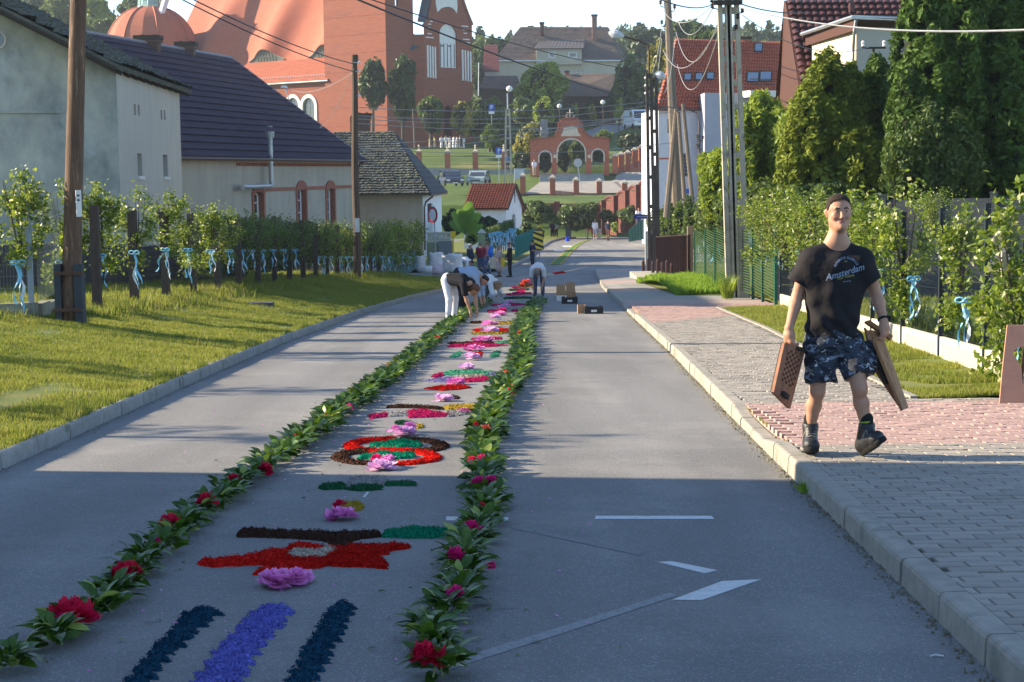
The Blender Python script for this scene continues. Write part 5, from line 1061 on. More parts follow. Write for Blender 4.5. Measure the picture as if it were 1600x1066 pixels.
mb=MB(); mb.tube([P(452,175,100),P(450,150,100),P(446,137,100)],.04,5); mb.build('post',m_gal,t); mb=MB(); mb.box(P(444,135.5,100),(.42,.2,.13),taper=.7); mb.build('lamp_head',m_white,t)
t=thing('wire_fence','long fence of dark timber posts and rusty wire mesh along the left gardens','fence',(xfl(29),29,vz(xfl(29),29)))
ys=[]; y=28.7
while y<72: ys.append(y); y+=2.45
tops=[]
for y in ys:
    x=xfl(y); z=float(vz(x,y)); hh=1.78+RNG.normal(0,.05); w_=.135*RNG.uniform(.85,1.12); l=RNG.normal(0,.025,2)
    mb=MB(); mb.hexa([(x-w_/2,y-w_/2,z-.1),(x+w_/2,y-w_/2,z-.1),(x+w_/2,y+w_/2,z-.1),(x-w_/2,y+w_/2,z-.1)],[(x-w_/2+l[0],y-w_/2+l[1],z+hh),(x+w_/2+l[0],y-w_/2+l[1],z+hh+.02),(x+w_/2+l[0],y+w_/2+l[1],z+hh),(x-w_/2+l[0],y+w_/2+l[1],z+hh-.02)]); mb.build('fence_post',m_fpost,t); tops.append((x,y,z))
mb=MB(); tops=np.array(tops)
def lerp_line(h): return [(x+.0,y,z+h) for x,y,z in tops]
for k in range(14): mb.tube(lerp_line(.08+k*.115),.0028,3,cap=False)
L=tops[-1,1]-tops[0,1]; n=int(L/.13)
yv=tops[0,1]+np.arange(n)*.13; xv=np.interp(yv,tops[:,1],tops[:,0]); zv=np.interp(yv,tops[:,1],tops[:,2])
for x,y,z in zip(xv,yv,zv): mb.raw([(x,y-.002,z+.05),(x,y+.002,z+.05),(x,y+.002,z+1.6),(x,y-.002,z+1.6)],[0,1,2,3])
o=mb.build('wire_mesh',mat('rusty_wire',(.12,.09,.07),rough=.8),t); o['kind']='stuff'
t=thing('picket_fence','low grey green slatted fence at the far end of the left verge','fence',(xfl(74),74,vz(xfl(74),74)))
for k,y in enumerate(np.arange(72,88,.42)):
    x=xfl(y); z=float(vz(x,min(y,81.9))); mb=MB(); mb.box((x,y,z+.55),(.05,.30,1.1)); mb.build('slat',mat('slat_teal',(.10,.19,.17),(.07,.14,.12),scale=4,rough=.8),t)
mb=MB(); x0,x1=xfl(72),xfl(88);
for h_ in (.25,.9): mb.tube([(x0+.05,72,vz(x0,72)+h_),(x1+.05,88,vz(x1,81)+h_)],.03,4)
mb.build('rail',m_fpost,t)
t=thing('panel_fence','galvanised steel mesh panel fence on a low concrete plinth at the far left','fence',P(50,485,25.5))
def line_pts(pxs): return [P(*q) for q in pxs]
seg=[(P(-60,505,25.0),P(60,497,25.6)),(P(60,497,25.6),P(97,478,27.6))]
m_pst=mat('mossy_plinth',(.26,.25,.20),(.17,.17,.13),scale=5,rough=.95,bump=.5,bscale=40)
for a,b in seg:
    za=float(vz(a[0],a[1])); zb_=float(vz(b[0],b[1])); d=(b-a)[:2]; d/=np.linalg.norm(d); nn=np.array([d[1],-d[0]])*.07
    L=np.linalg.norm((b-a)[:2]); k=max(1,int(L/.62))
    for i in range(k):
        p=a[:2]+(b-a)[:2]*i/k; q=a[:2]+(b-a)[:2]*((i+1)/k)-d*.012; z0=za+(zb_-za)*i/k
        mb=MB(); mb.hexa([(*(p-nn),z0-.1),(*(q-nn),z0-.1),(*(q+nn),z0-.1),(*(p+nn),z0-.1)][::1],[(*(p-nn),z0+.20),(*(q-nn),z0+.20),(*(q+nn),z0+.20),(*(p+nn),z0+.20)]); mb.build('plinth_stone',m_pst,t)
mb=MB()
for a,b in seg:
    za=float(vz(a[0],a[1]))+.25; L=np.linalg.norm((b-a)[:2]); n=int(L/.05)
    for i in range(n+1): p=a[:2]+(b-a)[:2]*i/n; mb.raw([(p[0]-.0022,p[1],za),(p[0]+.0022,p[1],za),(p[0]+.0022,p[1],za+1.5),(p[0]-.0022,p[1],za+1.5)],[0,1,2,3])
    for k in range(9): mb.tube([(*a[:2],za+k*.18),(*b[:2],za+k*.18)],.003,3)
o=mb.build('wire_mesh',m_wire,t); o['kind']='stuff'
for p in (P(50,470,25.55),P(-30,470,25.1)):
    z=float(vz(p[0],p[1])); mb=MB(); mb.box((p[0],p[1]-.03,z+.9),(.075,.06,1.8)); mb.box((p[0],p[1]-.03,z+1.81),(.08,.066,.02)); mb.build('post',m_gal,t)
mb=MB(); c=G(407,477,0,vz); mb.box((c[0],c[1],c[2]+.02),(.55,.4,.08)); mb.build('inspection_cover',m_concd); tag(bpy.data.objects['inspection_cover'],'small concrete inspection cover sunk in the left verge','cover')
t=thing('mesh_fence','anthracite wire mesh fence with dark posts on pale concrete plinth boards, right','fence',(xf(20),20,gz(xf(20),20)))
ys=[11024/(px-930) if px>1300 else 0 for px in (1640,1544,1473,1414,1367.5)]; ys=[15.7,17.95,20.3,22.8,25.3,27.8,30.3,32.8,35.3,37.8]
pos=[(xf(y),y,float(road_z(y)+.13)) for y in ys]
for x,y,z in pos:
    mb=MB(); mb.box((x,y,z+.92),(.06,.045,1.84)); mb.build('post',m_postd,t)
    mb=MB();
    for h_ in (.45,1.25): mb.box((x-.032,y-.024,z+h_),(.012,.012,.03))
    mb.build('clamp',m_white,t)
for (x0,y0,z0),(x1,y1,z1) in zip(pos[:-1],pos[1:]):
    mb=MB(); o_=.05; g=.03; f=lambda s,h_,o: (x0+(x1-x0)*s+o,y0+(y1-y0)*s,z0+(z1-z0)*s+h_)
    mb.hexa([f(g,-.1,-.025),f(g,-.1,.025),f(1-g,-.1,.025),f(1-g,-.1,-.025)],[f(g,.27,-.025),f(g,.27,.025),f(1-g,.27,.025),f(1-g,.27,-.025)])
    mb.build('plinth_board',m_plinth,t)
    mb=MB(); mb.hexa([f(.10,.0,-.033),f(.10,.0,-.026),f(.90,.0,-.026),f(.90,.0,-.033)],[f(.10,.20,-.033),f(.10,.20,-.026),f(.90,.20,-.026),f(.90,.20,-.033)]); mb.build('plinth_panel',mat('plinth_recess',(.44,.39,.30),(.38,.34,.27),scale=6,rough=.95),t)
mb=MB()
for (x0,y0,z0),(x1,y1,z1) in zip(pos[:-1],pos[1:]):
    n=48
    for i in range(n): s=(i+.5)/n; x=x0+(x1-x0)*s;y=y0+(y1-y0)*s;z=z0+(z1-z0)*s; mb.raw([(x,y-.0017,z+.3),(x,y+.0017,z+.3),(x,y+.0017,z+1.78),(x,y-.0017,z+1.78)],[0,1,2,3])
    for k in range(9): mb.tube([(x0,y0,z0+.30+k*.185),(x1,y1,z1+.30+k*.185)],.0022,3,cap=False)
o=mb.build('wire_mesh',m_postd,t); o['kind']='stuff'
A=P(1215,420,40); B=P(1640,420,37.6); t=thing('concrete_wall','grey prefabricated concrete wall across the garden under the thujas','wall',(A[0],A[1],gz(A[0],A[1])))
n=5; zt0=P(1216,316,40)[2]; zt1=P(1600,305,37.8)[2]; dd=(B-A)[:2];
for i in range(n):
    p=A[:2]+dd*i/n; q=A[:2]+dd*(i+1)/n; z0=gz(*p)-.1; d=dd/np.linalg.norm(dd); nn=np.array([d[1],-d[0]])*.025
    for k in range(5):
        za=z0+(zt0+(zt1-zt0)*i/n-z0)*k/5; zb_=z0+(zt0+(zt1-zt0)*i/n-z0)*(k+1)/5-.012
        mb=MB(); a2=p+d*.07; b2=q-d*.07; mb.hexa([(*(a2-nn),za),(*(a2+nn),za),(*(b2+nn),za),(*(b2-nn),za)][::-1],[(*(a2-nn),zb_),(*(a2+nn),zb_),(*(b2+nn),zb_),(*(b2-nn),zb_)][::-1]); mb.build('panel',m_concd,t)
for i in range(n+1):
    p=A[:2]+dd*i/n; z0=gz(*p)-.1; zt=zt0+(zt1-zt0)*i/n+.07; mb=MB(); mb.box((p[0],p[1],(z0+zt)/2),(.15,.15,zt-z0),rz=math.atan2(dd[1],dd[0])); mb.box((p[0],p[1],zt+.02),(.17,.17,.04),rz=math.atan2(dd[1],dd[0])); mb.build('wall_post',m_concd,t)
c=P(1580,640,14.7); t=thing('plywood_board','reddish plywood board with a rounded notch leaning at the right edge of the pavement','board',(c[0],14.7,float(road_z(14.7)+.12)))
d0=14.62; o=[(1561,640),(1566,580),(1574,508),(1600,508),(1660,508),(1660,542),(1606,541),(1590,543),(1583,552),(1590,563),(1596,575),(1598,600),(1612,608),(1660,610),(1660,640)]
m_ply=mat('plywood',(.52,.27,.17),(.44,.22,.14),scale=5,rough=.6,c3=(.36,.17,.10),s3=8,t3=.6,stretch=(1,1,3))
pts=[P(x,y,d0+.22*(640-y)/132) for x,y in o]; mb=MB(); mb.raw(np.r_[pts,np.array(pts)+[0,.018,0]],list(range(15))[::-1],list(range(15,30)),np.c_[np.arange(15),(np.arange(15)+1)%15,(np.arange(15)+1)%15+15,np.arange(15)+15]); mb.build('panel',m_ply,t)
mb=MB(); a=P(1606,508,d0+.25); mb.tube([a,(a[0]+.05,15.25,float(road_z(15.2))+.12)],.02,5); mb.build('prop',m_dwood,t)
c=P(1568,440,16.6); mb=MB(); mb.box((c[0],c[1],c[2]-.25),(.05,.03,1.1)); tag(mb.build('wooden_stake',m_plinth),'pale wooden stake standing behind the mesh fence near the roses','stake')
def lattice(label,legs,d,rungs,solid,m=m_conc,extra=None,w_=.10,wood=False):
    b=P(*[np.mean([l[1][0] for l in legs]),legs[0][1][1]],d); t=thing('lattice_pole',label,'pole',b)
    Lg=[(P(*l[1],d)-[0,0,.2],P(*l[0],d)) for l in legs]
    for a,c in Lg: mb=MB(); mb.prism([a+[-w_/2,-.09,0],a+[w_/2,-.09,0],a+[w_/2,.09,0],a+[-w_/2,.09,0]],c-a) ; mb.build('leg',m,t)
    for i in range(len(Lg)-1):
        (a0,c0),(a1,c1)=Lg[i],Lg[i+1]
        if rungs[i]==0: continue
        H=c0[2]-a0[2]; n=int(H/rungs[i])
        for k in range(n):
            s=(k+.5)/n; p=a0+(c0-a0)*s; q=a1+(c1-a1)*s
            hh=.17
            if s<solid[i]: hh=H/n*1.02
            mb=MB(); mb.box((p+q)/2,(abs(q[0]-p[0])-w_*.98,.11,hh)); mb.build('rung',m,t)
    return t
big=lattice('pair of tall concrete lattice poles standing together behind the pavement',[((1123,-40),(1139,470)),((1134.5,-40),(1148.5,470)),((1137.5,-40),(1152.5,470)),((1149,-40),(1169,468))],43.8,[.6,0,.6],[.28,0,.26],w_=.118)
mb=MB()
for (x,y,s) in [(1112,4,-1),(1113,13,-1),(1160,20,1),(1153,29,1),(1150,46,1)]:
    c=P(x,y,43.7); e=P(1124 if s<0 else 1148,y+2,43.8); mb.tube([e,c],.014,4); mb.lathe([(.03,0),(.055,.03),(.03,.06),(.055,.09),(.02,.13)],c=c,k=8)
mb.build('insulator',m_dwood,big); mb=MB(); mb.box(P(1137,4,43.6),(.75,.1,.12)); mb.build('crossarm',m_dwood,big)
lp=lattice('dark lattice lamp pole at the end of the red picket fence with curved lamp arm',[((1011,115),(1015,430)),((1017,115),(1023,430)),((1025,115),(1029.5,430))],76,[1.3,1.0],[0,.55],m=mat('brown_concrete',(.10,.085,.07),(.065,.055,.048),scale=3,rough=.95),w_=.13)
def lamp_arm(t,pts,d,head,m=m_pwd):
    mb=MB(); mb.tube([P(x,y,d) for x,y in pts],.045,6); mb.build('lamp_arm',m,t)
    a=P(*head[0],d);b=P(*head[1],d); s=np.linspace(0,1,7); mb=MB(); mb.tube(a+(b-a)*s[:,None],[.06,.13,.19,.22,.20,.14,.05],8); mb.build('lamp_head',mat('lamp_white',(.55,.57,.60),rough=.4),t)
lamp_arm(lp,[(1014,122),(1014.5,80),(1011,70),(1000,64),(974,57)],76,((975,57.5),(951,51)))
lamp_arm(lp,[(1020,150),(1019,135),(1021,124)],76,((1022,116),(1040,121)))
mb=MB()
for k in range(6):
    c=P(1009 if k%2 else 1031,118+k*6,76); e=P(1018,120+k*6,76); mb.tube([e,c],.02,4); mb.lathe([(.04,0),(.08,.05),(.04,.12)],c=c,k=8)
mb.build('insulator',m_white,lp)
def wpole(label,a,b,d,r0=.16,r1=.11,ins=(),m=m_conc,cat='pole'):
    A=P(*a,d);B=P(*b,d); t=thing('wooden_pole',label,cat,B); mb=MB(); s=np.linspace(0,1,8); mb.tube(B+(A-B)*s[:,None],np.linspace(r0,r1,8),8); mb.build('pole',m,t)
    if ins:
        mb=MB()
        for (x,y,s_) in ins: c=P(x,y,d); e=P(x-s_*9,y+2,d); mb.tube([e,c,c+[0,0,.12]],.022,4); mb.lathe([(.04,0),(.09,.05),(.05,.1),(.09,.15),(.03,.2)],c=c+[0,0,.1],k=8)
        mb.build('insulator',mat('insulator_brown',(.12,.10,.09),rough=.3),t)
    return t
m_pgr=mat('weathered_pole',(.21,.17,.13),(.13,.105,.085),scale=4,rough=.9,stretch=(5,5,.5))
wpole('tall weathered pole with insulators crossing the red roof of the white house',(1042,-20),(1058,325),84,.27,.17,[(1032,10,-1),(1054,17,1),(1034,41,-1),(1056,49,1)],m=m_pgr)
wpole('slanting brace pole leaning left to right against the tall weathered pole',(1057,170),(1041,340),83.4,.16,.12,m=m_pgr)
wpole('slim pole right of the tall weathered pole, leaning slightly',(1060,175),(1071,330),83,.11,.09,m=m_pgr)
wpole('slim grey pole leaning right before the white house wall',(1067,162),(1083,325),82.6,.11,.09,m=m_pgr)
t=wpole('thin lamp pole with short curved arm before the white house',(1093,195),(1092,318),100,.07,.06,[(1089,218,-1),(1098,220,1),(1089,232,-1),(1097,246,1)],m=m_pwd); mb=MB(); mb.tube([P(1093,200,100),P(1092,186,100),P(1088,176,100),P(1078,172,100)],.04,5); mb.build('lamp_arm',m_pwd,t)
t=lattice('pale concrete lattice lamp post with white globe below the church',[((790.5,170),(789,296)),((796,170),(799.5,296))],166,[1.15],[0],w_=.17)
mb=MB(); mb.tube([P(793.5,172,166),P(793,146,166)],.07,6); c=P(796,139,166); mb.lathe([(.02,-.32),(.25,-.2),(.33,0),(.25,.2),(.02,.32)],c=c,k=12,mi=1); mb.build('lamp_globe',[m_gal,m_white],t)
t=wpole('flagpole of pale metal beside the church gable',(748,98),(747.5,150),212,.06,.05,m=m_white,cat='flagpole')
t=wpole('thin grey pole before the church wing',(645,170),(648,232),200,.09,.07,m=m_pgr)
for x,y in ((874,166),(942,160)):
    t=thing('street_lamp','park lamp with white globe '+('above the left side of the gate' if x<900 else 'on the right behind the gate'),'lamp',P(x+1,205,205)); mb=MB(); mb.tube([P(x+1,205,205),P(x,y+3,205)],.05,5); mb.build('post',m_pwd,t); mb=MB(); mb.lathe([(.02,-.3),(.24,-.18),(.3,0),(.24,.18),(.02,.3)],c=P(x,y,205),k=10); mb.build('lamp_globe',m_white,t)
t=thing('picket_fence','dark red picket fence with rounded pales and small steps right of the road','fence',P(1015,428,76)); m_pk=mat('picket_red',(.040,.011,.011),(.028,.009,.009),rough=.6); m_pkp=mat('picket_pillar',(.26,.19,.14),(.20,.15,.11),rough=.9)
a=np.array([G(1013,420)[0],79.]);
for k in range(26):
    s=k/25; y=80-20*s**.9; x=xf(y)-.1*0; x=8.2-1.3*s; x=(1016+(1078-1016)*s-800)*y/2600; z=float(road_z(y))+.12; hh=1.75
    mb=MB(); mb.box((x,y,z+hh/2),(.11,.04,hh)); mb.lathe([(.055,0),(.045,.04),(.001,.06)],c=(x,y,z+hh),k=6); mb.build('pale',m_pk,t)
for (px,y) in ((1013,81),(1021,79.4),(1080,60.3)):
    x=(px-800)*y/2600; z=float(road_z(y)); mb=MB(); mb.box((x,y,z+1.1),(.2,.2,2.2)); mb.build('pillar',m_plinth if px<1020 else m_pkp,t)
for k in range(7):
    s=(k+.5)/7; y=78-17*s; x=(1018+(1074-1018)*s-800)*y/2600-.45; z=float(road_z(y)); mb=MB(); mb.lathe([(.07,0),(.07,.75+.1*(k%2)),(.03,.85+.1*(k%2))],c=(x,y,z),k=8); mb.build('bollard',m_pk,t)
mb=MB(); mb.box(((1040-800)*70/2600-.6,71,float(road_z(70))+.1),(1.3,4.2,.3)); mb.build('step',m_conc,t)
t=thing('mesh_fence','green welded mesh fence overgrown by leafy hedge just left of the lattice poles','fence',P(1110,450,54))
pp=[(1082,59.5),(1098,53),(1113,49),(1131,45.5),(1171,42.6),(1186,40.5),(1206,38.2)]; q=[((px-800)*y/2600+.12,y,float(road_z(y))+.12) for px,y in pp]
for x,y,z in q: mb=MB(); mb.box((x,y,z+.95),(.07,.07,1.9)); mb.build('post',m_green,t)
mb=MB()
for (x0,y0,z0),(x1,y1,z1) in zip(q[:-1],q[1:]):
    for k in range(24): mb.box(((x0+x1)/2,(y0+y1)/2,(z0+z1)/2+.2+k*.07),(math.hypot(x1-x0,y1-y0),.01,.018),rz=math.atan2(y1-y0,x1-x0))
    for k in range(18): s=k/18; mb.box((x0+(x1-x0)*s,y0+(y1-y0)*s,z0+(z1-z0)*s+1),(.008,.008,1.6))
o=mb.build('wire_mesh',mat('mesh_green',(.055,.11,.035),(.04,.085,.028),rough=.5),t); o['kind']='stuff'
t=thing('gate','dark green sheet metal gate standing open at the far right of the road','gate',P(992,378,112)); a=P(983,378,112);b=P(1006,374,116);  zt=P(984,352,112)[2]
mb=MB(); mb.hexa([a,a+[0,.06,0],b+[0,.06,0],b],[[a[0],a[1],zt-.3],[a[0],a[1]+.06,zt-.3],[b[0],b[1]+.06,zt+.35],[b[0],b[1],zt+.35]]); mb.build('leaf',m_green,t)
for k in range(6): s=k/5; p=a+(b-a)*s; mb=MB(); mb.box((p[0],p[1]-.04,(p[2]+zt-.3+.65*s)/2),(.05,.05,zt-.3+.65*s-p[2])); mb.build('rib',m_green,t)
def sign(name,label,cat,base,top,d,r=.03,m=m_gal): t=thing(name,label,cat,P(*base,d)); mb=MB(); mb.tube([P(*base,d)-[0,0,.1],P(*top,d)],r,6); mb.build('post',m,t); return t
m_sblue=mat('sign_blue',(.015,.10,.50),rough=.4); m_sw=mat('sign_white',(.78,.78,.78),rough=.4); m_sy=mat('sign_yellow',(.80,.52,.02),rough=.4); m_blk=mat('sign_black',(.015,.015,.015),rough=.5); m_sred=mat('sign_red',(.55,.03,.03),rough=.4)
t=sign('road_sign','round road sign seen almost edge on, on a grey post at the verge end','road sign',(682,432),(678,322),88)
c=P(676,336,87.8); ax=np.array([.55,.835,0]); nrm=np.array([-.80,-.6,0]); nrm/=np.linalg.norm(nrm); sdv=np.array([.6,-.8,0]); a=np.linspace(0,2*math.pi,25)[:-1]
mb=MB(); mb.prism([c+(sdv*math.cos(q)+np.array([0,0,1])*math.sin(q))*.43 for q in a],-nrm*.03); mb.build('disc',m_pwd,t)
for r_,m_ in ((.40,m_sred),(.31,m_sw)): mb=MB(); mb.raw([c+nrm*(.006 if r_>.35 else .012)+(sdv*math.cos(q)+np.array([0,0,1])*math.sin(q))*r_ for q in a],list(range(24))); mb.build('sign_face',m_,t)
t=sign('info_post','small yellow plate on a short yellow post at the verge end','sign',(708,395),(708,370),92,m=m_sy,r=.05); mb=MB(); mb.box(P(708,366,91.9),(.28,.04,.34)); mb.build('plate',m_sy,t)
t=thing('chevron_board','yellow and black striped chevron board tilted beside the person in navy','road sign',P(842,415,96))
a,b,c,d=P(832,361,96),P(847,359,96.2),P(850,390,96),P(837,392,95.8); mb=MB(); mb.prism([a,b,c,d],[0,.04,0]); mb.build('board',m_blk,t)
f=lambda u,v:(a*(1-u)+b*u)*(1-v)+(d*(1-u)+c*u)*v+[0,-.012,0]
for k in range(4):
    v0=-.18+k*.30; q=[f(0,v0),f(1,v0+.26),f(1,v0+.41),f(0,v0+.15)]; q=[f(0,np.clip(v0,0,1)),f(1,np.clip(v0+.26,0,1)),f(1,np.clip(v0+.41,0,1)),f(0,np.clip(v0+.15,0,1))]; mb=MB(); mb.raw(q,[0,1,2,3][::-1]); mb.build('stripe',m_sy,t)
mb=MB(); mb.tube([P(843,390,96),P(843,415,96)],.04,5); mb.build('post',m_gal,t)
def ptext(s,size,loc,rot,m,parent,name='lettering',shear=0):
    cu=bpy.data.curves.new('txt','FONT'); cu.body=s; cu.size=size; cu.align_x='CENTER'; cu.align_y='CENTER'; cu.extrude=.004; cu.shear=shear
    ob=bpy.data.objects.new('txt',cu); C.objects.link(ob); dg=bpy.context.evaluated_depsgraph_get(); me_=bpy.data.meshes.new_from_object(ob.evaluated_get(dg)); bpy.data.objects.remove(ob); bpy.data.curves.remove(cu)
    me_.materials.clear(); me_.materials.append(m); o=bpy.data.objects.new(name,me_); C.objects.link(o); o.parent=parent; o.location=tuple(np.array(loc)-np.array(parent.location)); o.rotation_euler=rot; return o
for (x,y,w_,h_,base,d,l) in [(768,168,9,11,205,196,'upper blue parking sign with white plate in front of the church trees'),(779.5,236,9.5,11,288,166,'lower blue parking sign beside the pale lattice lamp post')]:
    t=sign('parking_sign',l,'road sign',(x+.5,base),(x,y-h_/2),d); s=w_*d/2600; mb=MB(); c=P(x,y,d-.15); mb.box(c,(s,.04,s*1.05)); mb.build('panel',m_sblue,t); ptext('P',s*.95,c+[0,-.03,0],(R(90),0,0),m_sw,t)
    mb=MB(); mb.box(P(x,y+h_/2+2.6,d-.15),(s,.04,s*.42)); mb.build('extra_panel',m_sw,t)
t=sign('road_sign','white round sign back on a thin post before the brick gate','road sign',(909,295),(902.5,258),172); c=P(903,254.5,171.9); a=np.linspace(0,2*math.pi,21)[:-1]; mb=MB(); mb.prism([c+np.array([math.cos(q),0,math.sin(q)])*.44 for q in a],[0,.04,0]); mb.build('disc',mat('sign_back',(.45,.46,.47),rough=.5),t)
t=sign('street_name_sign','blue arrow shaped street name sign with white lettering over the green gate','street sign',(1006,378),(1006,330),100); m_sb2=mat('street_blue',(.015,.035,.22),rough=.4)
d=99.8; mb=MB(); mb.prism([P(989,338.5,d),P(993,334.5,d),P(1013,335.5,d),P(1013,342,d),P(993,342.5,d)][::-1],[0,.04,0]); mb.build('panel',m_sb2,t); ptext('A. Napieralskiego',.085,P(1003.5,338.6,d-.05),(R(90),0,0),m_sw,t)
for x0,x1,y0,y1,l in [(1055,1061,296,301,'small upper left blue panel'),(1072,1078,295,301,'small upper right blue panel'),(1056,1070,309,314,'lower blue panel')]: pass
t=thing('info_board','blue direction boards on posts seen between the slim poles','sign',P(1066,330,118))
for x0,x1,y0,y1 in [(1055,1061,296,304),(1071.5,1079,295,302),(1056,1070,309,314)]: mb=MB(); c=P((x0+x1)/2,(y0+y1)/2,118); mb.box(c,((x1-x0)*118/2600,.05,(y1-y0)*118/2600)); mb.build('panel',m_sblue,t)
mb=MB(); mb.tube([P(1058,335,118.1),P(1058,298,118.1)],.04,5); mb.tube([P(1074,335,118.1),P(1074,298,118.1)],.04,5); mb.build('post',m_gal,t)
t=thing('info_board','white notice board in a grey frame left of the church gate','notice board',P(811,290,172)); mb=MB(); c=P(811.5,272,172); mb.box(c,(.95,.05,.95)); mb.build('panel',mat('board_pale',(.50,.58,.60),rough=.5),t); mb=MB()
for x in (804,820): mb.tube([P(x,291,172),P(x,263,172)],.04,5)
mb.tube([P(803,264,172),P(821,264,172)],.04,5); mb.build('frame',m_gal,t)
m_gb=mat('gate_brick',(.40,.125,.065),(.32,.095,.055),scale=3,rough=.85,c3=(.27,.08,.05),s3=1,t3=.6); m_trim=mat('pale_trim',(.60,.50,.38),(.52,.44,.34),scale=3,rough=.9); m_iron=mat('iron',(.02,.03,.035),rough=.5)
dG=181; A=P(829,272,dG)-[0,0,.6]; B=P(952,272,dG)-[0,0,.6]; w=Wall(A,B,A[2],10)
t=thing('church_gate','red brick church gateway with three arches, curved pediment and pale plaque','gate',((A[0]+B[0])/2,dG,A[2]+.6))
g=lambda x,y: w.uz(x,y); ops=[w.rect(842,236,862,272),w.rect(870.5,217,915,272),w.rect(924.5,233,944,272)]
ops=[(o[0],o[1],A[2]+.6,o[3]) for o in ops]
prof=[(829,222),(836,219),(866,216),(870,212),(873,205),(875,198),(876,190),(882,187.5),(890,186.5),(899,187),(906,190),(908,198),(911,206),(916,212),(925,217),(940,216.5),(952,219)]
top=[(max(0,min(w.W,g(x,y)[0])),g(x,y)[1]) for x,y in prof]; top[0]=(0,top[0][1]); top[-1]=(w.W,top[-1][1])
mb=MB(); w.build(mb,[(*o,(o[1]-o[0])/2) for o in ops],top=top,rev=.5)
bk=Wall(B+[0,.7,0],A+[0,.7,0],A[2],10); bk.build(mb,[(w.W-o[1],w.W-o[0],o[2],o[3],(o[1]-o[0])/2) for o in ops],top=[(w.W-u_,z_) for u_,z_ in top[::-1]],rev=.2)
for (p,q) in zip(top[:-1],top[1:]): mb.quad(w.pt(*p),w.pt(*q),w.pt(*q,-.7),w.pt(*p,-.7))
mb.build('wall',m_gb,t)
mb=MB(); n=len(top)
for i in range(n-1):
    u0,z0=top[i];u1,z1=top[i+1]; L=math.hypot(u1-u0,z1-z0); k=max(1,int(L/.3))
    for j in range(k):
        a_=u0+(u1-u0)*(j+.06)/k; b_=u0+(u1-u0)*(j+.94)/k; za=z0+(z1-z0)*(j+.06)/k; zb_=z0+(z1-z0)*(j+.94)/k
        nx_,nz_=-(z1-z0)/L,(u1-u0)/L; q=[w.pt(a_,za,.12),w.pt(b_,zb_,.12),w.pt(b_+nx_*.22,zb_+nz_*.22,.12),w.pt(a_+nx_*.22,za+nz_*.22,.12)]; mb=MB(); mb.prism(q,-w.n*.95); mb.build('coping_tile',m_rt,t)
for o in ops:
    mb=MB(); c=(o[0]+o[1])/2; r_=(o[1]-o[0])/2; z=o[3]-r_; mb.tube([w.pt(o[0],o[2]+1.2,.03),w.pt(o[0],z,.03)]+[w.pt(c+r_*math.cos(a),z+r_*math.sin(a),.03) for a in np.linspace(math.pi,0,13)]+[w.pt(o[1],z,.03),w.pt(o[1],o[2]+1.2,.03)],.085,5); mb.build('arch_trim',m_trim,t)
mb=MB(); pl=[(876,213),(880,205),(880,200),(884,198),(890,197),(898,198),(902,200),(903,206),(908,213)]; mb.prism([w.pt(*g(*q),.01) for q in pl],w.n*.06); mb.build('plaque',m_trim,t)
for x0,x1 in ((864.5,869.5),(918,923)):
    r_=w.rect(x0,242,x1,247); mb=MB(); w.box(mb,r_[0],r_[1],r_[2],r_[3],.005,.1); mb.build('capital',m_trim,t)
for o in ops:
    mb=MB(); k=int((o[1]-o[0])/.16)
    for i in range(k+1):
        u_=o[0]+(o[1]-o[0])*i/k; zt=o[2]+1.55+.25*math.sin(math.pi*i/k); mb.tube([w.pt(u_,o[2]+.05,-.3),w.pt(u_,zt,-.3)],.018,4)
    for z in (.15,1.3): mb.tube([w.pt(o[0],o[2]+z,-.3),w.pt(o[1],o[2]+z,-.3)],.025,4)
    oo=mb.build('railing',m_iron,t)
mb=MB(); c=w.pt(*g(891,186.5),-.3); mb.tube([c,c+[0,0,1.1]],.05,5); mb.tube([c+[-.35,0,.7],c+[.35,0,.7]],.05,5)
for s in (-1,1): mb.tube([c+[s*.1,0,.1],c+[s*.5,0,.35],c+[s*.3,0,.5]],.06,5)
mb.build('finial',m_trim,t)
t=thing('steps','wide grey stone steps leading up to the brick gateway','steps',P(893,286,178.4))
for k in range(6):
    z0=P(893,287,178.4)[2]; z1=P(893,272,180.4)[2]; h_=(z1-z0)/6; a=P(843,287,178.4);b=P(946,287,178.4); mb=MB(); mb.box(((a[0]+b[0])/2,178.5+.36*k+1.5,z0+h_*(k+.5)-.02),(b[0]-a[0]-.04*k,3,h_*.97)); mb.build('step',mat('grey_step',(.27,.29,.29),(.20,.22,.22),scale=2,rough=.9),t)
t=thing('stone_column','rough grey stone column behind the left shoulder of the gate','column',P(849,222,190))
rr=np.random.default_rng(4)
for k in range(9):
    c=P(850,222-k*4.2,190); mb=MB(); mb.box(c+[rr.normal(0,.04),0,0],(.85*rr.uniform(.8,1.05),.7,.29),rz=rr.normal(0,.15)); mb.build('stone',mat('rough_stone',(.28,.27,.27),(.17,.17,.18),scale=5,rough=.95),t)
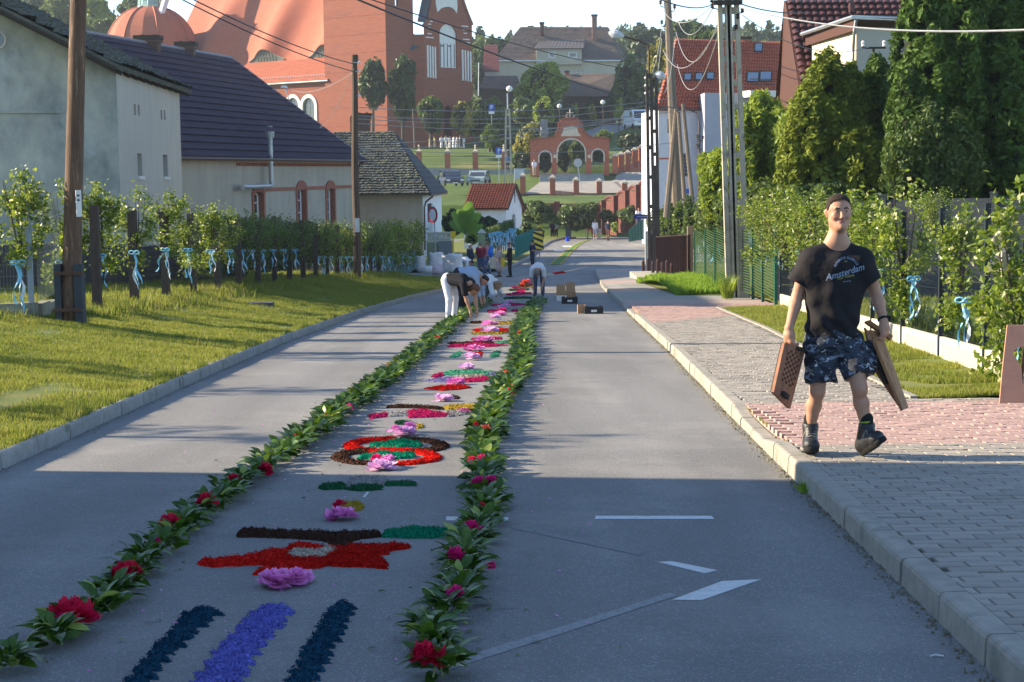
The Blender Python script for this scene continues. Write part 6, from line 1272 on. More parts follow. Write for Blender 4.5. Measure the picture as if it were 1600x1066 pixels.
def pillar(parent,c,w_,h_,m=m_gb,cap=True,fin=True,name='pillar'):
    mb=MB(); mb.box((c[0],c[1],c[2]+h_/2-.2),(w_,w_,h_+.4)); o=mb.build(name,m,parent)
    if cap:
        mb=MB(); mb.box((c[0],c[1],c[2]+h_+.07),(w_+.16,w_+.16,.14)); mb.hexa([(c[0]-w_/2,c[1]-w_/2,c[2]+h_+.14),(c[0]+w_/2,c[1]-w_/2,c[2]+h_+.14),(c[0]+w_/2,c[1]+w_/2,c[2]+h_+.14),(c[0]-w_/2,c[1]+w_/2,c[2]+h_+.14)],[(c[0]-.05,c[1]-.05,c[2]+h_+.4),(c[0]+.05,c[1]-.05,c[2]+h_+.4),(c[0]+.05,c[1]+.05,c[2]+h_+.4),(c[0]-.05,c[1]+.05,c[2]+h_+.4)])
        if fin: mb.lathe([(.04,.38),(.12,.5),(.05,.62),(.14,.74),(.02,.9)],c=(c[0],c[1],c[2]+h_),k=8)
        q=mb.build('cap',m_trim,parent); q.parent=o
    return o
t=thing('pillar_fence','churchyard fence of brick pillars with pale caps over a grey retaining wall','fence',P(700,275,193))
for x in (655,699.5,743,787.5): pillar(t,P(x,262,193),.62,1.75)
a=P(640,262,193.1);b=P(829,266,191); mb=MB(); mb.hexa([a-[0,0,1.3],a-[0,-.5,1.3],b-[0,-.5,1.3],b-[0,0,1.3]],[a,a+[0,.5,0],b+[0,.5,0],b]); mb.build('retaining_wall',mat('grey_wall',(.27,.28,.28),(.20,.21,.22),scale=2,rough=.95),t)
mb=MB()
for x0,x1 in ((655,699.5),(699.5,743),(743,787.5)):
    p,q=P(x0,261,193.1),P(x1,261,193.1)
    for z in (.25,1.2): mb.tube([p+[0,.1,z],q+[0,.1,z]],.02,4)
mb.build('rail',m_iron,t)
t=thing('pillar_wall','low salmon brick wall with square pillars in front of the steps','wall',P(900,300,168.5))
for x,y in ((817,297),(863.5,300),(900.5,303.5),(936.5,305.5),(976,308)): pillar(t,P(x,y,168.5),.55,1.35,fin=False)
a=P(862,300,168.5);b=P(982,309,168.5);
for k in range(14): p=a+(b-a)*k/14; q=a+(b-a)*(k+.94)/14; mb=MB(); mb.hexa([p-[0,0,.5],q-[0,0,.5],q+[0,.35,-.5],p+[0,.35,-.5]],[p+[0,0,.15],q+[0,0,.15],q+[0,.35,.15],p+[0,.35,.15]]); mb.build('wall_course',mat('salmon_brick',(.50,.24,.16),(.42,.19,.125),scale=3,rough=.9),t)
t=thing('retaining_wall','long dark red brick retaining wall with rounded coping rising to the right','wall',P(930,350,156.4)); m_rb2=mat('dark_red_brick',(.16,.055,.042),(.11,.042,.035),scale=3,rough=.95,c3=(.08,.04,.035),s3=.8,t3=.55)
pts=[(812,321,352,156.6),(870,320,350,156.6),(938,322,350,156.4),(944,318,350,154),(963,311,346,151.5),(981,303,343,149),(998,294,340,146.5),(1016,286,338,144),(1034,277,336,141.5)]
PP=[(P(x,yt,d),P(x,yb,d)) for x,yt,yb,d in pts]
for (a,b),(c,d) in zip(PP[:-1],PP[1:]):
    zb_=min(b[2],d[2])-1.0; zt=max(a[2],c[2]) if a[1]<156 else a[2]; mb=MB(); mb.hexa([(a[0],a[1],zb_),(c[0],c[1],zb_),(c[0],c[1]+.4,zb_),(a[0],a[1]+.4,zb_)],[(a[0],a[1],(a[2]+c[2])/2),(c[0],c[1],(a[2]+c[2])/2),(c[0],c[1]+.4,(a[2]+c[2])/2),(a[0],a[1]+.4,(a[2]+c[2])/2)]); mb.build('wall_panel',m_rb2,t)
    s=np.linspace(0,1,9); base=(a[2]+c[2])/2; up=[a*(1-q)+c*q for q in s]; V=np.array([(p[0],p[1]-.1,base+(.38 if a[1]<156 else .0)*math.sin(math.pi*q)+.05) for p,q in zip(up,s)]); mb=MB(); mb.tube(V,.14,5); mb.build('coping',m_rb2,t)
    if a[1]<156: mb=MB(); mb.prism(V,[0,.3,0]); mb.build('wall_panel',m_rb2,t)
for (a,b) in PP: mb=MB(); mb.box((a[0],a[1]-.03,(a[2]+b[2])/2-.3),(.55,.6,a[2]-b[2]+1.2)); mb.build('buttress',m_rb2,t)
t=thing('pillar_fence','row of brick pillars with pointed caps climbing right from the gateway','fence',P(985,262,184))
for k,(x,y) in enumerate([(961,266),(970.5,264),(981,261),(992,256),(1002,252),(1012,248)]): pillar(t,P(x,y,181+k*2.5),.6,1.5 if k<9 else 1,fin=False)
a=P(957,268,181);b=P(1016,250,194); mb=MB(); mb.hexa([a-[0,0,1],a+[0,.4,-1],b+[0,.4,-1],b-[0,0,1]],[a+[0,0,.3],a+[0,.4,.3],b+[0,.4,.3],b+[0,0,.3]]); mb.build('wall_base',m_gb,t)
def patch(name,poly,m,lift=.05,nn=1):
    mb=MB(); V=[P(*q) for q in poly]; mb.raw(V,list(range(len(V)))[::-1]); return struct(name,mb,m)
m_pale=mat('pale_paving',(.33,.30,.26),(.27,.25,.22),scale=1,rough=.95)
def strip(name,L_,R_,m,lift=.06,n=14):
    L_=np.array([P(*q) for q in L_]);R_=np.array([P(*q) for q in R_]); s=np.linspace(0,len(L_)-1,n); f=lambda A: np.c_[[np.interp(s,range(len(A)),A[:,k]) for k in range(3)]].T
    a,b=f(L_),f(R_); k=9; V=np.concatenate([a+(b-a)*q for q in np.linspace(0,1,k)]); V[:,2]=tz(V[:,0],V[:,1])+.10; i=(np.arange(k-1)[:,None]*n+np.arange(n-1)[None,:]).ravel(); return struct(name,MB().raw(V,np.c_[i,i+n,i+n+1,i+1]),m)
strip('forecourt',[(817,306,168.7),(845,286.5,178.4)],[(982,309,168.9),(962,280,178.8)],m_pale)
strip('climbing_road',[(955,284,178.5),(985,269,187),(1030,250,200)],[(982,308,169),(1012,288,180),(1040,274,192)],m_pale)
strip('hill_road',[(860,205,226),(940,199,232),(1010,194,240)],[(862,199,230),(940,193,238),(1010,188,246)],mat('pale_asphalt',(.30,.30,.30),(.25,.25,.25),rough=.9))
t=thing('balustrade','pale stone balustrade over a garden wall behind the round road sign','balustrade',P(688,380,94)); m_bal=mat('pale_stone',(.46,.46,.38),(.38,.38,.31),scale=5,rough=.9)
a=P(668,376,94);b=P(705,376,94);
for k in range(10):
    p=a+(b-a)*(k+.5)/10; mb=MB(); mb.lathe([(.05,0),(.09,.12),(.05,.3),(.07,.38)],c=p,k=8); mb.build('baluster',m_bal,t)
mb=MB(); mb.box((a+b)/2+[0,0,.43],(b[0]-a[0]+.2,.22,.1)); mb.box((a+b)/2-[0,0,.05],(b[0]-a[0]+.2,.22,.1)); mb.build('rail',m_bal,t); mb=MB(); mb.box((a+b)/2-[0,0,.85],(b[0]-a[0]+.1,.2,1.5)); mb.build('wall',mat('garden_wall',(.20,.22,.13),(.15,.17,.10),scale=3,rough=.95),t)
c=P(696,392,93.8); mb=MB(); mb.box(c,(.75,.05,1.1)); o=mb.build('gate_panel',mat('gate_panel',(.16,.18,.20),rough=.5),t)
t=thing('gate_pillar','pale green gate pillar with pyramid cap behind the standing group','pillar',P(753,400,96)); c=P(753,398,96); mb=MB(); mb.box(c+[0,0,.5],(.42,.42,1.5)); mb.build('shaft',mat('green_plaster',(.27,.33,.17),(.22,.27,.14),rough=.9),t); mb=MB(); q=c+[0,0,1.25]; mb.hexa([q+[-.27,-.27,0],q+[.27,-.27,0],q+[.27,.27,0],q+[-.27,.27,0]],[q+[-.03,-.03,.24],q+[.03,-.03,.24],q+[.03,.03,.24],q+[-.03,.03,.24]]); mb.build('cap',m_bal,t)
t=thing('picket_fence','bright teal picket fence with narrow pales along the curving verge','fence',P(822,398,103))
a=P(806,400,99);b=P(838,384,113)
for k in range(24): p=a+(b-a)*k/23; mb=MB(); mb.box(p+[0,0,.55],(.12,.03,1.25)); mb.build('pale',m_teal,t)
mb=MB();
for z in (.2,.95): mb.tube([a+[0,.04,z],b+[0,.04,z]],.03,4)
mb.build('rail',m_teal,t)
t=thing('garden_fence','dark garden fence hung with many light blue ribbons behind the man in black','fence',P(783,392,99))
a=P(764,398,98);b=P(806,390,100)
for k in range(14): p=a+(b-a)*k/13; mb=MB(); mb.box(p+[0,0,.6],(.05,.05,1.2)); mb.build('post',m_green,t)
mb=MB(); mb.tube([a+[0,0,1.1],b+[0,0,1.1]],.03,4); mb.tube([a+[0,0,.4],b+[0,0,.4]],.03,4); mb.build('rail',m_green,t)
for k in range(18):
    p=a+(b-a)*(k+.5)/18+[0,-.08,1.15+RNG.uniform(-.15,.2)]; r_=add('ribbon',ribs[k%5],None,p,(0,0,RNG.uniform(-.6,.6)),RNG.uniform(1.7,2.3)); tag(r_,'light blue ribbon on the garden fence behind the man in black','ribbon','ribbons on the garden fence')
t=thing('stone_post','grey stone gate post beside the two onlookers','gate post',P(887,372,149)); mb=MB(); c=P(888,370,149); mb.box(c+[0,0,.6],(.5,.5,2.2)); mb.box(c+[0,0,1.75],(.6,.6,.12)); mb.build('shaft',m_concd,t)
def car(label,cx,yb,d,wd,ht,rz,m,van=False,name='parked_car'):
    c=P(cx,yb,d); t=thing(name,label,'van' if van else 'car',c,rz); L=wd*(2.6 if van else 2.3); W=wd; H=ht
    if van: pr=[(-L/2,.35),(-L/2,H*.42),(-L/2+.55,H*.52),(-L/2+1.1,H*.93),(-L/2+1.5,H),(L/2-.1,H),(L/2,H*.9),(L/2,.35)]
    else: pr=[(-L/2,.3),(-L/2,H*.50),(-L/2+.15,H*.56),(-L/2+1.1,H*.63),(-L/2+1.75,H*.95),(-L/2+2.1,H),(L/2-1.1,H),(L/2-.4,H*.66),(L/2,H*.6),(L/2,.3)]
    def section(y0,y1,sc): return [(x,y0,z) for x,z in pr],[(x,y1,z) for x,z in pr]
    n=len(pr); V=[]
    for s,k in ((-1,.86),(-1,1),(1,1),(1,.86)):
        for (x,z) in pr: zz=z; xx=x; kk=1 if z<H*.6 else (.86 if k==.86 else .93); V.append((s*W/2*(kk if k==1 else kk*.9),xx,zz+(0.03 if k==.86 and z>H*.9 else 0)))
    j=np.arange(n); Q=[]
    for a_ in range(3): Q.append(np.c_[a_*n+j,(a_+1)*n+j,(a_+1)*n+(j+1)%n,a_*n+(j+1)%n])
    me=mesh('body',V,[np.concatenate(Q),np.array([j]),np.array([(j+3*n)[::-1]])],m); add('body',me,t)
    iw=3 if van else 3; (x0,z0),(x1,z1)=(pr[2],pr[3]) if van else (pr[3],pr[4])
    e=.02; mb=MB(); mb.raw([(-W*.40,x0-.03,z0+.05),(W*.40,x0-.03,z0+.05),(W*.37,x1-.03,z1-.03),(-W*.37,x1-.03,z1-.03)],[0,1,2,3]); mb.build('windscreen',m_glass,t,world=False)
    for s in (-1,1):
        mb=MB(); xx=s*(W/2*.965+.012) ; y0,y1=(-L/2+1.2,-L/2+2.3) if van else (-L/2+1.5,L/2-1.0); mb.raw([(xx,y0,H*.62),(xx,y1,H*.62),(xx*.97,y1-.1,H*.9),(xx*.97,y0+.35,H*.9)],[0,1,2,3] if s>0 else [3,2,1,0]); mb.build('side_window',m_glass,t,world=False)
        mb=MB(); mb.box((s*W*.38,-L/2-.01,H*.40),(.34,.05,.18)); mb.build('headlight',m_white,t,world=False)
        for y in (-L/2+.8,L/2-.8):
            mb=MB(); V_=[(s*(W/2-.1),y+.31*math.cos(a_),.31+.31*math.sin(a_)) for a_ in np.linspace(0,6.283,15)[:-1]]; mb.prism(V_,(s*.13,0,0)); mb.build('wheel',m_sole_,t,world=False)
    mb=MB(); mb.box((0,-L/2-.02,H*.22),(.52,.03,.12)); mb.build('number_plate',m_white,t,world=False); mb=MB(); mb.box((0,-L/2-.012,H*.33),(W*.5,.03,.12)); mb.build('grille',m_blk,t,world=False)
    return t
m_sole_=mat('tyre',(.015,.015,.015),rough=.9)
car('white van parked on the hill road right of the gate',993.5,201,222,2.05,2.45,R(12),mat('van_white',(.72,.74,.78),rough=.3,spec=.6),van=True,name='parked_van')
car('silver green car parked behind the chapel roof below the pillar fence',748,290,170,1.9,1.5,R(-8),mat('car_teal',(.30,.38,.38),rough=.3,spec=.6))
car('dark blue car half hidden left of the chapel roof',704,291,168,1.85,1.55,R(15),mat('car_blue',(.03,.05,.10),rough=.3,spec=.6))
m_card=mat('cardboard',(.42,.24,.12),(.36,.20,.10),scale=4,rough=.9); m_cardw=mat('cardboard_white',(.78,.74,.68),(.72,.68,.62),rough=.9); m_bcr=mat('crate_black',(.02,.02,.022),rough=.6)
def crate(label,cx,yb,wpx,hpx,L=.4,name='crate',rz=0):
    g=G(cx,yb); s=wpx*g[1]/2600/1.02; h_=hpx*g[1]/2600; t=thing(name,label,'crate',g,rz)
    for (c,sz) in [((0,-L/2,h_*.42),(s,.02,h_*.84)),((0,L/2,h_*.42),(s,.02,h_*.84)),((-s/2,0,h_*.42),(.02,L,h_*.84)),((s/2,0,h_*.42),(.02,L,h_*.84))]: mb=MB(); mb.box(c,sz); mb.build('side',m_bcr,t,world=False)
    for x in (-1,1):
        for y in (-1,1): mb=MB(); mb.box((x*(s/2-.035),y*(L/2-.035),h_/2),(.08,.08,h_)); mb.build('corner_post',m_bcr,t,world=False)
    mb=MB(); mb.box((0,0,.02),(s,L,.03)); mb.build('bottom',m_card,t,world=False); mb=MB(); mb.box((0,-L/2-.012,h_*.45),(.13,.006,.05)); mb.build('handle_hole',m_cardw,t,world=False); return t
crate('black fruit crate standing alone on the asphalt, nearer than the cardboard boxes',927.5,490,28,11.5,L=.38)
crate('black fruit crate with white label in front of the open cardboard box',890,474.5,24,11,L=.3)
def carton(label,cx,yb,w_,h_,L,cat='box',m=m_card,flap=True,rz=0,front=None):
    g=G(cx,yb); t=thing('cardboard_box',label,cat,g,rz)
    for (c,sz,mm) in [((0,-L/2,h_/2),(w_,.012,h_),front or m),((0,L/2,h_/2),(w_,.012,h_),m),((-w_/2,0,h_/2),(.012,L,h_),m),((w_/2,0,h_/2),(.012,L,h_),m)]: mb=MB(); mb.box(c,sz); mb.build('side',mm,t,world=False)
    mb=MB(); mb.box((0,0,.01),(w_,L,.01)); mb.build('bottom',m,t,world=False)
    if flap:
        mb=MB(); mb.hexa([(-w_/2,L/2,h_),(w_/2,L/2,h_),(w_/2,L/2+.01,h_),(-w_/2,L/2+.01,h_)],[(-w_/2+.02,L/2+.1,h_+.28),(w_/2-.02,L/2+.1,h_+.28),(w_/2-.02,L/2+.11,h_+.28),(-w_/2+.02,L/2+.11,h_+.28)]); mb.build('flap',m,t,world=False)
    return t
carton('open cardboard box with bright white side and raised brown flap',877,470.5,.28,.17,.34,front=m_cardw); carton('brown cardboard box with tall tilted flap behind the black crate',892,468,.28,.2,.3)
carton('small plain brown carton touching the left end of the lone black crate',908.5,489.5,.17,.19,.3,flap=False)
t=thing('bucket','blue plastic bucket on the road before the painters','bucket',G(887,377)); mb=MB(); mb.lathe([(.17,0),(.22,.36),(.24,.38),(.2,.37),(.15,.03)],c=(0,0,0),k=14); mb.build('pail',mat('plastic_blue',(.02,.06,.55),rough=.4),t,world=False)
m_sack=mat('white_sack',(.70,.68,.66),(.60,.57,.56),scale=5,rough=.8,bump=.6,bscale=9,bdist=.03); m_sackp=mat('pink_sack',(.62,.45,.48),(.66,.56,.58),scale=5,rough=.8,bump=.6,bscale=9,bdist=.03)
def sack(label,cx,yb,d,w_,h_,m=m_sack,sag=.0,top=True):
    c=P(cx,yb,d); g=np.random.default_rng(int(cx)); prof=[(.001,0),(w_*.45,.0),(w_*.54,h_*.15),(w_*.50,h_*.45),(w_*.46,h_*.72)]+([(w_*.52,h_*.98),(w_*.46,h_*1.08),(w_*.36,h_*.95)] if top else [(w_*.36,h_*.9),(w_*.05,h_)])
    k=18; th=np.arange(k)*2*math.pi/k; V=np.concatenate([np.c_[r*np.sign(np.cos(th))*np.abs(np.cos(th))**.7*(1+.12*np.sin(th*5+z*9+cx)+g.normal(0,.06,k)),r*np.sin(th)*.8*(1+.1*np.sin(th*4+z*7)),np.full(k,z)+.03*np.sin(th*3+cx)*(z>0.1)] for r,z in prof]); j=np.arange(k); F_=np.concatenate([np.c_[i*k+j,i*k+(j+1)%k,(i+1)*k+(j+1)%k,(i+1)*k+j] for i in range(len(prof)-1)])
    o=add('sack',mesh('sack',V,[F_,np.array([(len(prof)-1)*k+j])],m,smooth=True),None,c,(0,0,g.uniform(0,6))); tag(o,label,'sack')
sack('tall narrow white sack at the left end of the heap of sacks',659,425,80,.42,.72); sack('flat white sack lying low beside the tall narrow one',669,427,79,.62,.34,top=False); sack('open white sack behind the pink one',683,420,80,.62,.72); sack('pinkish sack lying in the middle of the heap',687,429,78,.72,.45,m=m_sackp,top=False)
sack('half open cream sack right of the pink one',698,428,78,.5,.82); sack('large white sack with green base nearest the stooping people',711,430,77,.72,.92);
t=thing('crate','green plastic crate under the large white sack','crate',P(710,434,76)); mb=MB(); mb.box((0,0,.12),(.6,.4,.26)); mb.box((0,0,.26),(.66,.46,.04)); mb.build('tub',m_green,t,world=False)
t=thing('umbrella','closed bright blue umbrella with white pole held up in the group','umbrella',P(766,414,82)); mb=MB(); mb.tube([P(764,414,82),P(767,384,82)],.02,5); mb.build('pole',m_white,t); c=P(767,400,82); mb=MB(); mb.lathe([(.02,-.1),(.12,.02),(.17,.14),(.12,.34),(.03,.5)],c=c,k=9); mb.build('canopy',mat('canopy_blue',(.01,.16,.62),rough=.5),t)
t=thing('push_trolley','beige wheeled shopping trolley standing in the group','trolley',P(773,430,84)); g=P(773,430,84); mb=MB(); mb.box(g+[0,0,.62],(.42,.3,.55)); mb.build('bag',c_beige if 'c_beige' in globals() else m_cream,t)
mb=MB();
for s in (-.2,.2): mb.tube([g+[s,0,.1],g+[s,0,.95],g+[s,.25,1.1]],.015,5); mb.tube([g+[s,-.2,.1],g+[s,.1,.4]],.012,5)
mb.build('frame',m_gal,t)
for s in (-.22,.22):
    for y in (-.2,.15): mb=MB(); mb.prism([g+[s-.015,y+.08*math.cos(a_),.08+.08*math.sin(a_)] for a_ in np.linspace(0,6.283,11)[:-1]],(.03,0,0)); mb.build('wheel',m_blk,t)
mb=MB(); c=P(785.5,410,82.4); mb.box(c,(.2,.12,.42),taper=.8); tag(mb.build('handbag',m_sy),'yellow bag carried by the woman in the flowered dress','bag')
m_w=mat('cable',(.05,.05,.055),rough=.6); m_wl=mat('cable_pale',(.30,.31,.32),rough=.6)
def wire(a,b,sag,r,m,label,group):
    A=P(*a);B=P(*b); s=np.linspace(0,1,18); p=A+(B-A)*s[:,None]; p[:,2]-=4*sag*s*(1-s); mb=MB(); mb.tube(p,r,4); tag(mb.build('overhead_wire',m),label,'wire',group)
GW_='thin wires crossing before the gate and the church'
wl='thin pale overhead wire crossing in front of the gate and church trees'
for k,(y0,y1,d0,d1) in enumerate([(168,178,60,84),(181,190,60,84),(186,199,60,84),(193,211,60,84),(226,205,60,84),(236,214,60,84),(232,262,60,84)]): wire((560,y0,d0),(1012 if k%2 else 1056,y1-25 if k<4 else y1-40,d1),.35,.013,m_wl,wl,GW_)
wire((548,-5,34),(1060,170,84),.3,.022,m_w,'dark overhead cable descending in front of the church tower towards the pole cluster',None)
wire((552,-10,40),(1012,112,76),.25,.016,m_w,'dark cable passing just below the head of the church gable towards the lamp pole',None)
for k,(x,y) in enumerate([(283,-10),(276,-5)]): wire((x,y,34),(553,100+k*12,60),.15,.016,m_w,'upper of the two cables falling across the orange church roof' if k==0 else 'lower of the two cables falling across the orange church roof',None)
wire((444,136,100),(553,112,60),.5,.012,m_wl,'slack pale wire between the white lamp head and the slim dark pole',None)
wire((553,108,60),(500,200,75),.3,.012,m_wl,'pale service wire from the slim pole down to the hall roof edge',None)
wire((1112,8,43.7),(960,-40,20),.2,.012,m_w,'dark cable leaving the lattice pole top towards the upper left',None)
wire((1150,10,43.8),(1640,45,25),.25,.016,m_wl,'pale cable running from the lattice pole across the brown roof to the right edge',None)
wire((1150,4,43.8),(1260,20,50),.1,.016,m_w,'short dark cable from the lattice pole to the brown roofed house',None)
wire((1160,24,43.8),(1362,72,52.5),.5,.012,m_wl,'pale service wire from the lattice pole to the wall bracket',None)
for k,(a,b,s_) in enumerate([((1032,10,84),(1112,10,43.7),.6),((1054,17,84),(1113,14,43.7),.9),((1056,49,84),(1124,30,43.8),1.3),((1036,78,84),(1124,40,43.8),1.0),((1010,120,76),(1034,44,84),.7),((1030,140,76),(1056,50,84),1.2),((1012,150,76),(1034,60,84),1.0),((1058,100,84),(1124,48,43.8),1.4)]): wire(a,b,s_,.014,m_wl,'slack pale wire strung between the pole cluster and the tall lattice poles','wires of the pole cluster')
for k in range(9):
    y=13.5+k*2.6+(k%3)*.5; pass
# ------------------------------------------------------------------ flower carpet
def inpoly(x,y,poly):
    c=np.zeros(x.shape,bool); n=len(poly); j=n-1
    for i in range(n):
        xi,yi=poly[i]; xj,yj=poly[j]; m_=((yi>y)!=(yj>y))&(x<(xj-xi)*(y-yi)/(yj-yi+1e-12)+xi); c^=m_; j=i
    return c
def fuzz(name,c):
    d=tuple(q*.45 for q in c)
    return mat('dyed_'+name,c,d,scale=70,rough=.95,bump=1.0,bscale=130,bdist=.012,spec=.05,c3=tuple(min(1,q*1.25+.01) for q in c),s3=40,t3=.56,w3=.06,island=.28)
D_=dict(red=fuzz('red',(.62,.012,.006)),brown=fuzz('brown',(.070,.032,.020)),green=fuzz('green',(.006,.26,.13)),dgreen=fuzz('dgreen',(.02,.12,.045)),teal=fuzz('teal',(.010,.050,.085)),blue=fuzz('blue',(.13,.13,.42)),cream=fuzz('cream',(.55,.46,.36)),yellow=fuzz('yellow',(.52,.36,.035)),magenta=fuzz('magenta',(.55,.02,.13)),grey=fuzz('grey',(.40,.38,.36)),pink=fuzz('pink',(.60,.12,.38)),lilac=fuzz('lilac',(.33,.28,.55)),mint=fuzz('mint',(.10,.42,.24)))
def heap(name,poly_px,m,parent,H=.022,wob=.012,bands=0):
    pw=[G(a,b) for a,b in poly_px]; pl=np.array([(p[0],p[1]) for p in pw]); d=pl[:,1].mean()
    q=[]
    for i in range(len(pl)):
        a=pl[i];b=pl[(i+1)%len(pl)]; L=np.linalg.norm(b-a); k=max(1,int(L/.02));
        for s in range(k): q.append(a+(b-a)*s/k)
    q=np.array(q);
    if wob:
        g=RNG.normal(0,wob*.45,q.shape); q=q+g*min(1,.6+d/40)
    lo=q.min(0)-.03; hi=q.max(0)+.03; st=.0075*max(1,d/14); nx=int((hi[0]-lo[0])/st)+2; ny=int((hi[1]-lo[1])/(st*1.6))+2
    if ny<4: ny=4
    xs=lo[0]+np.arange(nx)*st; ys=np.linspace(lo[1],hi[1],ny); X,Y=np.meshgrid(xs,ys); sw=bands/5.; ins=inpoly(X+(.045*(((Y+X*.3)*sw+.5*vnoise(Y*4,X*2,2))%1-.5) if bands else 0),Y,q)
    if ins.sum()<4: return None
    dist=np.zeros(ins.shape); cur=ins.copy()
    for _ in range(7):
        dist+=cur; e=cur.copy(); e[1:]&=cur[:-1]; e[:-1]&=cur[1:]; e[:,1:]&=cur[:,:-1]; e[:,:-1]&=cur[:,1:]; cur=e
    Z=H*(1-np.exp(-dist/2.2))*(.72+.55*vnoise(X*26,Y*26,3))+.004*RNG.normal(size=X.shape)*ins
    if bands: Z*=.72+.45*np.abs(np.sin(Y*bands+X*6+.8*vnoise(X*12,Y*5,6)))
    Z=np.where(ins,np.maximum(Z,.003),-.004)
    cell=ins[:-1,:-1]|ins[1:,:-1]|ins[:-1,1:]|ins[1:,1:]
    i=np.arange((ny)*(nx)).reshape(ny,nx); F_=np.c_[i[:-1,:-1][cell],i[:-1,1:][cell],i[1:,1:][cell],i[1:,:-1][cell]]
    V=np.c_[X.ravel(),Y.ravel(),(road_z(Y)+Z).ravel()]; used=np.unique(F_); mp=np.full(len(V),-1); mp[used]=np.arange(len(used)); V=V[used]; F_=mp[F_]
    idx=RNG.integers(0,len(V),min(2600,int(len(V)*.5))); c=V[idx]+[0,0,.002]; n=len(c); a=RNG.uniform(0,6.28,n); L=.007*max(1,d/12)*RNG.uniform(.5,1.3,n)
    S=np.stack([c-np.c_[np.cos(a)*L,np.sin(a)*L,0*a],c+np.c_[np.cos(a+1.5)*L*.3,np.sin(a+1.5)*L*.3,L*.9],c+np.c_[np.cos(a)*L,np.sin(a)*L,L*.5]],1).reshape(-1,3); j=np.arange(n)*3+len(V)
    V2=np.r_[V,S];
    if parent is not None: V2=V2-np.array(parent.location)
    o=add(name,mesh(name,V2,[F_,np.c_[j,j+1,j+2]],m,smooth=False),parent); return o
def motif(label,cx,cy,parts,name='carpet_motif',cat='flower carpet motif',H=.022):
    t=thing(name,label,cat,G(cx,cy))
    for nm,m,poly in parts: heap(nm,poly,D_[m],t,H=H*(1.4 if nm in ('centre','star','heap','middle') else 1.15 if nm=='stem' else 1))
    return t
def ell(cx,cy,rx,ry,a0=0,a1=360,n=26,squash=1): return [(cx+rx*math.cos(R(a)),cy-ry*math.sin(R(a))) for a in np.linspace(a0,a1,n)]
def ringseg(cx,cy,rx,ry,w_,wy,a0,a1): return ell(cx,cy,rx,ry,a0,a1)+ell(cx,cy,rx-w_,ry-wy,a1,a0)
def bar(label,poly,m,b=42): t=thing('carpet_bar',label,'flower carpet bar',G(*poly[0])); heap('shavings',poly,D_[m],t,H=.024,wob=.010,bands=b); return t
bar('dark blue bar of dyed shavings, left of the violet bar',[(288,965),(300,953),(328,952),(344,961),(326,968),(322,978),(306,984),(304,996),(286,1002),(282,1014),(262,1022),(258,1036),(246,1044),(236,1064),(222,1076),(190,1076),(216,1046),(240,1018),(262,996)],'teal')
t=thing('carpet_bar','tiny dark blue blob left of the top of the dark blue bar','flower carpet bar',G(291,967)); heap('shavings',[(281,970),(288,963),(298,963),(301,968),(292,971)],D_['teal'],t)
bar('broad violet bar of dyed shavings in the middle of the foreground',[(402,955),(410,949),(445,949),(458,956),(446,966),(438,980),(424,992),(410,1009),(398,1024),(388,1048),(374,1068),(368,1080),(296,1080),(305,1066),(316,1050),(332,1032),(345,1015),(358,1001),(372,985),(386,968)],'blue',b=34)
bar('dark blue bar of dyed shavings, right of the violet bar',[(512,957),(530,944),(550,945),(553,954),(540,968),(536,984),(528,1000),(518,1012),(512,1030),(500,1048),(492,1066),(486,1078),(440,1078),(458,1054),(470,1036),(478,1018),(486,1004),(496,990),(508,972)],'teal')
motif('large red six petalled flower of dyed shavings with cream centre, dark stem and green leaf',480,876,[
 ('petal','red',[(307,882),(318,879),(372,876),(420,864),(470,863),(462,872),(440,880),(400,884),(330,887)]),
 ('petal','red',[(394,899),(410,892),(426,880),(458,874),(498,880),(494,888),(470,893),(430,896),(405,899)]),
 ('petal','red',[(452,855),(470,852),(512,858),(522,867),(504,872),(470,870),(444,864)]),
 ('petal','red',[(508,872),(520,862),(556,856),(600,854),(642,853),(640,858),(608,862),(606,867),(570,872),(530,876)]),
 ('petal','red',[(502,878),(530,872),(596,874),(607,883),(604,890),(570,887),(520,886)]),
 ('centre','cream',[(444,874),(460,865),(490,867),(522,861),(530,869),(510,877),(486,882),(458,882)]),('petal','red',[(430,882),(450,862),(520,858),(545,868),(530,880),(500,888),(450,888)]),
 ('stem','brown',[(516,855),(514,848),(500,845),(440,841),(372,840),(370,835),(382,832),(440,834),(500,836),(532,838),(560,836),(594,834),(595,840),(560,843),(548,848),(549,858),(530,860)]),
 ('leaf','green',[(597,835),(620,831),(650,828),(690,830),(726,834),(724,841),(690,841),(650,842),(612,841),(598,840)])],H=.03)
motif('yellow patch with magenta edge above a pink peony',543,796,[('patch','yellow',[(522,790),(530,786),(567,788),(566,798),(550,799),(524,797)]),('patch','magenta',[(520,800),(530,797),(552,799),(550,804),(522,804)])])
motif('white heap between two dark green strokes',575,758,[('heap','grey',[(545,752),(560,749),(590,749),(607,752),(604,757),(560,758),(546,756)]),('stroke','dgreen',[(496,763),(506,758),(540,757),(538,765),(505,766)]),('stroke','dgreen',[(536,765),(560,760),(598,760),(596,766),(560,768)]),('stroke','dgreen',[(600,755),(650,755),(649,760),(602,760)])])
motif('near ring of two interlaced rings, half brown and half red, green star inside',604,715,[('arc','brown',ringseg(604,715.5,87,13,26,4.6,100,265)),('arc','red',ringseg(604,715.5,87,13,26,4.6,-93,98)),('star','green',[(558,715),(580,713),(596,709),(612,710),(650,712),(646,717),(620,718),(600,721),(584,718),(560,718)])],H=.02)
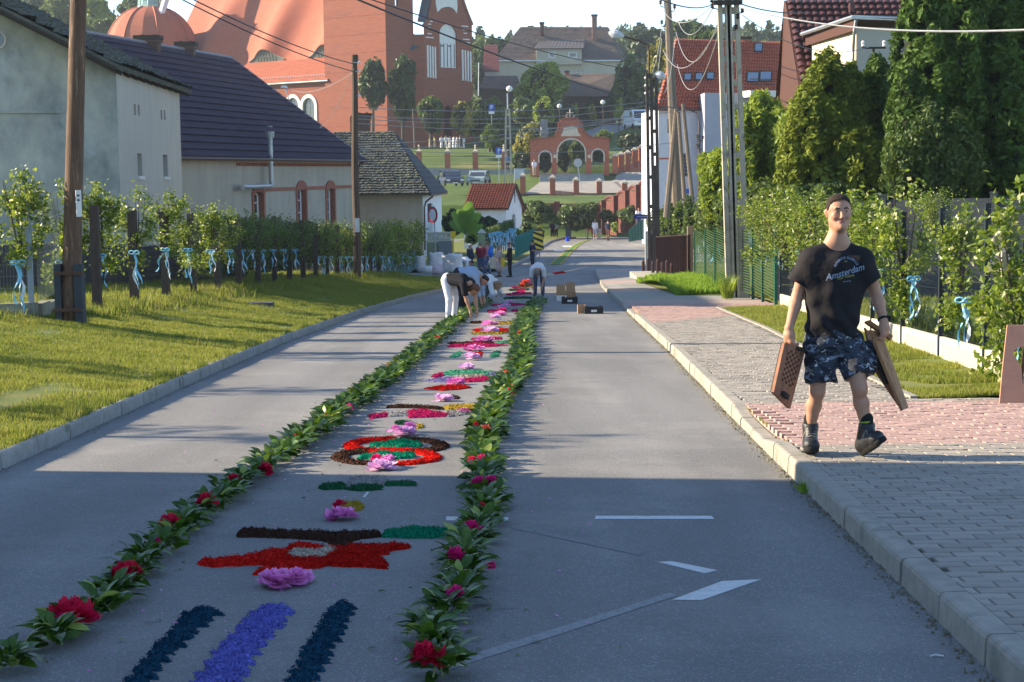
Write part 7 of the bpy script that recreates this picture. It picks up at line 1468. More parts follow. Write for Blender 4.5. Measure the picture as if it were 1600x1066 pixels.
motif('far ring of two interlaced rings, half red and half brown, green star inside',620,697,[('arc','red',ringseg(618,697.5,82,12.5,24,4.4,88,262)),('arc','brown',ringseg(620,697.5,82,12.5,24,4.4,-80,86)),('star','green',[(576,697),(600,694),(612,690),(630,691),(662,695),(658,699),(636,700),(622,702),(604,700),(578,699)])],H=.02)
S_=[('small green and yellow strokes before the pair of rings',640,666,[('stroke','dgreen',[(617,660),(630,659),(645,660),(643,664),(620,664)]),('stroke','yellow',[(630,668),(645,664),(662,664),(658,670),(640,671)])]),
('wide pink, white and magenta band with brown and yellow edge above it',655,645,[('band','magenta',[(575,650),(605,646),(604,652),(580,655)]),('band','grey',[(606,646),(636,644),(640,650),(608,652)]),('band','magenta',[(634,644),(660,641),(690,646),(712,650),(690,652),(640,654)]),('band','grey',[(690,645),(712,643),(732,648),(700,652)]),('band','pink',[(712,642),(736,641),(738,646),(716,646)]),('edge','brown',[(604,635),(625,634),(690,637),(694,641),(640,638),(606,638)]),('edge','yellow',[(694,636),(720,634),(748,634),(746,640),(696,641)])]),
('short brown stroke beside a pink peony in the middle of the carpet',700,622,[('stroke','brown',[(684,623),(700,619),(718,621),(716,624),(690,625)])]),
('bright red ragged strip below the multicoloured oval',700,607,[('strip','red',[(664,608),(690,604),(720,603),(738,606),(720,609),(690,611)])]),
('multicoloured oval of green, blue and magenta with pale middle',720,588,[('arc','mint',[(692,584),(700,581),(740,580),(770,582),(783,584),(770,587),(720,587),(694,587)]),('arc','lilac',[(664,596),(690,592),(700,590),(720,593),(700,598),(670,597)]),('arc','magenta',[(720,594),(760,590),(775,591),(770,596),(730,598)]),('arc','magenta',[(674,588),(690,583),(694,588),(680,591)]),('middle','cream',[(700,590),(730,588),(760,588),(750,591),(710,592)]),('arc','lilac',[(762,584),(786,583),(778,588),(760,587)])]),
('left green dash between the garlands',712,557,[('dash','mint',[(703,558),(712,552),(721,551),(718,557),(706,560)])]),('right green dash between the garlands',775,556,[('dash','mint',[(766,558),(772,550),(781,549),(778,558),(768,560)])]),
('small red square beside the green dashes',744,556,[('patch','red',[(736,552),(754,550),(750,560),(736,560)])]),
('long magenta band with brown edge and green tip',745,540,[('band','magenta',[(700,541),(740,537),(796,540),(760,543),(702,543)]),('edge','brown',[(700,536),(770,535),(770,537),(702,538)]),('tip','mint',[(776,535),(796,534),(794,537),(778,538)])]),
('thin magenta band with pale middle further up the carpet',760,530,[('band','magenta',[(736,530),(784,528),(782,531),(738,532)])]),
('red and yellow oval strip in the sunlit part of the carpet',770,518,[('arc','red',[(738,516),(770,513),(804,516),(790,520),(750,520)]),('arc','yellow',[(736,521),(770,519),(800,520),(780,523),(740,523)])]),
('yellow and green line with dark left end',775,506,[('line','yellow',[(752,505),(790,504),(810,506),(780,508),(754,508)]),('line','dgreen',[(792,503),(818,503),(816,505),(794,505)]),('line','brown',[(736,503),(752,503),(752,506),(738,506)])]),
('short magenta dashes left and right of the carpet axis',775,487,[('dash','magenta',[(762,486),(782,485),(780,488),(764,489)]),('dash','magenta',[(800,485),(816,484),(814,487),(802,488)])]),
('long crimson line crossing far up the carpet',790,477,[('line','magenta',[(768,477),(800,475),(824,476),(800,479),(770,479)])]),
('teal and crimson lines near the man with grey hair',800,465,[('line','dgreen',[(788,466),(806,465),(830,465),(828,467),(790,468)]),('line','magenta',[(792,460),(830,458),(828,460),(794,462)])]),
('faint far lines of the carpet beyond the grey haired man',805,455,[('line','dgreen',[(796,453),(826,452),(824,454),(798,455)]),('line','magenta',[(800,449),(824,448),(822,450),(802,451)])]),
('crimson patch at the far end of the carpet near the peony bucket',812,457,[('patch','magenta',[(806,460),(812,452),(820,452),(816,460)])]),
('red strip on the road beside the start of the green strip',880,427,[('strip','red',[(864,427),(880,425),(884,427),(868,429)])])]
for l,cx,cy,pr in S_: motif(l,cx,cy,pr,H=.016)
t=thing('carpet_strip','long green strip with yellow borders curving along the far road','flower carpet strip',G(880,400)); c_=[(868,414,9),(878,404,7.5),(888,394,6),(900,384,4.6),(910,378.5,3.6),(920,375.5,2.6)]
for nm,mm,f0,f1 in (('border','yellow',-1.0,-.72),('filling','green',-.72,.72),('border','yellow',.72,1.0)):
    L_=[G(x+f0*w_,y) for x,y,w_ in c_]; R_=[G(x+f1*w_,y) for x,y,w_ in c_]; V=np.r_[np.array(L_),np.array(R_)]+[0,0,.03]; n=len(c_); j=np.arange(n-1); MB().raw(V,np.c_[j,j+n,j+n+1,j+1]).build(nm,[D_['yellow'] if mm=='yellow' else mat('strip_green',(.08,.19,.03),(.05,.13,.02),scale=8,rough=.9)],t)
m_lau=leafmat('glossy_leaf',(.008,.036,.005),(.085,.16,.014),trans=.32,sc=9,rough=.36,spec=.35,c3=(.26,.32,.07)); m_stem=mat('stem_green',(.20,.24,.08),(.14,.18,.06),rough=.6)
def leaf_mesh():
    s=np.array([0,.22,.5,.78,1.]); w_=np.array([.02,.36,.46,.30,.01])*.5; z=np.array([0,.06,.07,.02,-.07]); c=np.c_[0*s,s,z]; L=np.c_[-w_,s,z+.05*w_*4]; R_=np.c_[w_,s,z+.05*w_*4]
    V=np.r_[L,c,R_]; j=np.arange(4); return V,np.r_[np.c_[j,j+5,j+6,j+1],np.c_[j+5,j+10,j+11,j+6]]
LV,LF=leaf_mesh(); me_leaf=mesh('leaf',LV,[LF],m_lau,smooth=True)
def sprig_leaves(g,n,L,spread):
    out=[]
    for k in range(n):
        t_=k/n; a=k*2.4+g.normal(0,.4); r=spread*g.uniform(.0,.55); out.append((np.array([r*math.cos(a),r*math.sin(a)*1.3,.015+.07*g.random()]),a-math.pi/2+g.normal(0,.35),g.uniform(-.15,.85),L*g.uniform(.75,1.25),g.normal(0,.35)))
    return out
def xform(V,p,rz,tilt,s,roll):
    c,sn=math.cos(roll),math.sin(roll); V=V*s; V=np.c_[V[:,0]*c-V[:,2]*sn,V[:,1],V[:,0]*sn+V[:,2]*c]
    c,sn=math.cos(tilt),math.sin(tilt); V=np.c_[V[:,0],V[:,1]*c-V[:,2]*sn,V[:,1]*sn+V[:,2]*c]; c,sn=math.cos(rz),math.sin(rz); return np.c_[V[:,0]*c-V[:,1]*sn,V[:,0]*sn+V[:,1]*c,V[:,2]]+p
def garland(label,pts,group,width,nb):
    W=np.array([G(*p)[:2] for p in pts]); seg=np.r_[0,np.cumsum(np.linalg.norm(np.diff(W,axis=0),axis=1))]; L=seg[-1]; t=thing('leaf_garland',label,'garland',(*W[0],road_z(W[0][1])))
    s=0; g=RNG; leafn=0; k=0
    while s<L:
        p=np.array([np.interp(s,seg,W[:,0]),np.interp(s,seg,W[:,1])]); d=p[1]; w_=np.interp(d,[6,12,20,45],width); o=p+g.normal(0,w_*.16,2)
        near=leafn<288 and d<13; n=22 if near else (46 if d<13 else (60 if d<24 else 64)); LL=.105 if d<13 else .12;
        base=np.array([o[0],o[1],road_z(o[1])]); tr=sprig_leaves(g,n,LL,w_)
        mb=MB()
        for q in range(5): a=g.uniform(0,6.28); e=np.array([math.cos(a)*w_*.75,math.sin(a)*w_*.9,.03]); mb.tube([base+[0,0,.02],base+e*.5+[0,0,.05],base+e],.0035,4)
        if near:
            sp=mb.build('leafy_sprig',m_stem,t)
            for (pp,rz,ti,sc,ro) in tr:
                o_=bpy.data.objects.new('leaf',me_leaf); C.objects.link(o_); o_.parent=sp;
                V=pp; o_.location=tuple(base+pp-np.array(t.location)); o_.rotation_euler=(ti,ro,rz); o_.scale=(sc,sc,sc); leafn+=1
            tr=sprig_leaves(g,26,LL*.8,w_*.8)
        V=np.concatenate([xform(LV,*x) for x in tr]); m_=len(tr); F_=np.concatenate([LF+15*i for i in range(m_)]);
        if near: x=add('small_leaves',mesh('small_leaves',V+base-np.array(t.location),[F_],m_lau,smooth=True),sp); x['kind']='stuff'
        else: mb.raw(V+base,F_,mi=1); mb.build('leafy_sprig',[m_stem,m_lau],t,smooth=True)
        s+=np.interp(d,[6,13,20,45],[.30,.28,.30,.50]); k+=1
    return t,W
gl=[(12,1046),(60,1020),(120,985),(160,950),(200,915),(250,865),(300,820),(345,785),(390,755),(430,725),(500,675),(560,628),(610,592),(650,558),(690,522),(725,492),(762,472)]
gr=[(690,1052),(672,1000),(700,962),(722,925),(725,880),(750,830),(758,790),(752,745),(755,705),(762,670),(772,640),(792,610),(808,585),(815,560),(812,530),(822,505),(830,488),(842,470)]
garland('left garland of glossy green leafy sprigs edging the flower carpet',gl,None,(.12,.13,.17,.28),0)
garland('right garland of glossy green leafy sprigs edging the flower carpet',gr,None,(.135,.15,.20,.31),0)
t=thing('leafy_sprig','loose leafy sprig lying alone on the asphalt right of the left garland end','leafy sprig',G(775,455)); tr=sprig_leaves(RNG,40,.14,.3); V=np.concatenate([xform(LV,*x) for x in tr]); add('leaf',mesh('leaves',V,[np.concatenate([LF+15*i for i in range(40)])],m_lau),t)['kind']='stuff'
def petal_mesh(m):
    u=np.linspace(-1,1,5); v=np.linspace(0,1,4); V=[]
    for b in v:
        for a in u: w_=.5*math.sin(min(1,b*.85+.12)*math.pi*.62)*1.15; V.append((a*w_,b,.35*b*b-.22*(1-a*a)*b+.06*math.sin(a*5+b*3)*b))
    i=(np.arange(3)[:,None]*5+np.arange(4)[None,:]).ravel(); return mesh('petal',V,[np.c_[i,i+1,i+6,i+5]],m,smooth=True),np.array(V),np.c_[i,i+1,i+6,i+5]
PM={}
for nm,c1,c2 in (('red',(.42,.006,.02),(.62,.012,.045)),('crimson',(.50,.008,.10),(.68,.02,.17)),('pink',(.62,.14,.42),(.80,.34,.62)),('lilac',(.62,.30,.55),(.82,.58,.76)),('coral',(.62,.06,.03),(.75,.14,.07)),('deep',(.55,.01,.13),(.66,.03,.2))):
    PM[nm]=petal_mesh(leafmat('petal_'+nm,c1,c2,trans=.25,sc=20,rough=.6,spec=.2))
def peony(label,px,py,r,kind,group=None,squash=1.0,zup=.03,n=None,cat='peony',parts=None):
    r*=.74 if zup>.055 else .88; p=G(px,py); d=p[1]; p=p+[0,0,zup]; me,PV,PF=PM[kind]; n=n or (58 if d<10 else 40 if d<14 else 22)
    g=RNG; tr=[]
    for k in range(n):
        t_=k/n; a=k*2.399+g.normal(0,.15); ti=-.22+1.35*(1-t_)+g.normal(0,.12); s=r*(.62+.50*t_)*g.uniform(.8,1.15); tr.append((np.array([math.cos(a)*r*.2*t_+g.normal(0,r*.10),math.sin(a)*r*.2*t_+g.normal(0,r*.10),.028*(1-t_)]),a-math.pi/2+g.normal(0,.3),ti+g.normal(0,.14),s*g.uniform(.75,1.02),g.normal(0,.4)))
    if d<13.2 if parts is None else parts:
        t=thing('peony',label,cat,p,group=group); t.scale=(1,1,squash)
        for (pp,rz,ti,s,ro) in tr: o=bpy.data.objects.new('petal',me); C.objects.link(o); o.parent=t; o.location=tuple(pp); o.rotation_euler=(ti,ro,rz); o.scale=(s,s,s)
    else:
        V=np.concatenate([xform(PV,pp,rz,ti,s,ro) for (pp,rz,ti,s,ro) in tr]); o=add('peony',mesh('peony',V,[np.concatenate([PF+len(PV)*i for i in range(n)])],me.materials[0],smooth=True),None,p); o.scale=(1,1,squash); tag(o,label,cat,group)
for x,y,r,k,l in [(117,992,.115,'red','biggest dark red peony, nearest in the left garland'),(200,922,.085,'red','second red peony of the left garland counted from the camera'),(266,842,.082,'red','third red peony of the left garland counted from the camera'),(247,873,.03,'deep','tiny pink bud in the left garland between the second and third red peonies'),(322,806,.08,'red','fourth red peony of the left garland counted from the camera'),(367,771,.068,'red','fifth red peony of the left garland counted from the camera'),(415,752,.07,'red','sixth red peony of the left garland where the road shadow begins'),(466,700,.05,'red','small red peony in the sunlit left garland level with the rings'),(507,668,.055,'red','red peony in the left garland before the twin small ones'),(522,654,.06,'coral','coral peony in the left garland'),(546,650,.05,'deep','crimson bloom beside the coral peony in the left garland'),(548,634,.045,'red','red bloom further up the left garland'),(582,617,.06,'coral','orange red peony high in the left garland'),(610,580,.06,'coral','faint orange flower in the narrowing left garland'),(684,538,.09,'red','red peony left of the striped far motifs in the left garland')]:
    peony(l,x,y,r,k,zup=.07)
for x,y,r,k,l in [(668,1062,.07,'red','red peony cut by the lower picture edge in the right garland'),(713,962,.05,'deep','crimson peony low in the right garland'),(768,914,.025,'deep','tiny red bud at the outer edge of the right garland'),(712,898,.06,'crimson','pink crimson peony in the lower right garland'),(735,852,.062,'crimson','bright crimson peony standing proud of the right garland'),(753,818,.035,'red','small red bloom above the bright crimson peony'),(748,776,.055,'deep','left one of two crimson peonies side by side in the right garland'),(768,776,.06,'deep','right one of two crimson peonies side by side in the right garland'),(738,741,.045,'red','red peony left in the right garland at the shadow edge'),(752,739,.05,'crimson','crimson peony right in the right garland at the shadow edge'),(745,683,.04,'red','small dark bloom in the right garland beside the rings'),(758,690,.06,'coral','coral peony in the right garland beside the rings'),(764,662,.05,'red','red peony in the right garland level with the wide pink band'),(770,641,.05,'red','dark red bloom where the right garland bends'),(793,628,.075,'red','bright red peony at the bend of the right garland'),(798,621,.05,'coral','coral bloom just behind the bend of the right garland'),(790,598,.07,'coral','orange flower high in the right garland'),(800,575,.07,'coral','second orange flower high in the right garland'),(812,530,.08,'coral','faint orange flower near the top of the right garland')]:
    peony(l,x,y,r,k,zup=.08)
for x,y,r,k,n,l in [(436,916,.105,'pink',60,'largest pink peony head, lying in front of the red flower motif'),(462,910,.08,'pink',40,'second pink peony head pressed against the largest one'),(533,812,.10,'pink',56,'pink peony with dark red heart under the yellow patch'),(532,803,.05,'red',18,'dark red peony heart on the pink one under the yellow patch'),(594,734,.105,'lilac',44,'lilac pink peony below the near ring'),(589,728,.055,'crimson',18,'crimson bloom in the middle of the lilac peony below the near ring'),(606,730,.06,'pink',20,'pink bloom on the right of the lilac peony'),(636,680,.10,'lilac',40,'pale pink peony above the far ring'),(640,676,.07,'pink',20,'violet pink bloom behind the pale peony above the far ring'),(618,681,.06,'pink',18,'small pink bloom left of the pale peony above the rings'),(691,627,.11,'lilac',36,'pale lilac peony beside the short brown stroke'),(714,601,.12,'pink',36,'pink peony between red strip and coloured oval'),(731,577,.12,'lilac',34,'lilac peony behind the coloured oval'),(737,563,.13,'lilac',30,'pale violet peony before the red square'),(740,548,.15,'pink',34,'bright pink peony behind the red square'),(757,534,.16,'pink',34,'pink peony on the magenta band'),(765,521,.17,'lilac',30,'lilac peony on the red and yellow oval'),(764,511,.17,'pink',30,'pink peony behind the red and yellow oval'),(772,500,.15,'lilac',30,'pale lilac peony on the dark ended line'),(782,493,.17,'pink',34,'bright pink peony further up the axis'),(785,489,.15,'deep',26,'deep pink peony touching the bright pink one'),(790,482,.16,'lilac',26,'lilac grey peony near the far magenta dashes'),(798,475,.14,'lilac',26,'pale peony near the crimson far line'),(806,462,.16,'deep',26,'crimson heap of blossom near the man with grey hair')]:
    peony(l,x,y,r,k,n=n,squash=.62 if r>.06 else .7,zup=.02 if n>30 else .05)
t=thing('peony','bucketful of pink and orange blossoms with leaves beside the grey haired man','bouquet',G(822,455));
for k,(x,y,kk) in enumerate([(818,448,'coral'),(826,446,'pink'),(822,443,'coral'),(830,450,'coral')]):
    me,PV,PF=PM[kk]; V=np.concatenate([xform(PV,np.zeros(3),a*2.4,.9-a*.05,.16,0) for a in range(12)]); p=P(x,y,G(822,455)[1]); add('blossom',mesh('blossom',V+p-np.array(t.location),[np.concatenate([PF+len(PV)*i for i in range(12)])],me.materials[0]),t)
tr=sprig_leaves(RNG,60,.16,.35); V=np.concatenate([xform(LV,*x) for x in tr]); o=add('leaf',mesh('leaves',V+[0,0,.12],[np.concatenate([LF+15*i for i in range(60)])],m_lau),t); o['kind']='stuff'
n=500; y=6+30*RNG.random(n)**1.4; x=-.9+RNG.normal(0,.75,n); V=[];
a=RNG.uniform(0,6.3,n); L=RNG.uniform(.004,.012,n); z=road_z(y)+.004; V=np.stack([np.c_[x-L*np.cos(a),y-L*np.sin(a),z],np.c_[x+L*np.cos(a+1.6),y+L*np.sin(a+1.6),z+L*.6],np.c_[x+L*np.cos(a),y+L*np.sin(a),z]],1).reshape(-1,3); i=np.arange(n)*3
o=add('fallen_petals',mesh('fallen_petals',V,[np.c_[i,i+1,i+2]],PM['pink'][0].materials[0])); o['kind']='stuff'
c=G(1462,1027); mb=MB(); mb.tube([c+[-.02,0,.004],c+[0,.01,.006],c+[.03,.0,.004]],.004,4); tag(mb.build('paper_scrap',m_white),'tiny white scrap of paper on the asphalt at the lower right','litter')
n=420; k=RNG.integers(0,2,n); yy_=6.2+34*RNG.random(n)**1.5; gx=[np.interp(yy_,*zip(*sorted((G(*p)[1],G(*p)[0]) for p in g_))) for g_ in (gl,gr)]; x=np.where(k==0,gx[0],gx[1])+RNG.normal(0,.30,n); tr=[(np.array([x[i],yy_[i],road_z(yy_[i])+.006]),RNG.uniform(0,6.3),.04,RNG.uniform(.012,.045),RNG.normal(0,.2)) for i in range(n)]
o=add('fallen_leaves',mesh('fallen_leaves',np.concatenate([xform(LV,*q) for q in tr]),[np.concatenate([LF+15*i for i in range(n)])],m_lau)); o['kind']='stuff'
# ------------------------------------------------------------------ people
def surfnet(D,org,h):
    ins=D<0; nx,ny,nz=D.shape
    c=[ins[i:nx-1+i,j:ny-1+j,k:nz-1+k] for i in (0,1) for j in (0,1) for k in (0,1)]
    s=sum(x.astype(np.int8) for x in c); act=(s>0)&(s<8); idx=np.argwhere(act)
    num=np.full(act.shape,-1,np.int64); num[act]=np.arange(len(idx))
    acc=np.zeros((len(idx),3)); cnt=np.zeros(len(idx)); i,j,k=idx.T
    for ax in range(3):
        o=[(0,0),(0,1),(1,0),(1,1)]
        for a,b in o:
            p=[0,0,0]; q=[x for x in range(3) if x!=ax]; p[q[0]]=a;p[q[1]]=b; p2=list(p); p2[ax]=1
            d0=D[i+p[0],j+p[1],k+p[2]]; d1=D[i+p2[0],j+p2[1],k+p2[2]]; m=(d0<0)!=(d1<0); t=np.where(m,d0/(d0-d1+1e-12),0)
            v=np.tile(np.array(p,float),(len(idx),1)); v[:,ax]=t; acc[m]+=v[m]; cnt[m]+=1
    V=(idx+acc/np.maximum(cnt,1)[:,None])*h+org
    F_=[]
    for ax in range(3):
        q=[x for x in range(3) if x!=ax]; sl0=[slice(1,-1)]*3; sl0[ax]=slice(0,-1); sl1=[slice(1,-1)]*3; sl1[ax]=slice(1,None)
        A=ins[tuple(sl0)];B=ins[tuple(sl1)]; e=np.argwhere(A!=B);
        if len(e)==0: continue
        base=e.copy(); base[:,q[0]]+=1; base[:,q[1]]+=1   # grid index of the edge start
        fl=A[tuple(e.T)]
        def cell(a,b): z=base.copy(); z[:,q[0]]-=a; z[:,q[1]]-=b; return num[tuple(z.T)]
        Q=np.c_[cell(1,1),cell(0,1),cell(0,0),cell(1,0)]
        if ax==1: fl=~fl
        Q=np.where(fl[:,None],Q,Q[:,::-1]); F_.append(Q[(Q>=0).all(1)])
    return V,np.concatenate(F_)
def cone(a,b,ra,rb,clip=None,k=None,sc=(1,1,1)): return (np.array(a,float),np.array(b,float),ra,rb,clip,k,np.array(sc,float))
def sdf(prims,h,k=.02,clips=(),noise=0,subtract=()):
    lo=np.min([np.minimum(p[0],p[1])-max(p[2],p[3])*max(p[6].max(),1)-.03 for p in prims],0)-2*h; hi=np.max([np.maximum(p[0],p[1])+max(p[2],p[3])*max(p[6].max(),1)+.03 for p in prims],0)+2*h
    n=np.ceil((hi-lo)/h).astype(int)+1; D=np.full(n,1.0); ax=[lo[i]+np.arange(n[i])*h for i in range(3)]
    def ev(p,mode):
        a,b,ra,rb,cl,kk,s=p; kk=kk or k; m=max(ra,rb)*max(s.max(),1)+kk*1.5+2*h
        l=np.maximum(((np.minimum(a,b)-m-lo)/h).astype(int),0); u=np.minimum(((np.maximum(a,b)+m-lo)/h).astype(int)+2,n)
        X,Y,Z=np.meshgrid(*[ax[i][l[i]:u[i]] for i in range(3)],indexing='ij'); P_=np.stack([X,Y,Z],-1)/s; a_=a/s;b_=b/s
        d=b_-a_; L=d@d; t=np.clip(((P_-a_)@d)/L,0,1) if L>1e-10 else np.zeros(X.shape)
        q=(np.linalg.norm(P_-(a_+t[...,None]*d),axis=-1)-(ra+(rb-ra)*t))*min(s.min(),1)
        for c,nn in (cl or []): q=np.maximum(q,(np.stack([X,Y,Z],-1)-np.array(c))@np.array(nn))
        S=(slice(l[0],u[0]),slice(l[1],u[1]),slice(l[2],u[2])); o=D[S]
        if mode: hh=np.clip(.5-.5*(q+o)/.008,0,1); D[S]=np.maximum(o,-q)
        else: hh=np.clip(.5+.5*(o-q)/kk,0,1); D[S]=o*(1-hh)+q*hh-kk*hh*(1-hh)
    for p in prims: ev(p,0)
    for p in subtract: ev(p,1)
    X,Y,Z=np.meshgrid(*ax,indexing='ij')
    for c,nn in clips: D=np.maximum(D,(X-c[0])*nn[0]+(Y-c[1])*nn[1]+(Z-c[2])*nn[2])
    if noise: D=D+noise(X,Y,Z)
    return surfnet(D,lo,h)
m_skin=mat('skin',(.47,.255,.165),(.42,.215,.14),scale=20,rough=.55,c3=(.44,.19,.13),s3=9,t3=.6)
m_hairs={}
def cloth(name,c,c2=None,rough=.9,**k): return mat('cloth_'+name,c,c2 or tuple(x*.85 for x in c),scale=30,rough=rough,bump=.25,bscale=300,spec=.15,**k)
def limbs(J,res,k=.02,arm=1.0,leg=1.0):
    p=[]
    for s in 'LR':
        sh,el,wr,ha=[np.array(J[q+s],float) for q in ('sh','el','wr','ha')]
        p+= [cone(sh,el,.052*arm,.041*arm),cone(el,el+(wr-el)*.35,.041*arm,.043*arm),cone(el+(wr-el)*.35,wr,.043*arm,.027*arm)]
        hi,kn,an,to=[np.array(J[q+s],float) for q in ('hi','kn','an','to')]
        p+= [cone(hi,kn,.088*leg,.056*leg),cone(kn,kn+(an-kn)*.3+[0,.012,0],.054*leg,.060*leg),cone(kn+(an-kn)*.3+[0,.012,0],an,.058*leg,.036*leg)]
    return p
def simple_hand(J,s,res):
    wr=np.array(J['wr'+s],float); ha=np.array(J['ha'+s],float); d=(ha-wr); d/=np.linalg.norm(d)+1e-9; sd=np.cross(d,[0,1,0.1]); sd/=np.linalg.norm(sd)
    p=[cone(wr,wr+d*.07,.028,.034,k=.015)]
    if res<=.02:
        for i,o in enumerate((-.028,-.010,.010,.027)):
            L=(.075,.088,.084,.066)[i]; b=wr+d*.085+sd*o; m=b+d*L*.5+np.cross(sd,d)*.008; e=m+d*L*.42+np.cross(sd,d)*.022
            p+= [cone(b,m,.0105,.0095,k=.006),cone(m,e,.0095,.008,k=.006)]
        b=wr+d*.03-sd*.025; p+= [cone(b,b-sd*.028+d*.03,.013,.011,k=.01),cone(b-sd*.028+d*.03,b-sd*.032+d*.062,.011,.009,k=.006)]
    else: p+= [cone(wr+d*.07,wr+d*.15,.032,.018,k=.015)]
    return p
def head_prims(c,R_,fine=False):
    f=lambda x,y,z: np.array(c)+R_@np.array([x,y,z])
    p=[cone(f(0,.012,.03),f(0,.012,.031),.088,.088,sc=(.87,1.05,1.05)) if False else cone(f(0,.018,.028),f(0,-.012,.034),.080,.076),
       cone(f(0,-.018,.02),f(0,-.030,-.055),.066,.050,k=.03),cone(f(0,-.045,-.085),f(0,-.048,-.088),.036,.035,k=.03),
       cone(f(-.035,-.01,-.055),f(0,-.045,-.085),.036,.028,k=.03),cone(f(.035,-.01,-.055),f(0,-.045,-.085),.036,.028,k=.03)]
    if fine:
        p+=[cone(f(0,-.088,.012),f(0,-.105,-.030),.0095,.0135,k=.012),cone(f(-.010,-.098,-.034),f(.010,-.098,-.034),.0085,.0085,k=.008), # nose
            cone(f(-.036,-.083,.026),f(-.014,-.090,.024),.009,.008,k=.014),cone(f(.036,-.083,.026),f(.014,-.090,.024),.009,.008,k=.014), # brow
            cone(f(-.043,-.062,-.022),f(-.040,-.066,-.028),.022,.020,k=.02),cone(f(.043,-.062,-.022),f(.040,-.066,-.028),.022,.020,k=.02), # cheeks
            cone(f(-.018,-.083,-.056),f(.018,-.083,-.056),.0065,.0065,k=.008),cone(f(-.013,-.082,-.066),f(.013,-.082,-.066),.0075,.0075,k=.008),cone(f(0,-.082,-.092),f(0,-.083,-.095),.014,.014,k=.02)]
        for s in (-1,1): p+=[cone(f(s*.080,.012,.014),f(s*.076,.008,-.022),.013,.009,k=.008),cone(f(s*.088,.018,.018),f(s*.086,.016,.0),.009,.008,k=.006)]
    else:
        p+=[cone(f(0,-.088,.012),f(0,-.102,-.03),.012,.016,k=.015)]
        for s in (-1,1): p+=[cone(f(s*.078,.012,.012),f(s*.076,.01,-.02),.015,.011,k=.01)]
    return p
def rotm(yaw=0,pitch=0,roll=0):
    cy,sy=math.cos(yaw),math.sin(yaw); cp,sp=math.cos(pitch),math.sin(pitch); cr,sr=math.cos(roll),math.sin(roll)
    return np.array([[cy,-sy,0],[sy,cy,0],[0,0,1]])@np.array([[1,0,0],[0,cp,-sp],[0,sp,cp]])@np.array([[cr,0,sr],[0,1,0],[-sr,0,cr]])
def person(label,loc,rz,J,cl,res=.03,hair=None,group=None,scale=1.0,torso=1.0,headR=None,extra=None):
    t=thing('person',label,'person',loc,rz,group); J={k:np.array(v,float)*scale for k,v in J.items()}
    R_=headR if headR is not None else np.eye(3); b=[]
    pe,ch,ne,he=J['pe'],J['ch'],J['ne'],J['he']
    b+=limbs(J,res)+simple_hand(J,'L',res)+simple_hand(J,'R',res)+head_prims(he,R_)
    b+=[cone(ne,he-R_@np.array([0,-.01,.05]),.052,.050),cone(pe,ch,.10,.11),cone(J['shL'],J['shR'],.05,.05,k=.04)]
    def put(nm,pr,m,h=res,k=.025,**kw):
        V,F_=sdf(pr,h,k,**kw); return add(nm,mesh(nm,V,[F_],m,smooth=True),t)
    put('body',b,m_skin)
    m,sl=cl['top']; tr=[]; o=.018*torso
    for s,q in (('L',-1),('R',1)):
        sh=J['sh'+s]; hi=J['hi'+s]; el=J['el'+s]; wr=J['wr'+s]
        tr+=[cone(hi*.75+pe*.25+(ch-pe)*.12,sh*.8+ch*.2-(ne-ch)*.15,.098*torso+o*.3,.092*torso+o*.2,k=.06)]
        e=sh+(el-sh)*min(1,sl*2); tr+=[cone(sh,e,.062+o,.056+o*.8,k=.03)]
        if sl>.5: tr+=[cone(el,el+(wr-el)*(sl*2-1),.053+o*.5,.040+o*.5,k=.03)]
    tr+=[cone(pe+(ch-pe)*.1,ch,.105*torso+o,.115*torso+o,k=.05),cone(ch,ne-(ne-ch)*.25,.09,.062,k=.05)]
    put('shirt' if not cl.get('topname') else cl['topname'],tr,m)
    if 'legs' in cl:
        m,ln=cl['legs']; lg=[cone(pe-(ch-pe)*.02,pe+(ch-pe)*.12,.125*torso,.115*torso,k=.05)]
        for s in 'LR':
            hi,kn,an=J['hi'+s],J['kn'+s],J['an'+s]; lg+=[cone(hi,kn,.108*torso,.074,k=.03)]
            if ln>.5: lg+=[cone(kn,kn+(an-kn)*min(1,(ln*2-1)),.074,.060,k=.03)]
        put('trousers',lg,m)
    if 'skirt' in cl:
        m,zb=cl['skirt']; c=(J['knL']+J['knR'])/2; put('dress',[cone(pe,pe+(c-pe)*zb,.14,.19,k=.05),cone(pe,ch,.135,.12,k=.05)],m)
    for s in 'LR':
        an,to=J['an'+s],J['to'+s]; fl=np.array([an[0],an[1],to[2]]); back=fl+(fl-to)*.28; put('shoe',[cone(an-[0,0,.0],fl+[0,0,.03],.042,.04),cone(back+[0,0,.035],to+[0,0,.03],.04,.036)],cl['shoe'],h=min(res,.02))
    if hair:
        hm,style=hair; f=lambda x,y,z: he+R_@np.array([x,y,z]); pr=[cone(f(0,.028,.045),f(0,-.008,.055),.083,.078)]
        if style>=1: pr+=[cone(f(0,.05,.02),f(0,.065,-.06),.075,.055)]
        if style>=2: pr+=[cone(f(-.06,.03,.02),f(-.07,.02,-.13),.04,.03),cone(f(.06,.03,.02),f(.07,.02,-.13),.04,.03),cone(f(0,.07,-.04),f(0,.08,-.18),.06,.035)]
        put('hair',pr,hm,h=min(res,.022),k=.02)
    return t
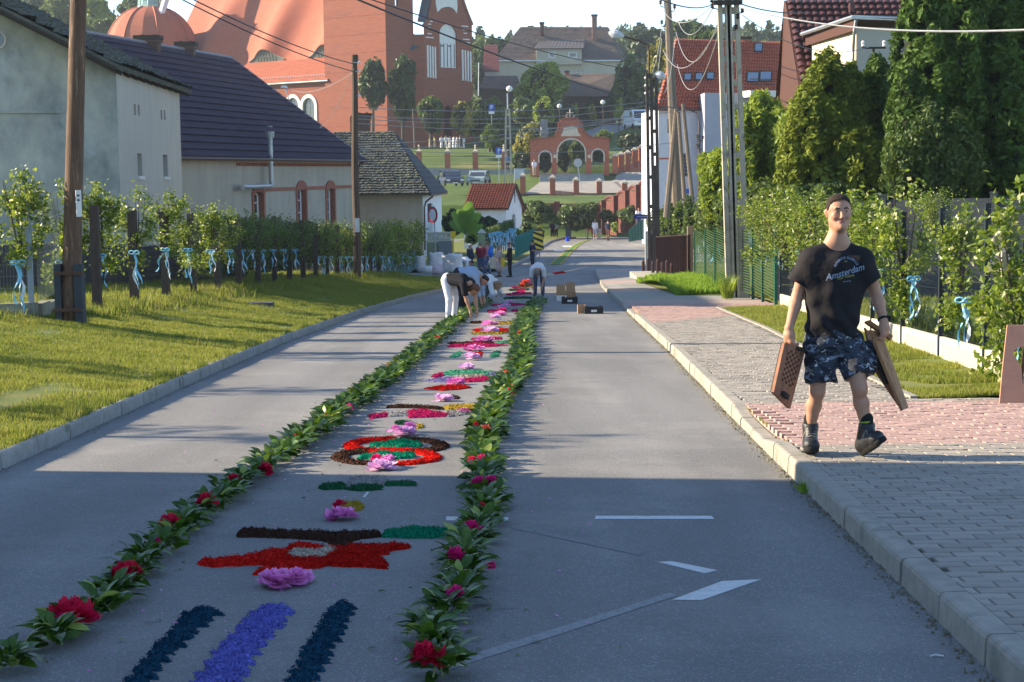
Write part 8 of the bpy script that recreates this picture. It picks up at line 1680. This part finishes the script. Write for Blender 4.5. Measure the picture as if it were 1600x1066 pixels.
def stand(w=.0,arms=.0,h=1.72,step=.0,elb=0.1,bend=0,hand=None):
    k=h/1.75
    J=dict(pe=(0,0,.93),ch=(0,.0,1.26),ne=(0,.0,1.46),he=(0,-.015,1.61))
    for s,q in (('L',-1),('R',1)):
        J['sh'+s]=(q*.175,.01,1.40); J['el'+s]=(q*(.225+arms*.05),.03-elb*.15,1.12); J['wr'+s]=(q*(.235-elb*.12),-.02-elb*.26,.88+elb*.22); J['ha'+s]=(q*(.235-elb*.16),-.03-elb*.34,.78+elb*.28)
        J['hi'+s]=(q*.088,0,.90); J['kn'+s]=(q*.10,-.01-q*step*.5,.49); J['an'+s]=(q*.105,.02-q*step,.09); J['to'+s]=(q*.125,-.15-q*step,0.0)
    return {a:np.array(b)*k for a,b in J.items()}
def stoop(reach=.45,depth=1.0,spread=.12,hips=.88,handz=.12,he=None):
    pe=np.array([0,.12,hips]); ch=np.array([0,-.22,hips+.02-.12*(depth-1)]); ne=np.array([0,-.40,hips-.06*depth]); hd=np.array([0,-.50,hips-.17*depth])
    J=dict(pe=pe,ch=ch,ne=ne,he=hd)
    for s,q in (('L',-1),('R',1)):
        J['sh'+s]=ne+[q*.175,.05,-.01]; J['el'+s]=np.array([q*.20,-reach+.02,hips-.33]); J['wr'+s]=np.array([q*.14,-reach-.06,handz+.12]); J['ha'+s]=np.array([q*.12,-reach-.08,handz])
        J['hi'+s]=pe+[q*.09,0,-.03]; J['kn'+s]=np.array([q*spread,.03,.47]); J['an'+s]=np.array([q*spread,.06,.09]); J['to'+s]=np.array([q*(spread+.02),-.13,0.0])
    return J
c_black=cloth('black',(.016,.016,.02),(.012,.012,.015)); c_navy=cloth('navy',(.02,.026,.055)); c_white=cloth('white',(.72,.72,.74),(.66,.66,.69)); c_maroon=cloth('maroon',(.20,.022,.045))
c_blue=cloth('grey_blue',(.30,.38,.50)); c_jean=cloth('denim',(.07,.10,.19)); c_cream=cloth('floral',(.60,.50,.44),(.52,.30,.30)); c_red=cloth('red',(.55,.07,.06)); c_beige=cloth('beige',(.45,.36,.26)); c_grey=cloth('grey',(.22,.23,.25))
h_brown=mat('hair_brown',(.075,.032,.016),(.15,.06,.025),scale=60,rough=.6,stretch=(1,1,.1)); h_dark=mat('hair_dark',(.016,.012,.010),rough=.6); h_white=mat('hair_white',(.62,.60,.56),rough=.7); h_blond=mat('hair_blond',(.30,.20,.10),(.22,.14,.07),scale=60,rough=.6); h_grey=mat('hair_grey',(.20,.18,.16),rough=.7)
s_black=mat('shoe_black',(.015,.015,.017),rough=.5); s_brown=mat('shoe_brown',(.08,.05,.035),rough=.6); s_white=mat('shoe_white',(.6,.6,.6),rough=.6)
def at(px,py,h=0,f=None):
    g=G(px,py,h,f); return (g[0],g[1],g[2])
person('woman in black top and white trousers bent double, laying leaves with bare hands',at(709,503),R(62),stoop(reach=.42,depth=1.25,hips=.90,handz=.14),dict(top=(c_black,.42),legs=(c_white,.97),shoe=s_black),res=.016,hair=(h_brown,2),headR=rotm(0,1.15,0))
person('person in grey blue shirt and black trousers bent low behind the woman in black',at(726,487),R(75),stoop(reach=.40,depth=1.0,hips=.93,handz=.16),dict(top=(c_blue,.8),legs=(c_black,1),shoe=s_black),res=.02,hair=(h_dark,0),headR=rotm(0,.95,0),torso=1.12)
J=stoop(reach=.46,depth=.6,hips=.60,handz=.16);
for s,q in (('L',-1),('R',1)): J['kn'+s]=np.array([q*.14,-.16,.40]); J['an'+s]=np.array([q*.13,.10,.09]); J['to'+s]=np.array([q*.14,-.10,0])
person('fair haired woman in white long sleeves crouching and reaching towards the leaves',at(755,473),R(58),J,dict(top=(c_white,.95),legs=(c_grey,.9),shoe=s_white),res=.02,hair=(h_blond,2),headR=rotm(0,.75,0))
person('man in white shirt and dark blue jeans bent forward over the right garland',at(842,462),R(-6),stoop(reach=.34,depth=1.1,hips=.92,handz=.2),dict(top=(c_white,.4),legs=(c_jean,1),shoe=s_black),res=.02,hair=(h_grey,0),headR=rotm(0,1.1,0))
person('person in white top with dark hair stooping left of the white haired woman',at(722,436),R(70),stoop(reach=.35,depth=.9,hips=.92,handz=.3),dict(top=(c_white,.45),legs=(c_navy,1),shoe=s_black),res=.03,hair=(h_dark,0),headR=rotm(0,.8,0))
person('white haired woman in dark jacket standing at the left end of the group',at(735,432),R(60),stand(h=1.70,elb=.35),dict(top=(c_navy,1),legs=(c_navy,1),shoe=s_black),res=.03,hair=(h_white,1))
person('man in maroon shirt and jeans seen from behind in the standing group',at(752,431),R(170),stand(h=1.76,elb=.1),dict(top=(c_maroon,.45),legs=(c_jean,1),shoe=s_black),res=.03,hair=(h_grey,0),torso=1.15)
person('man in dusty pink shirt half hidden behind the man in maroon',at(762,427),R(190),stand(h=1.74,elb=.2),dict(top=(cloth('pink',(.50,.20,.22)),.45),legs=(c_jean,1),shoe=s_black),res=.03,hair=(h_brown,0))
person('woman in pale flowered dress carrying a yellow bag, beside the man in black',at(780,433),R(-60),stand(h=1.62,elb=.5),dict(top=(c_cream,.5),skirt=(c_cream,1.05),shoe=s_brown),res=.03,hair=(h_blond,1),torso=1.1)
person('man in black suit standing in profile at the right of the group',at(797,433),R(-78),stand(h=1.76,elb=.55),dict(top=(c_black,1),legs=(c_black,1),shoe=s_black),res=.03,hair=(h_brown,0),headR=rotm(0,.35,0))
person('person in navy clothes leaning on the yellow and black chevron board',at(832,419),R(60),stand(h=1.60,elb=.9),dict(top=(c_navy,.4),legs=(c_navy,.75),shoe=s_black),res=.03,hair=(h_dark,0),headR=rotm(0,.4,0))
person('onlooker in white blouse with folded arms by the garden wall',at(869,373),R(10),stand(h=1.66,elb=.9),dict(top=(c_white,.5),legs=(c_black,1),shoe=s_black),res=.04,hair=(h_grey,0))
person('onlooker in dark clothes beside the one in the white blouse',at(863,373.5),R(20),stand(h=1.66,elb=.2),dict(top=(c_navy,.6),legs=(c_black,1),shoe=s_black),res=.04,hair=(h_dark,0))
person('painter in red shirt bent over the green strip on the curving road',at(919,373.5),R(80),stoop(reach=.35),dict(top=(c_red,.45),legs=(c_beige,.6),shoe=s_black),res=.04,hair=(h_dark,0),headR=rotm(0,1,0))
person('person in white shirt and patterned shorts standing among the painters of the green strip',at(930,374.5),R(160),stand(h=1.82,elb=.2),dict(top=(c_white,.9),legs=(cloth('patterned',(.20,.22,.34),(.55,.55,.6)),.55),shoe=s_white),res=.04,hair=(h_grey,0))
person('person in white bent down beside the one in patterned shorts',at(936,373),R(-80),stoop(reach=.35,hips=.8),dict(top=(c_white,.5),legs=(c_white,1),shoe=s_white),res=.04,hair=(h_brown,0),headR=rotm(0,1,0))
person('man in navy shirt and brown trousers walking up the curving road',at(950,376),R(150),stand(h=1.86,elb=.3,step=.12),dict(top=(c_navy,.45),legs=(cloth('umber',(.12,.075,.06)),1),shoe=s_black),res=.04,hair=(h_dark,0))
person('person in white behind the green gate and the blue street sign',(P(998,352,138)[0],138,P(998,352,138)[2]-.25),0,stand(h=1.72,elb=.5),dict(top=(c_white,.5),legs=(c_jean,1),shoe=s_black),res=.04,hair=(h_brown,0))
person('person in white blouse standing at the left foot of the brick gate',tuple(P(835,275,178)),R(20),stand(h=1.74,elb=.5),dict(top=(c_white,.6),legs=(c_beige,1),shoe=s_black),res=.045,hair=(h_grey,0))
person('person in blue shirt beside the lamp post on the church path',tuple(P(793,265,184)),R(200),stand(h=1.72),dict(top=(cloth('sky',(.12,.25,.5)),.5),legs=(c_navy,1),shoe=s_black),res=.045,hair=(h_dark,0))
for i,px in enumerate([690,697,703,709,714,719,724,672,679]):
    person('member of the white robed group gathered on the lawn below the church' if i<7 else 'person in summer clothes standing left of the white robed group',tuple(P(px,232.5,208+RNG.uniform(-1,1))),RNG.uniform(0,6),stand(h=1.5+.2*RNG.random(),elb=.3),dict(top=(c_white if i<7 else cloth('lemon',(.6,.5,.15)),.9),skirt=(c_white if i<7 else c_beige,1.5),shoe=s_black),res=.055,hair=(h_brown,0),group='white robed children by the church' if i<7 else 'people left of the white robed group')
# ------------------------------------------------------------------ the walking man
m_tee=mat('tee_black',(.016,.014,.016),(.022,.019,.020),scale=6,rough=.85,bump=.5,bscale=9,spec=.2,bdist=.03)
def _camo():
    M=bpy.data.materials.new('camouflage'); M.use_nodes=True; t=M.node_tree; b=t.nodes['Principled BSDF']; b.inputs['Roughness'].default_value=.9; L=t.links.new
    tc=_n(t,'ShaderNodeTexCoord'); col=None; base=(.035,.042,.06,1)
    for k,(s,c,th,off) in enumerate([(13,(.013,.014,.02,1),.52,0),(15,(.17,.19,.24,1),.60,7),(22,(.50,.50,.50,1),.655,15),(12,(.28,.21,.16,1),.68,31)]):
        mp=_n(t,'ShaderNodeMapping'); mp.inputs['Location'].default_value=(off,off*.7,off*.3); mp.inputs['Scale'].default_value=(1,1,1.5); L(tc.outputs['Object'],mp.inputs[0])
        n=_n(t,'ShaderNodeTexNoise'); n.inputs['Scale'].default_value=s; n.inputs['Detail'].default_value=2.5; n.inputs['Distortion'].default_value=.8; L(mp.outputs[0],n.inputs['Vector'])
        g=_n(t,'ShaderNodeMath',operation='GREATER_THAN'); g.inputs[1].default_value=th; L(n.outputs[0],g.inputs[0])
        mx=_n(t,'ShaderNodeMix',data_type='RGBA'); L(g.outputs[0],mx.inputs[0]); mx.inputs[7].default_value=c
        if col is None: mx.inputs[6].default_value=base
        else: L(col,mx.inputs[6])
        col=mx.outputs[2]
    L(col,b.inputs['Base Color']); nb=_n(t,'ShaderNodeTexNoise'); nb.inputs['Scale'].default_value=16; bp=_n(t,'ShaderNodeBump'); bp.inputs['Strength'].default_value=.5; bp.inputs['Distance'].default_value=.02; L(tc.outputs['Object'],nb.inputs['Vector']); L(nb.outputs[0],bp.inputs['Height']); L(bp.outputs[0],b.inputs['Normal']); return M
def walking_man():
    o=G(1308,711,.125); S=1.0
    t=thing('person','young man in black printed T-shirt and camouflage shorts walking along carrying wooden boards','person',o)
    zc=o[1]; sc=2600/ (zc*math.cos(PITCH)+1.0*0+ .2)  # px per metre
    def q(px,py,dy=0):
        p=P(px,py,zc+dy); return p-o
    he=q(1310.5,333); R_=rotm(R(2),R(-3),R(-2)); ne=q(1307,376,.02); ch=q(1305,425,.0); pe=q(1300,520,.02)
    J={}
    J['shL']=q(1263,402,.01);J['elL']=q(1246,463,.04);J['wrL']=q(1233,513,-.03);J['shR']=q(1351,402,.01);J['elR']=q(1369,460,.05);J['wrR']=q(1381,501,-.06)
    J['hiL']=q(1280,535,.02);J['knL']=q(1277,612,-.02);J['anL']=q(1266,672,.10);J['hiR']=q(1325,533,.0);J['knR']=q(1343,607,-.14);J['anR']=q(1354,672,-.14)
    b=head_prims(he,R_,True)
    for s in 'LR':
        sh,el,wr=J['sh'+s],J['el'+s],J['wr'+s]; b+=[cone(sh,el,.052,.039),cone(el,el+(wr-el)*.3,.039,.041,k=.015),cone(el+(wr-el)*.3,wr,.041,.026,k=.015)]
        hi,kn,an=J['hi'+s],J['kn'+s],J['an'+s]; b+=[cone(hi,kn,.08,.053,k=.015),cone(kn,kn+(an-kn)*.08,.051,.048,k=.015),cone(kn+[0,.02,-.04],kn+(an-kn)*.36+[0,.026,0],.043,.051,k=.015),cone(kn+(an-kn)*.36+[0,.024,0],an,.050,.031,k=.02)]
    b+=[cone(ne-[0,0,.06],he+R_@np.array([0,.02,-.06]),.060,.056,k=.03),cone(ne-[.07,0,.06],ne+[-.02,0,.0],.045,.045,k=.05),cone(ne-[-.07,0,.06],ne+[.02,0,.0],.045,.045,k=.05),cone(ch,pe,.085,.085),cone(J['shL'],J['shR'],.05,.05)]
    def hand(wr,d,side,curl,s):
        d=d/np.linalg.norm(d); side=side/np.linalg.norm(side); n=np.cross(side,d)*s; out=[cone(wr,wr+d*.045,.030,.036,k=.015,),cone(wr+d*.045-side*.014,wr+d*.085-side*.02,.026,.022,k=.02),cone(wr+d*.045+side*.014,wr+d*.085+side*.02,.026,.022,k=.02)]
        for i,oo in enumerate((-.033,-.012,.010,.031)):
            L=(.036,.042,.040,.032)[i]; b0=wr+d*.092+side*oo; b1=b0+(d*.75+n*.65)*L; b2=b1+(d*.05+n*1.0)*L*.72; b3=b2+(-d*.75+n*.5)*L*.6
            out+=[cone(b0,b1,.0118,.0108,k=.006),cone(b1,b2,.0108,.0098,k=.005),cone(b2,b3,.0098,.0085,k=.005)]
        b0=wr+d*.03-side*.03; b1=b0-side*.020+d*.035+n*.02; b2=b1+d*.030+n*.022; out+=[cone(b0,b1,.016,.013,k=.012),cone(b1,b2,.0128,.0105,k=.006)]
        return out
    b+=hand(J['wrL'],np.array([.0,-.10,-1.]),np.array([.62,-.78,0]),1,1)
    b+=hand(J['wrR'],np.array([.05,-.10,-1.]),np.array([-.62,-.78,0]),1,-1)
    V,F_=sdf(b,.0056,.020,subtract=[cone(he+R_@np.array([s*.025,-.099,.008]),he+R_@np.array([s*.038,-.095,.008]),.0095,.0085) for s in (-1,1)]); BV,BF=V,F_; add('body',mesh('body',V,[F_],m_skin,smooth=True),t)
    f=lambda x,y,z: he+R_@np.array([x,y,z])
    for s in (-1,1):
        V,F_=sdf([cone(f(s*.026,-.083,.008),f(s*.037,-.080,.008),.0075,.0065)],.003,.002); e=add('eye',mesh('eye',V,[F_],mat('eye_white',(.36,.32,.30),rough=.3),smooth=True),t)
        V,F_=sdf([cone(f(s*.031,-.0845,.0075),f(s*.031,-.0846,.0075),.0062,.0062)],.0018,.002); add('iris',mesh('iris',V,[F_],mat('iris_brown',(.03,.018,.012),rough=.2),smooth=True),e)
        V,F_=sdf([cone(f(s*.016,-.094,.0265),f(s*.034,-.0915,.030),.0055,.0055,k=.004),cone(f(s*.034,-.0915,.030),f(s*.048,-.080,.025),.0055,.0035,k=.004)],.003,.004); add('eyebrow',mesh('eyebrow',V,[F_],h_dark,smooth=True),t)
        V,F_=sdf([cone(f(s*.019,-.0885,.0150),f(s*.044,-.079,.0125),.0030,.0025,k=.004)],.002,.004); add('eyelid',mesh('eyelid',V,[F_],mat('lash',(.07,.04,.03)),smooth=True),t)
    V,F_=sdf([cone(f(-.022,-.083,-.0575),f(-.004,-.0895,-.0565),.0038,.0048,k=.004),cone(f(.022,-.083,-.0575),f(.004,-.0895,-.0565),.0038,.0048,k=.004),cone(f(-.013,-.0875,-.066),f(.013,-.0875,-.066),.0055,.0055,k=.003)],.0026,.003); add('lips',mesh('lips',V,[F_],mat('lip',(.42,.14,.12),rough=.5),smooth=True),t)
    L_=(BV-he)@R_; x,y,z=L_.T; hl=np.interp(y,[-.12,-.075,-.060,-.045,-.03,-.005,.02,.045,.1],[.082,.080,.070,.040,.016,.010,.018,-.030,-.055])+.004*(vnoise(x*260+9,y*260+9)-.5)*2
    on=(z>hl)&(z>-.07)&(np.linalg.norm(L_,axis=1)<.16)&~((np.abs(x)>.0795)&(z<.034)&(z>-.05)&(y>-.012)&(y<.04)); keep=on[BF].all(1); f_=BF[keep]; u_=np.unique(f_); mp=np.full(len(BV),-1); mp[u_]=np.arange(len(u_)); nv=L_[u_]-[0,.01,.02]; nv/=np.linalg.norm(nv,axis=1)[:,None]
    th=.0035+.013*smooth(.055,.10,L_[u_,2])+.003*vnoise(L_[u_,0]*300+5,L_[u_,1]*150+L_[u_,2]*300+7); top_=BV[u_]+(nv*th[:,None])@R_.T
    add('hair',mesh('hair',top_,[mp[f_]],mat('hair_short',(.050,.032,.022),(.022,.015,.011),scale=90,rough=.75,bump=.8,bscale=260,spec=.2),smooth=True),t)
    wv=lambda X,Y,Z: (.0075*np.sin((X*.9+Z*.35)*52+np.sin(Z*14)*1.8)*np.clip((1.42-Z)*1.7,0,1)+.0055*np.sin((X*-.5+Z)*38+1.7*np.sin(X*11))*np.clip((1.36-Z)*2,0.1,1)) if True else 0
    def z_(py): return q(1308,py)[2]
    zneck=q(1308,383)[2]
    tp=[]
    for s in 'LR':
        sh,el=J['sh'+s],J['el'+s]; m_=1 if s=='R' else -1; e=q(1247 if s=='L' else 1360,441 if s=='L' else 438,.03); d=(e-sh)/np.linalg.norm(e-sh)
        tp+=[cone(sh+[-m_*.01,0,-.012],e+d*.05,.062,.084,clip=[(e,d)],k=.03)]
        tp+=[cone(sh+[-m_*.05,.0,-.04],q(1286 if s=='L' else 1317,500,.01),.094,.100,k=.06)]
        tp+=[cone(sh+[-m_*.01,0,-.012],ne+[m_*.045,.0,-.040],.058,.045,k=.04)]
    tp+=[cone(q(1305,420,-.0),q(1301,515,.01),.122,.120,k=.06),cone(q(1284,500),q(1282,545),.095,.105,k=.05),cone(q(1316,500),q(1318,545),.095,.105,k=.05)]
    hem=q(1300,524); V,F_=sdf(tp,.0062,.03,clips=[(hem,np.array([.03,0,-1.]))],noise=wv,subtract=[cone(ne+[0,-.022,.0],he-[0,0,.02],.067,.055)]); tee=add('shirt',mesh('shirt',V,[F_],m_tee,smooth=True),t)
    cam_=_camo(); sp=[cone(q(1284,527,.01),q(1316,527,.01),.106,.106,k=.04),cone(q(1300,528),q(1300,545),.115,.10,k=.05)]
    for a,b_,kk,dy in ((1281,1283,599,-.03),(1327,1343,589,-.10)):
        e=q(b_,kk,dy); s0=q(a,540,.01); d=(e-s0)/np.linalg.norm(e-s0); sp+=[cone(s0,e+d*.06,.112,.104,clip=[(e,d)],k=.03)]
    sp+=[cone(q(1357,545,.0),q(1360,570,-.05),.058,.06,k=.02)]
    wn=lambda X,Y,Z: .006*np.sin(Z*60+X*35+np.sin(X*30)*1.2)*.8+.003*np.sin(Z*23-X*50)
    V,F_=sdf(sp,.0062,.022,noise=wn); add('shorts',mesh('shorts',V,[F_],cam_,smooth=True),t)
    m_boot=mat('boot_leather',(.014,.014,.017),(.030,.029,.029),scale=12,rough=.45,spec=.4,bump=.4,bscale=60); m_sole=mat('boot_sole',(.012,.012,.012),rough=.8); m_lace=mat('boot_lace',(.30,.28,.24),rough=.8)
    for s in 'LR':
        an=J['an'+s];
        if s=='L': he_=q(1266,706,.14); toe=q(1268,704,-.10); up=np.array([0,0,1.]);
        else: he_=q(1355,706,-.10); toe=q(1377,690,-.30); up=np.array([-.25,-.35,.9]); up/=np.linalg.norm(up)
        d=(toe-he_); L=np.linalg.norm(d); d/=L; side=np.cross(d,up); side/=np.linalg.norm(side); up=np.cross(side,d)
        V,F_=sdf([cone(an+[0,0,.075],an-[0,0,.02],.045,.044)],.008); sk=add('sock',mesh('sock',V,[F_],cloth('sock',(.02,.02,.02)),smooth=True),t)
        if s=='R': mb=MB(); mb.tube([an+[-.043,-.02,.052],an+[-.02,-.045,.058],an+[.01,-.048,.062]],.006,5); mb.tube([an+[-.045,-.02,.035],an+[-.02,-.047,.042],an+[-.005,-.05,.05]],.005,5); st=mb.build('sock_stripe',mat('sock_green',(.30,.42,.05),rough=.8),t,world=False);
        b_=[cone(an+[0,0,.035],he_+up*.055-d*.0,.052,.050,k=.03),cone(he_+up*.045+d*.0,he_+up*.045+d*.10,.046,.046,k=.03),cone(he_+d*.10+up*.048,toe+up*.038-d*.02,.045,.043,k=.03),cone(an+[0,-.02,.02],he_+d*.14+up*.06,.045,.040,k=.03),cone(toe-d*.03+up*.035+side*.012,toe-d*.03+up*.035-side*.012,.044,.044,k=.02)]
        V,F_=sdf(b_,.0065,.02,clips=[(he_+up*.012,-up),(an+[0,0,.05],np.array([0,0,1.]))]); bt=add('boot',mesh('boot',V,[F_],m_boot,smooth=True),t)
        so=[cone(he_+up*.010-d*.005,he_+up*.010+d*.10,.046,.042,k=.02,clip=[(he_+up*.022,up),(he_-up*.012,-up)]),cone(he_+up*.010+d*.10,toe+up*.010-d*.02,.042,.052,k=.02,clip=[(he_+up*.022,up),(he_-up*.012,-up)])]
        V,F_=sdf(so,.005,.01); add('sole',mesh('sole',V,[F_],m_sole,smooth=True),bt)
        mb=MB(); fr=he_+d*.13
        for k in range(5):
            c=an+[0,-.05,.03]+(he_+d*.17+up*.088-an-[0,-.05,.03])*k/4.4; mb.tube([c-side*.026,c+up*.008-d*.0+side*0,c+side*.026],.0038,4)
        c=an+[0,-.055,.02]; mb.tube([c,c+side*.04+[0,-.01,-.01],c+side*.055+[0,0,-.05]],.003,4); mb.tube([c,c-side*.04+[0,-.01,.0],c-side*.03+[0,0,-.04],c],.003,4)
        mb.build('lace',m_lace,bt,world=False)
    w_=J['wrR']+(J['elR']-J['wrR'])*.06; d=(J['elR']-J['wrR']); d/=np.linalg.norm(d); s1=np.cross(d,[0,1,0]); s1/=np.linalg.norm(s1); s2=np.cross(d,s1); a=np.linspace(0,2*math.pi,17)
    mb=MB(); mb.tube([w_+(s1*math.cos(x)+s2*math.sin(x))*.033 for x in a],.0085,6,cap=False); mb.box(w_+s1*-.036*(-1 if s1[0]<0 else 1)*-1+[0,-.012,0],(.016,.04,.036)); mb.build('watch',m_sole,t,world=False)
    from mathutils.bvhtree import BVHTree
    me=tee.data; bv=BVHTree.FromPolygons([v.co for v in me.vertices],[list(p.vertices) for p in me.polygons])
    def text(body,size,px,py,ang,m,arc=0,shear=0,squash=1,name='print',off=.006):
        if arc:
            tot=len(body); objs=[]; Vs=[];Fs=[];n0=0
            for i,ch in enumerate(body):
                if ch==' ': continue
                th=(i-(tot-1)/2)/(tot-1)*arc; Vc,Fc=glyph(ch,size,shear); c,s_=math.cos(-th),math.sin(-th); r=arc_r; x=Vc[:,0]; z=Vc[:,1]+r; Vs.append(np.c_[x*c-z*s_,x*s_+z*c-r]); Fs+= [[a+n0 for a in f_] for f_ in Fc]; n0+=len(Vc)
            V=np.concatenate(Vs); F_=Fs
        else: V,F_=glyph(body,size,shear)
        V=V*[squash,1]; c,s_=math.cos(ang),math.sin(ang); V=np.c_[V[:,0]*c-V[:,1]*s_,V[:,0]*s_+V[:,1]*c]; o0=q(px,py); out=[]
        for x,z in V:
            hit_=bv.ray_cast(Vector((o0[0]+x,-1,o0[2]+z)),Vector((0,1,0))); y=hit_[0].y if hit_[0] is not None else -.15; out.append((o0[0]+x,y-off,o0[2]+z))
        me2=bpy.data.meshes.new(name); me2.from_pydata(out,[],F_); me2.materials.append(m); add(name,me2,tee)
    def glyph(s,size,shear):
        cu=bpy.data.curves.new('txt','FONT'); cu.body=s; cu.size=size; cu.align_x='CENTER'; cu.align_y='CENTER'; cu.shear=shear; cu.resolution_u=2; cu.offset=size*.012
        ob=bpy.data.objects.new('txt',cu); C.objects.link(ob); dg=bpy.context.evaluated_depsgraph_get(); me_=bpy.data.meshes.new_from_object(ob.evaluated_get(dg)); V=np.array([v.co[:2] for v in me_.vertices]).reshape(-1,2); F_=[list(p.vertices) for p in me_.polygons]
        bpy.data.objects.remove(ob); bpy.data.curves.remove(cu); bpy.data.meshes.remove(me_); return V,F_
    m_i1=mat('ink_blue',(.24,.31,.43),rough=.8); m_i2=mat('ink_yellow',(.34,.31,.10),rough=.8)
    arc_r=.085; text('AUTHENTIC CLASSICS',.021,1317,402,R(2),m_i1,arc=R(128))
    text('Amsterdam',.062,1315,424.5,R(15),m_i1,shear=.35,squash=.92); text('OLD TOWN',.022,1316,431.5,R(9),m_i2); text('· EST ·',.012,1317,407.5,R(3),m_i2)
    text('AMSTERDAM',.010,1318,438.2,R(5),m_i1)
    return t,J,o,q
man,JM,MO,mq=walking_man()
m_bd=mat('stained_plank',(.36,.165,.095),(.27,.12,.07),scale=5,rough=.7,stretch=(8,8,1),c3=(.17,.085,.05),s3=6,t3=.55); m_bd2=mat('bright_plank',(.38,.185,.075),(.24,.115,.05),scale=5,rough=.65,stretch=(8,8,1),c3=(.13,.06,.03),s3=5,t3=.56)
MD=MO[1]
def plate(mb,a,b,c,d,th,nu,nv,holes,mi=0,q=.22):
    a,b,c,d=[np.asarray(x,float) for x in (a,b,c,d)]; n=np.cross(b-a,d-a); n/=np.linalg.norm(n)
    f=lambda u,v:(a*(1-u)+b*u)*(1-v)+(d*(1-u)+c*u)*v
    def cell(u0,u1,v0,v1):
        p=[f(u0,v0),f(u1,v0),f(u1,v1),f(u0,v1)]; mb.hexa([x-n*th for x in p],p,mi=mi)
    for i in range(nu):
        for j in range(nv):
            u0,u1,v0,v1=i/nu,(i+1)/nu,j/nv,(j+1)/nv
            if (i,j) in holes:
                du=(u1-u0)*q;dv=(v1-v0)*q; cell(u0,u0+du,v0,v1);cell(u1-du,u1,v0,v1);cell(u0+du,u1-du,v0,v0+dv);cell(u0+du,u1-du,v1-dv,v1)
            else: cell(u0,u1,v0,v1)
t=thing('stencil_board','reddish wooden board pierced with rows of small holes, carried by the walking man','board',P(1235,590,MD-.1))
a=P(1209,613,MD-.22);b=P(1235,639,MD-.06);c=P(1259,544,MD-.0);d=P(1226,536,MD-.16)
mb=MB(); plate(mb,a,b,c,d,.022,9,20,{(i,j) for j in range(6,18) for i in range(2,8) if (i+j)%2==0 and abs((i-4.5)-(j-12)*.0)<2.8},q=.06); mb.build('board',m_bd,t); mb=MB(); nb_=np.cross(b-a,d-a); nb_/=np.linalg.norm(nb_); plate(mb,*[x-nb_*.0225 for x in (a,b,c,d)],.006,1,1,set()); mb.build('hole_shade_sheet',m_dwood,t)  # thin dark sheet added behind so the holes read as shaded
n=np.cross(b-a,d-a); n/=np.linalg.norm(n);
for (u0,u1,v0,v1) in [(.55,.82,.93,.99),(.35,.62,.06,.14)]:
    f=lambda u,v:(a*(1-u)+b*u)*(1-v)+(d*(1-u)+c*u)*v
    p=[f(u0,v0),f(u1,v0),f(u1,v1),f(u0,v1)]; mb=MB().hexa([x+n*.0 for x in p],[x+n*.03 for x in p]); mb.build('cleat',m_dwood,t)
t=thing('plank_frame','pair of tapering orange boards joined by a batten, carried by the walking man','board',P(1385,575,MD-.1))
mb=MB(); plate(mb,P(1411,641,MD-.22),P(1420,637,MD-.10),P(1378,520,MD+.0),P(1360,515,MD-.08),.02,1,1,set()); mb.build('board',m_bd2,t)
mb=MB(); plate(mb,P(1404,634,MD-.12),P(1411,640,MD-.13),P(1370,560,MD+.02),P(1366,578,MD-.02),.015,1,1,set()); plate(mb,P(1366,578,MD-.02),P(1371,560,MD+.02),P(1360,522,MD+.05),P(1352,512,MD+.0),.015,1,1,set()); mb.build('board',m_bd,t)
mb=MB(); plate(mb,P(1350,505,MD+.03),P(1357,503,MD+.05),P(1394,528,MD-.02),P(1390,533,MD-.04),.02,1,1,set()); mb.build('batten',m_bd2,t)
mb=MB(); plate(mb,P(1385,600,MD-.1),P(1392,598,MD-.08),P(1373,545,MD-.02),P(1366,548,MD-.04),.03,1,1,set()); mb.build('rib',m_dwood,t)
# ------------------------------------------------------------------ the air
HZ=bpy.data.materials.new('air'); HZ.use_nodes=True; t=HZ.node_tree; t.nodes.clear()
pvn=t.nodes.new('ShaderNodeVolumePrincipled'); pvn.inputs['Color'].default_value=(.80,.88,1,1); pvn.inputs['Density'].default_value=.00026; pvn.inputs['Anisotropy'].default_value=.3
oo=t.nodes.new('ShaderNodeOutputMaterial'); t.links.new(pvn.outputs[0],oo.inputs['Volume'])
hb=MB().box((0,420,43),(1960,1100,102)).build('haze',HZ); hb['kind']='stuff'
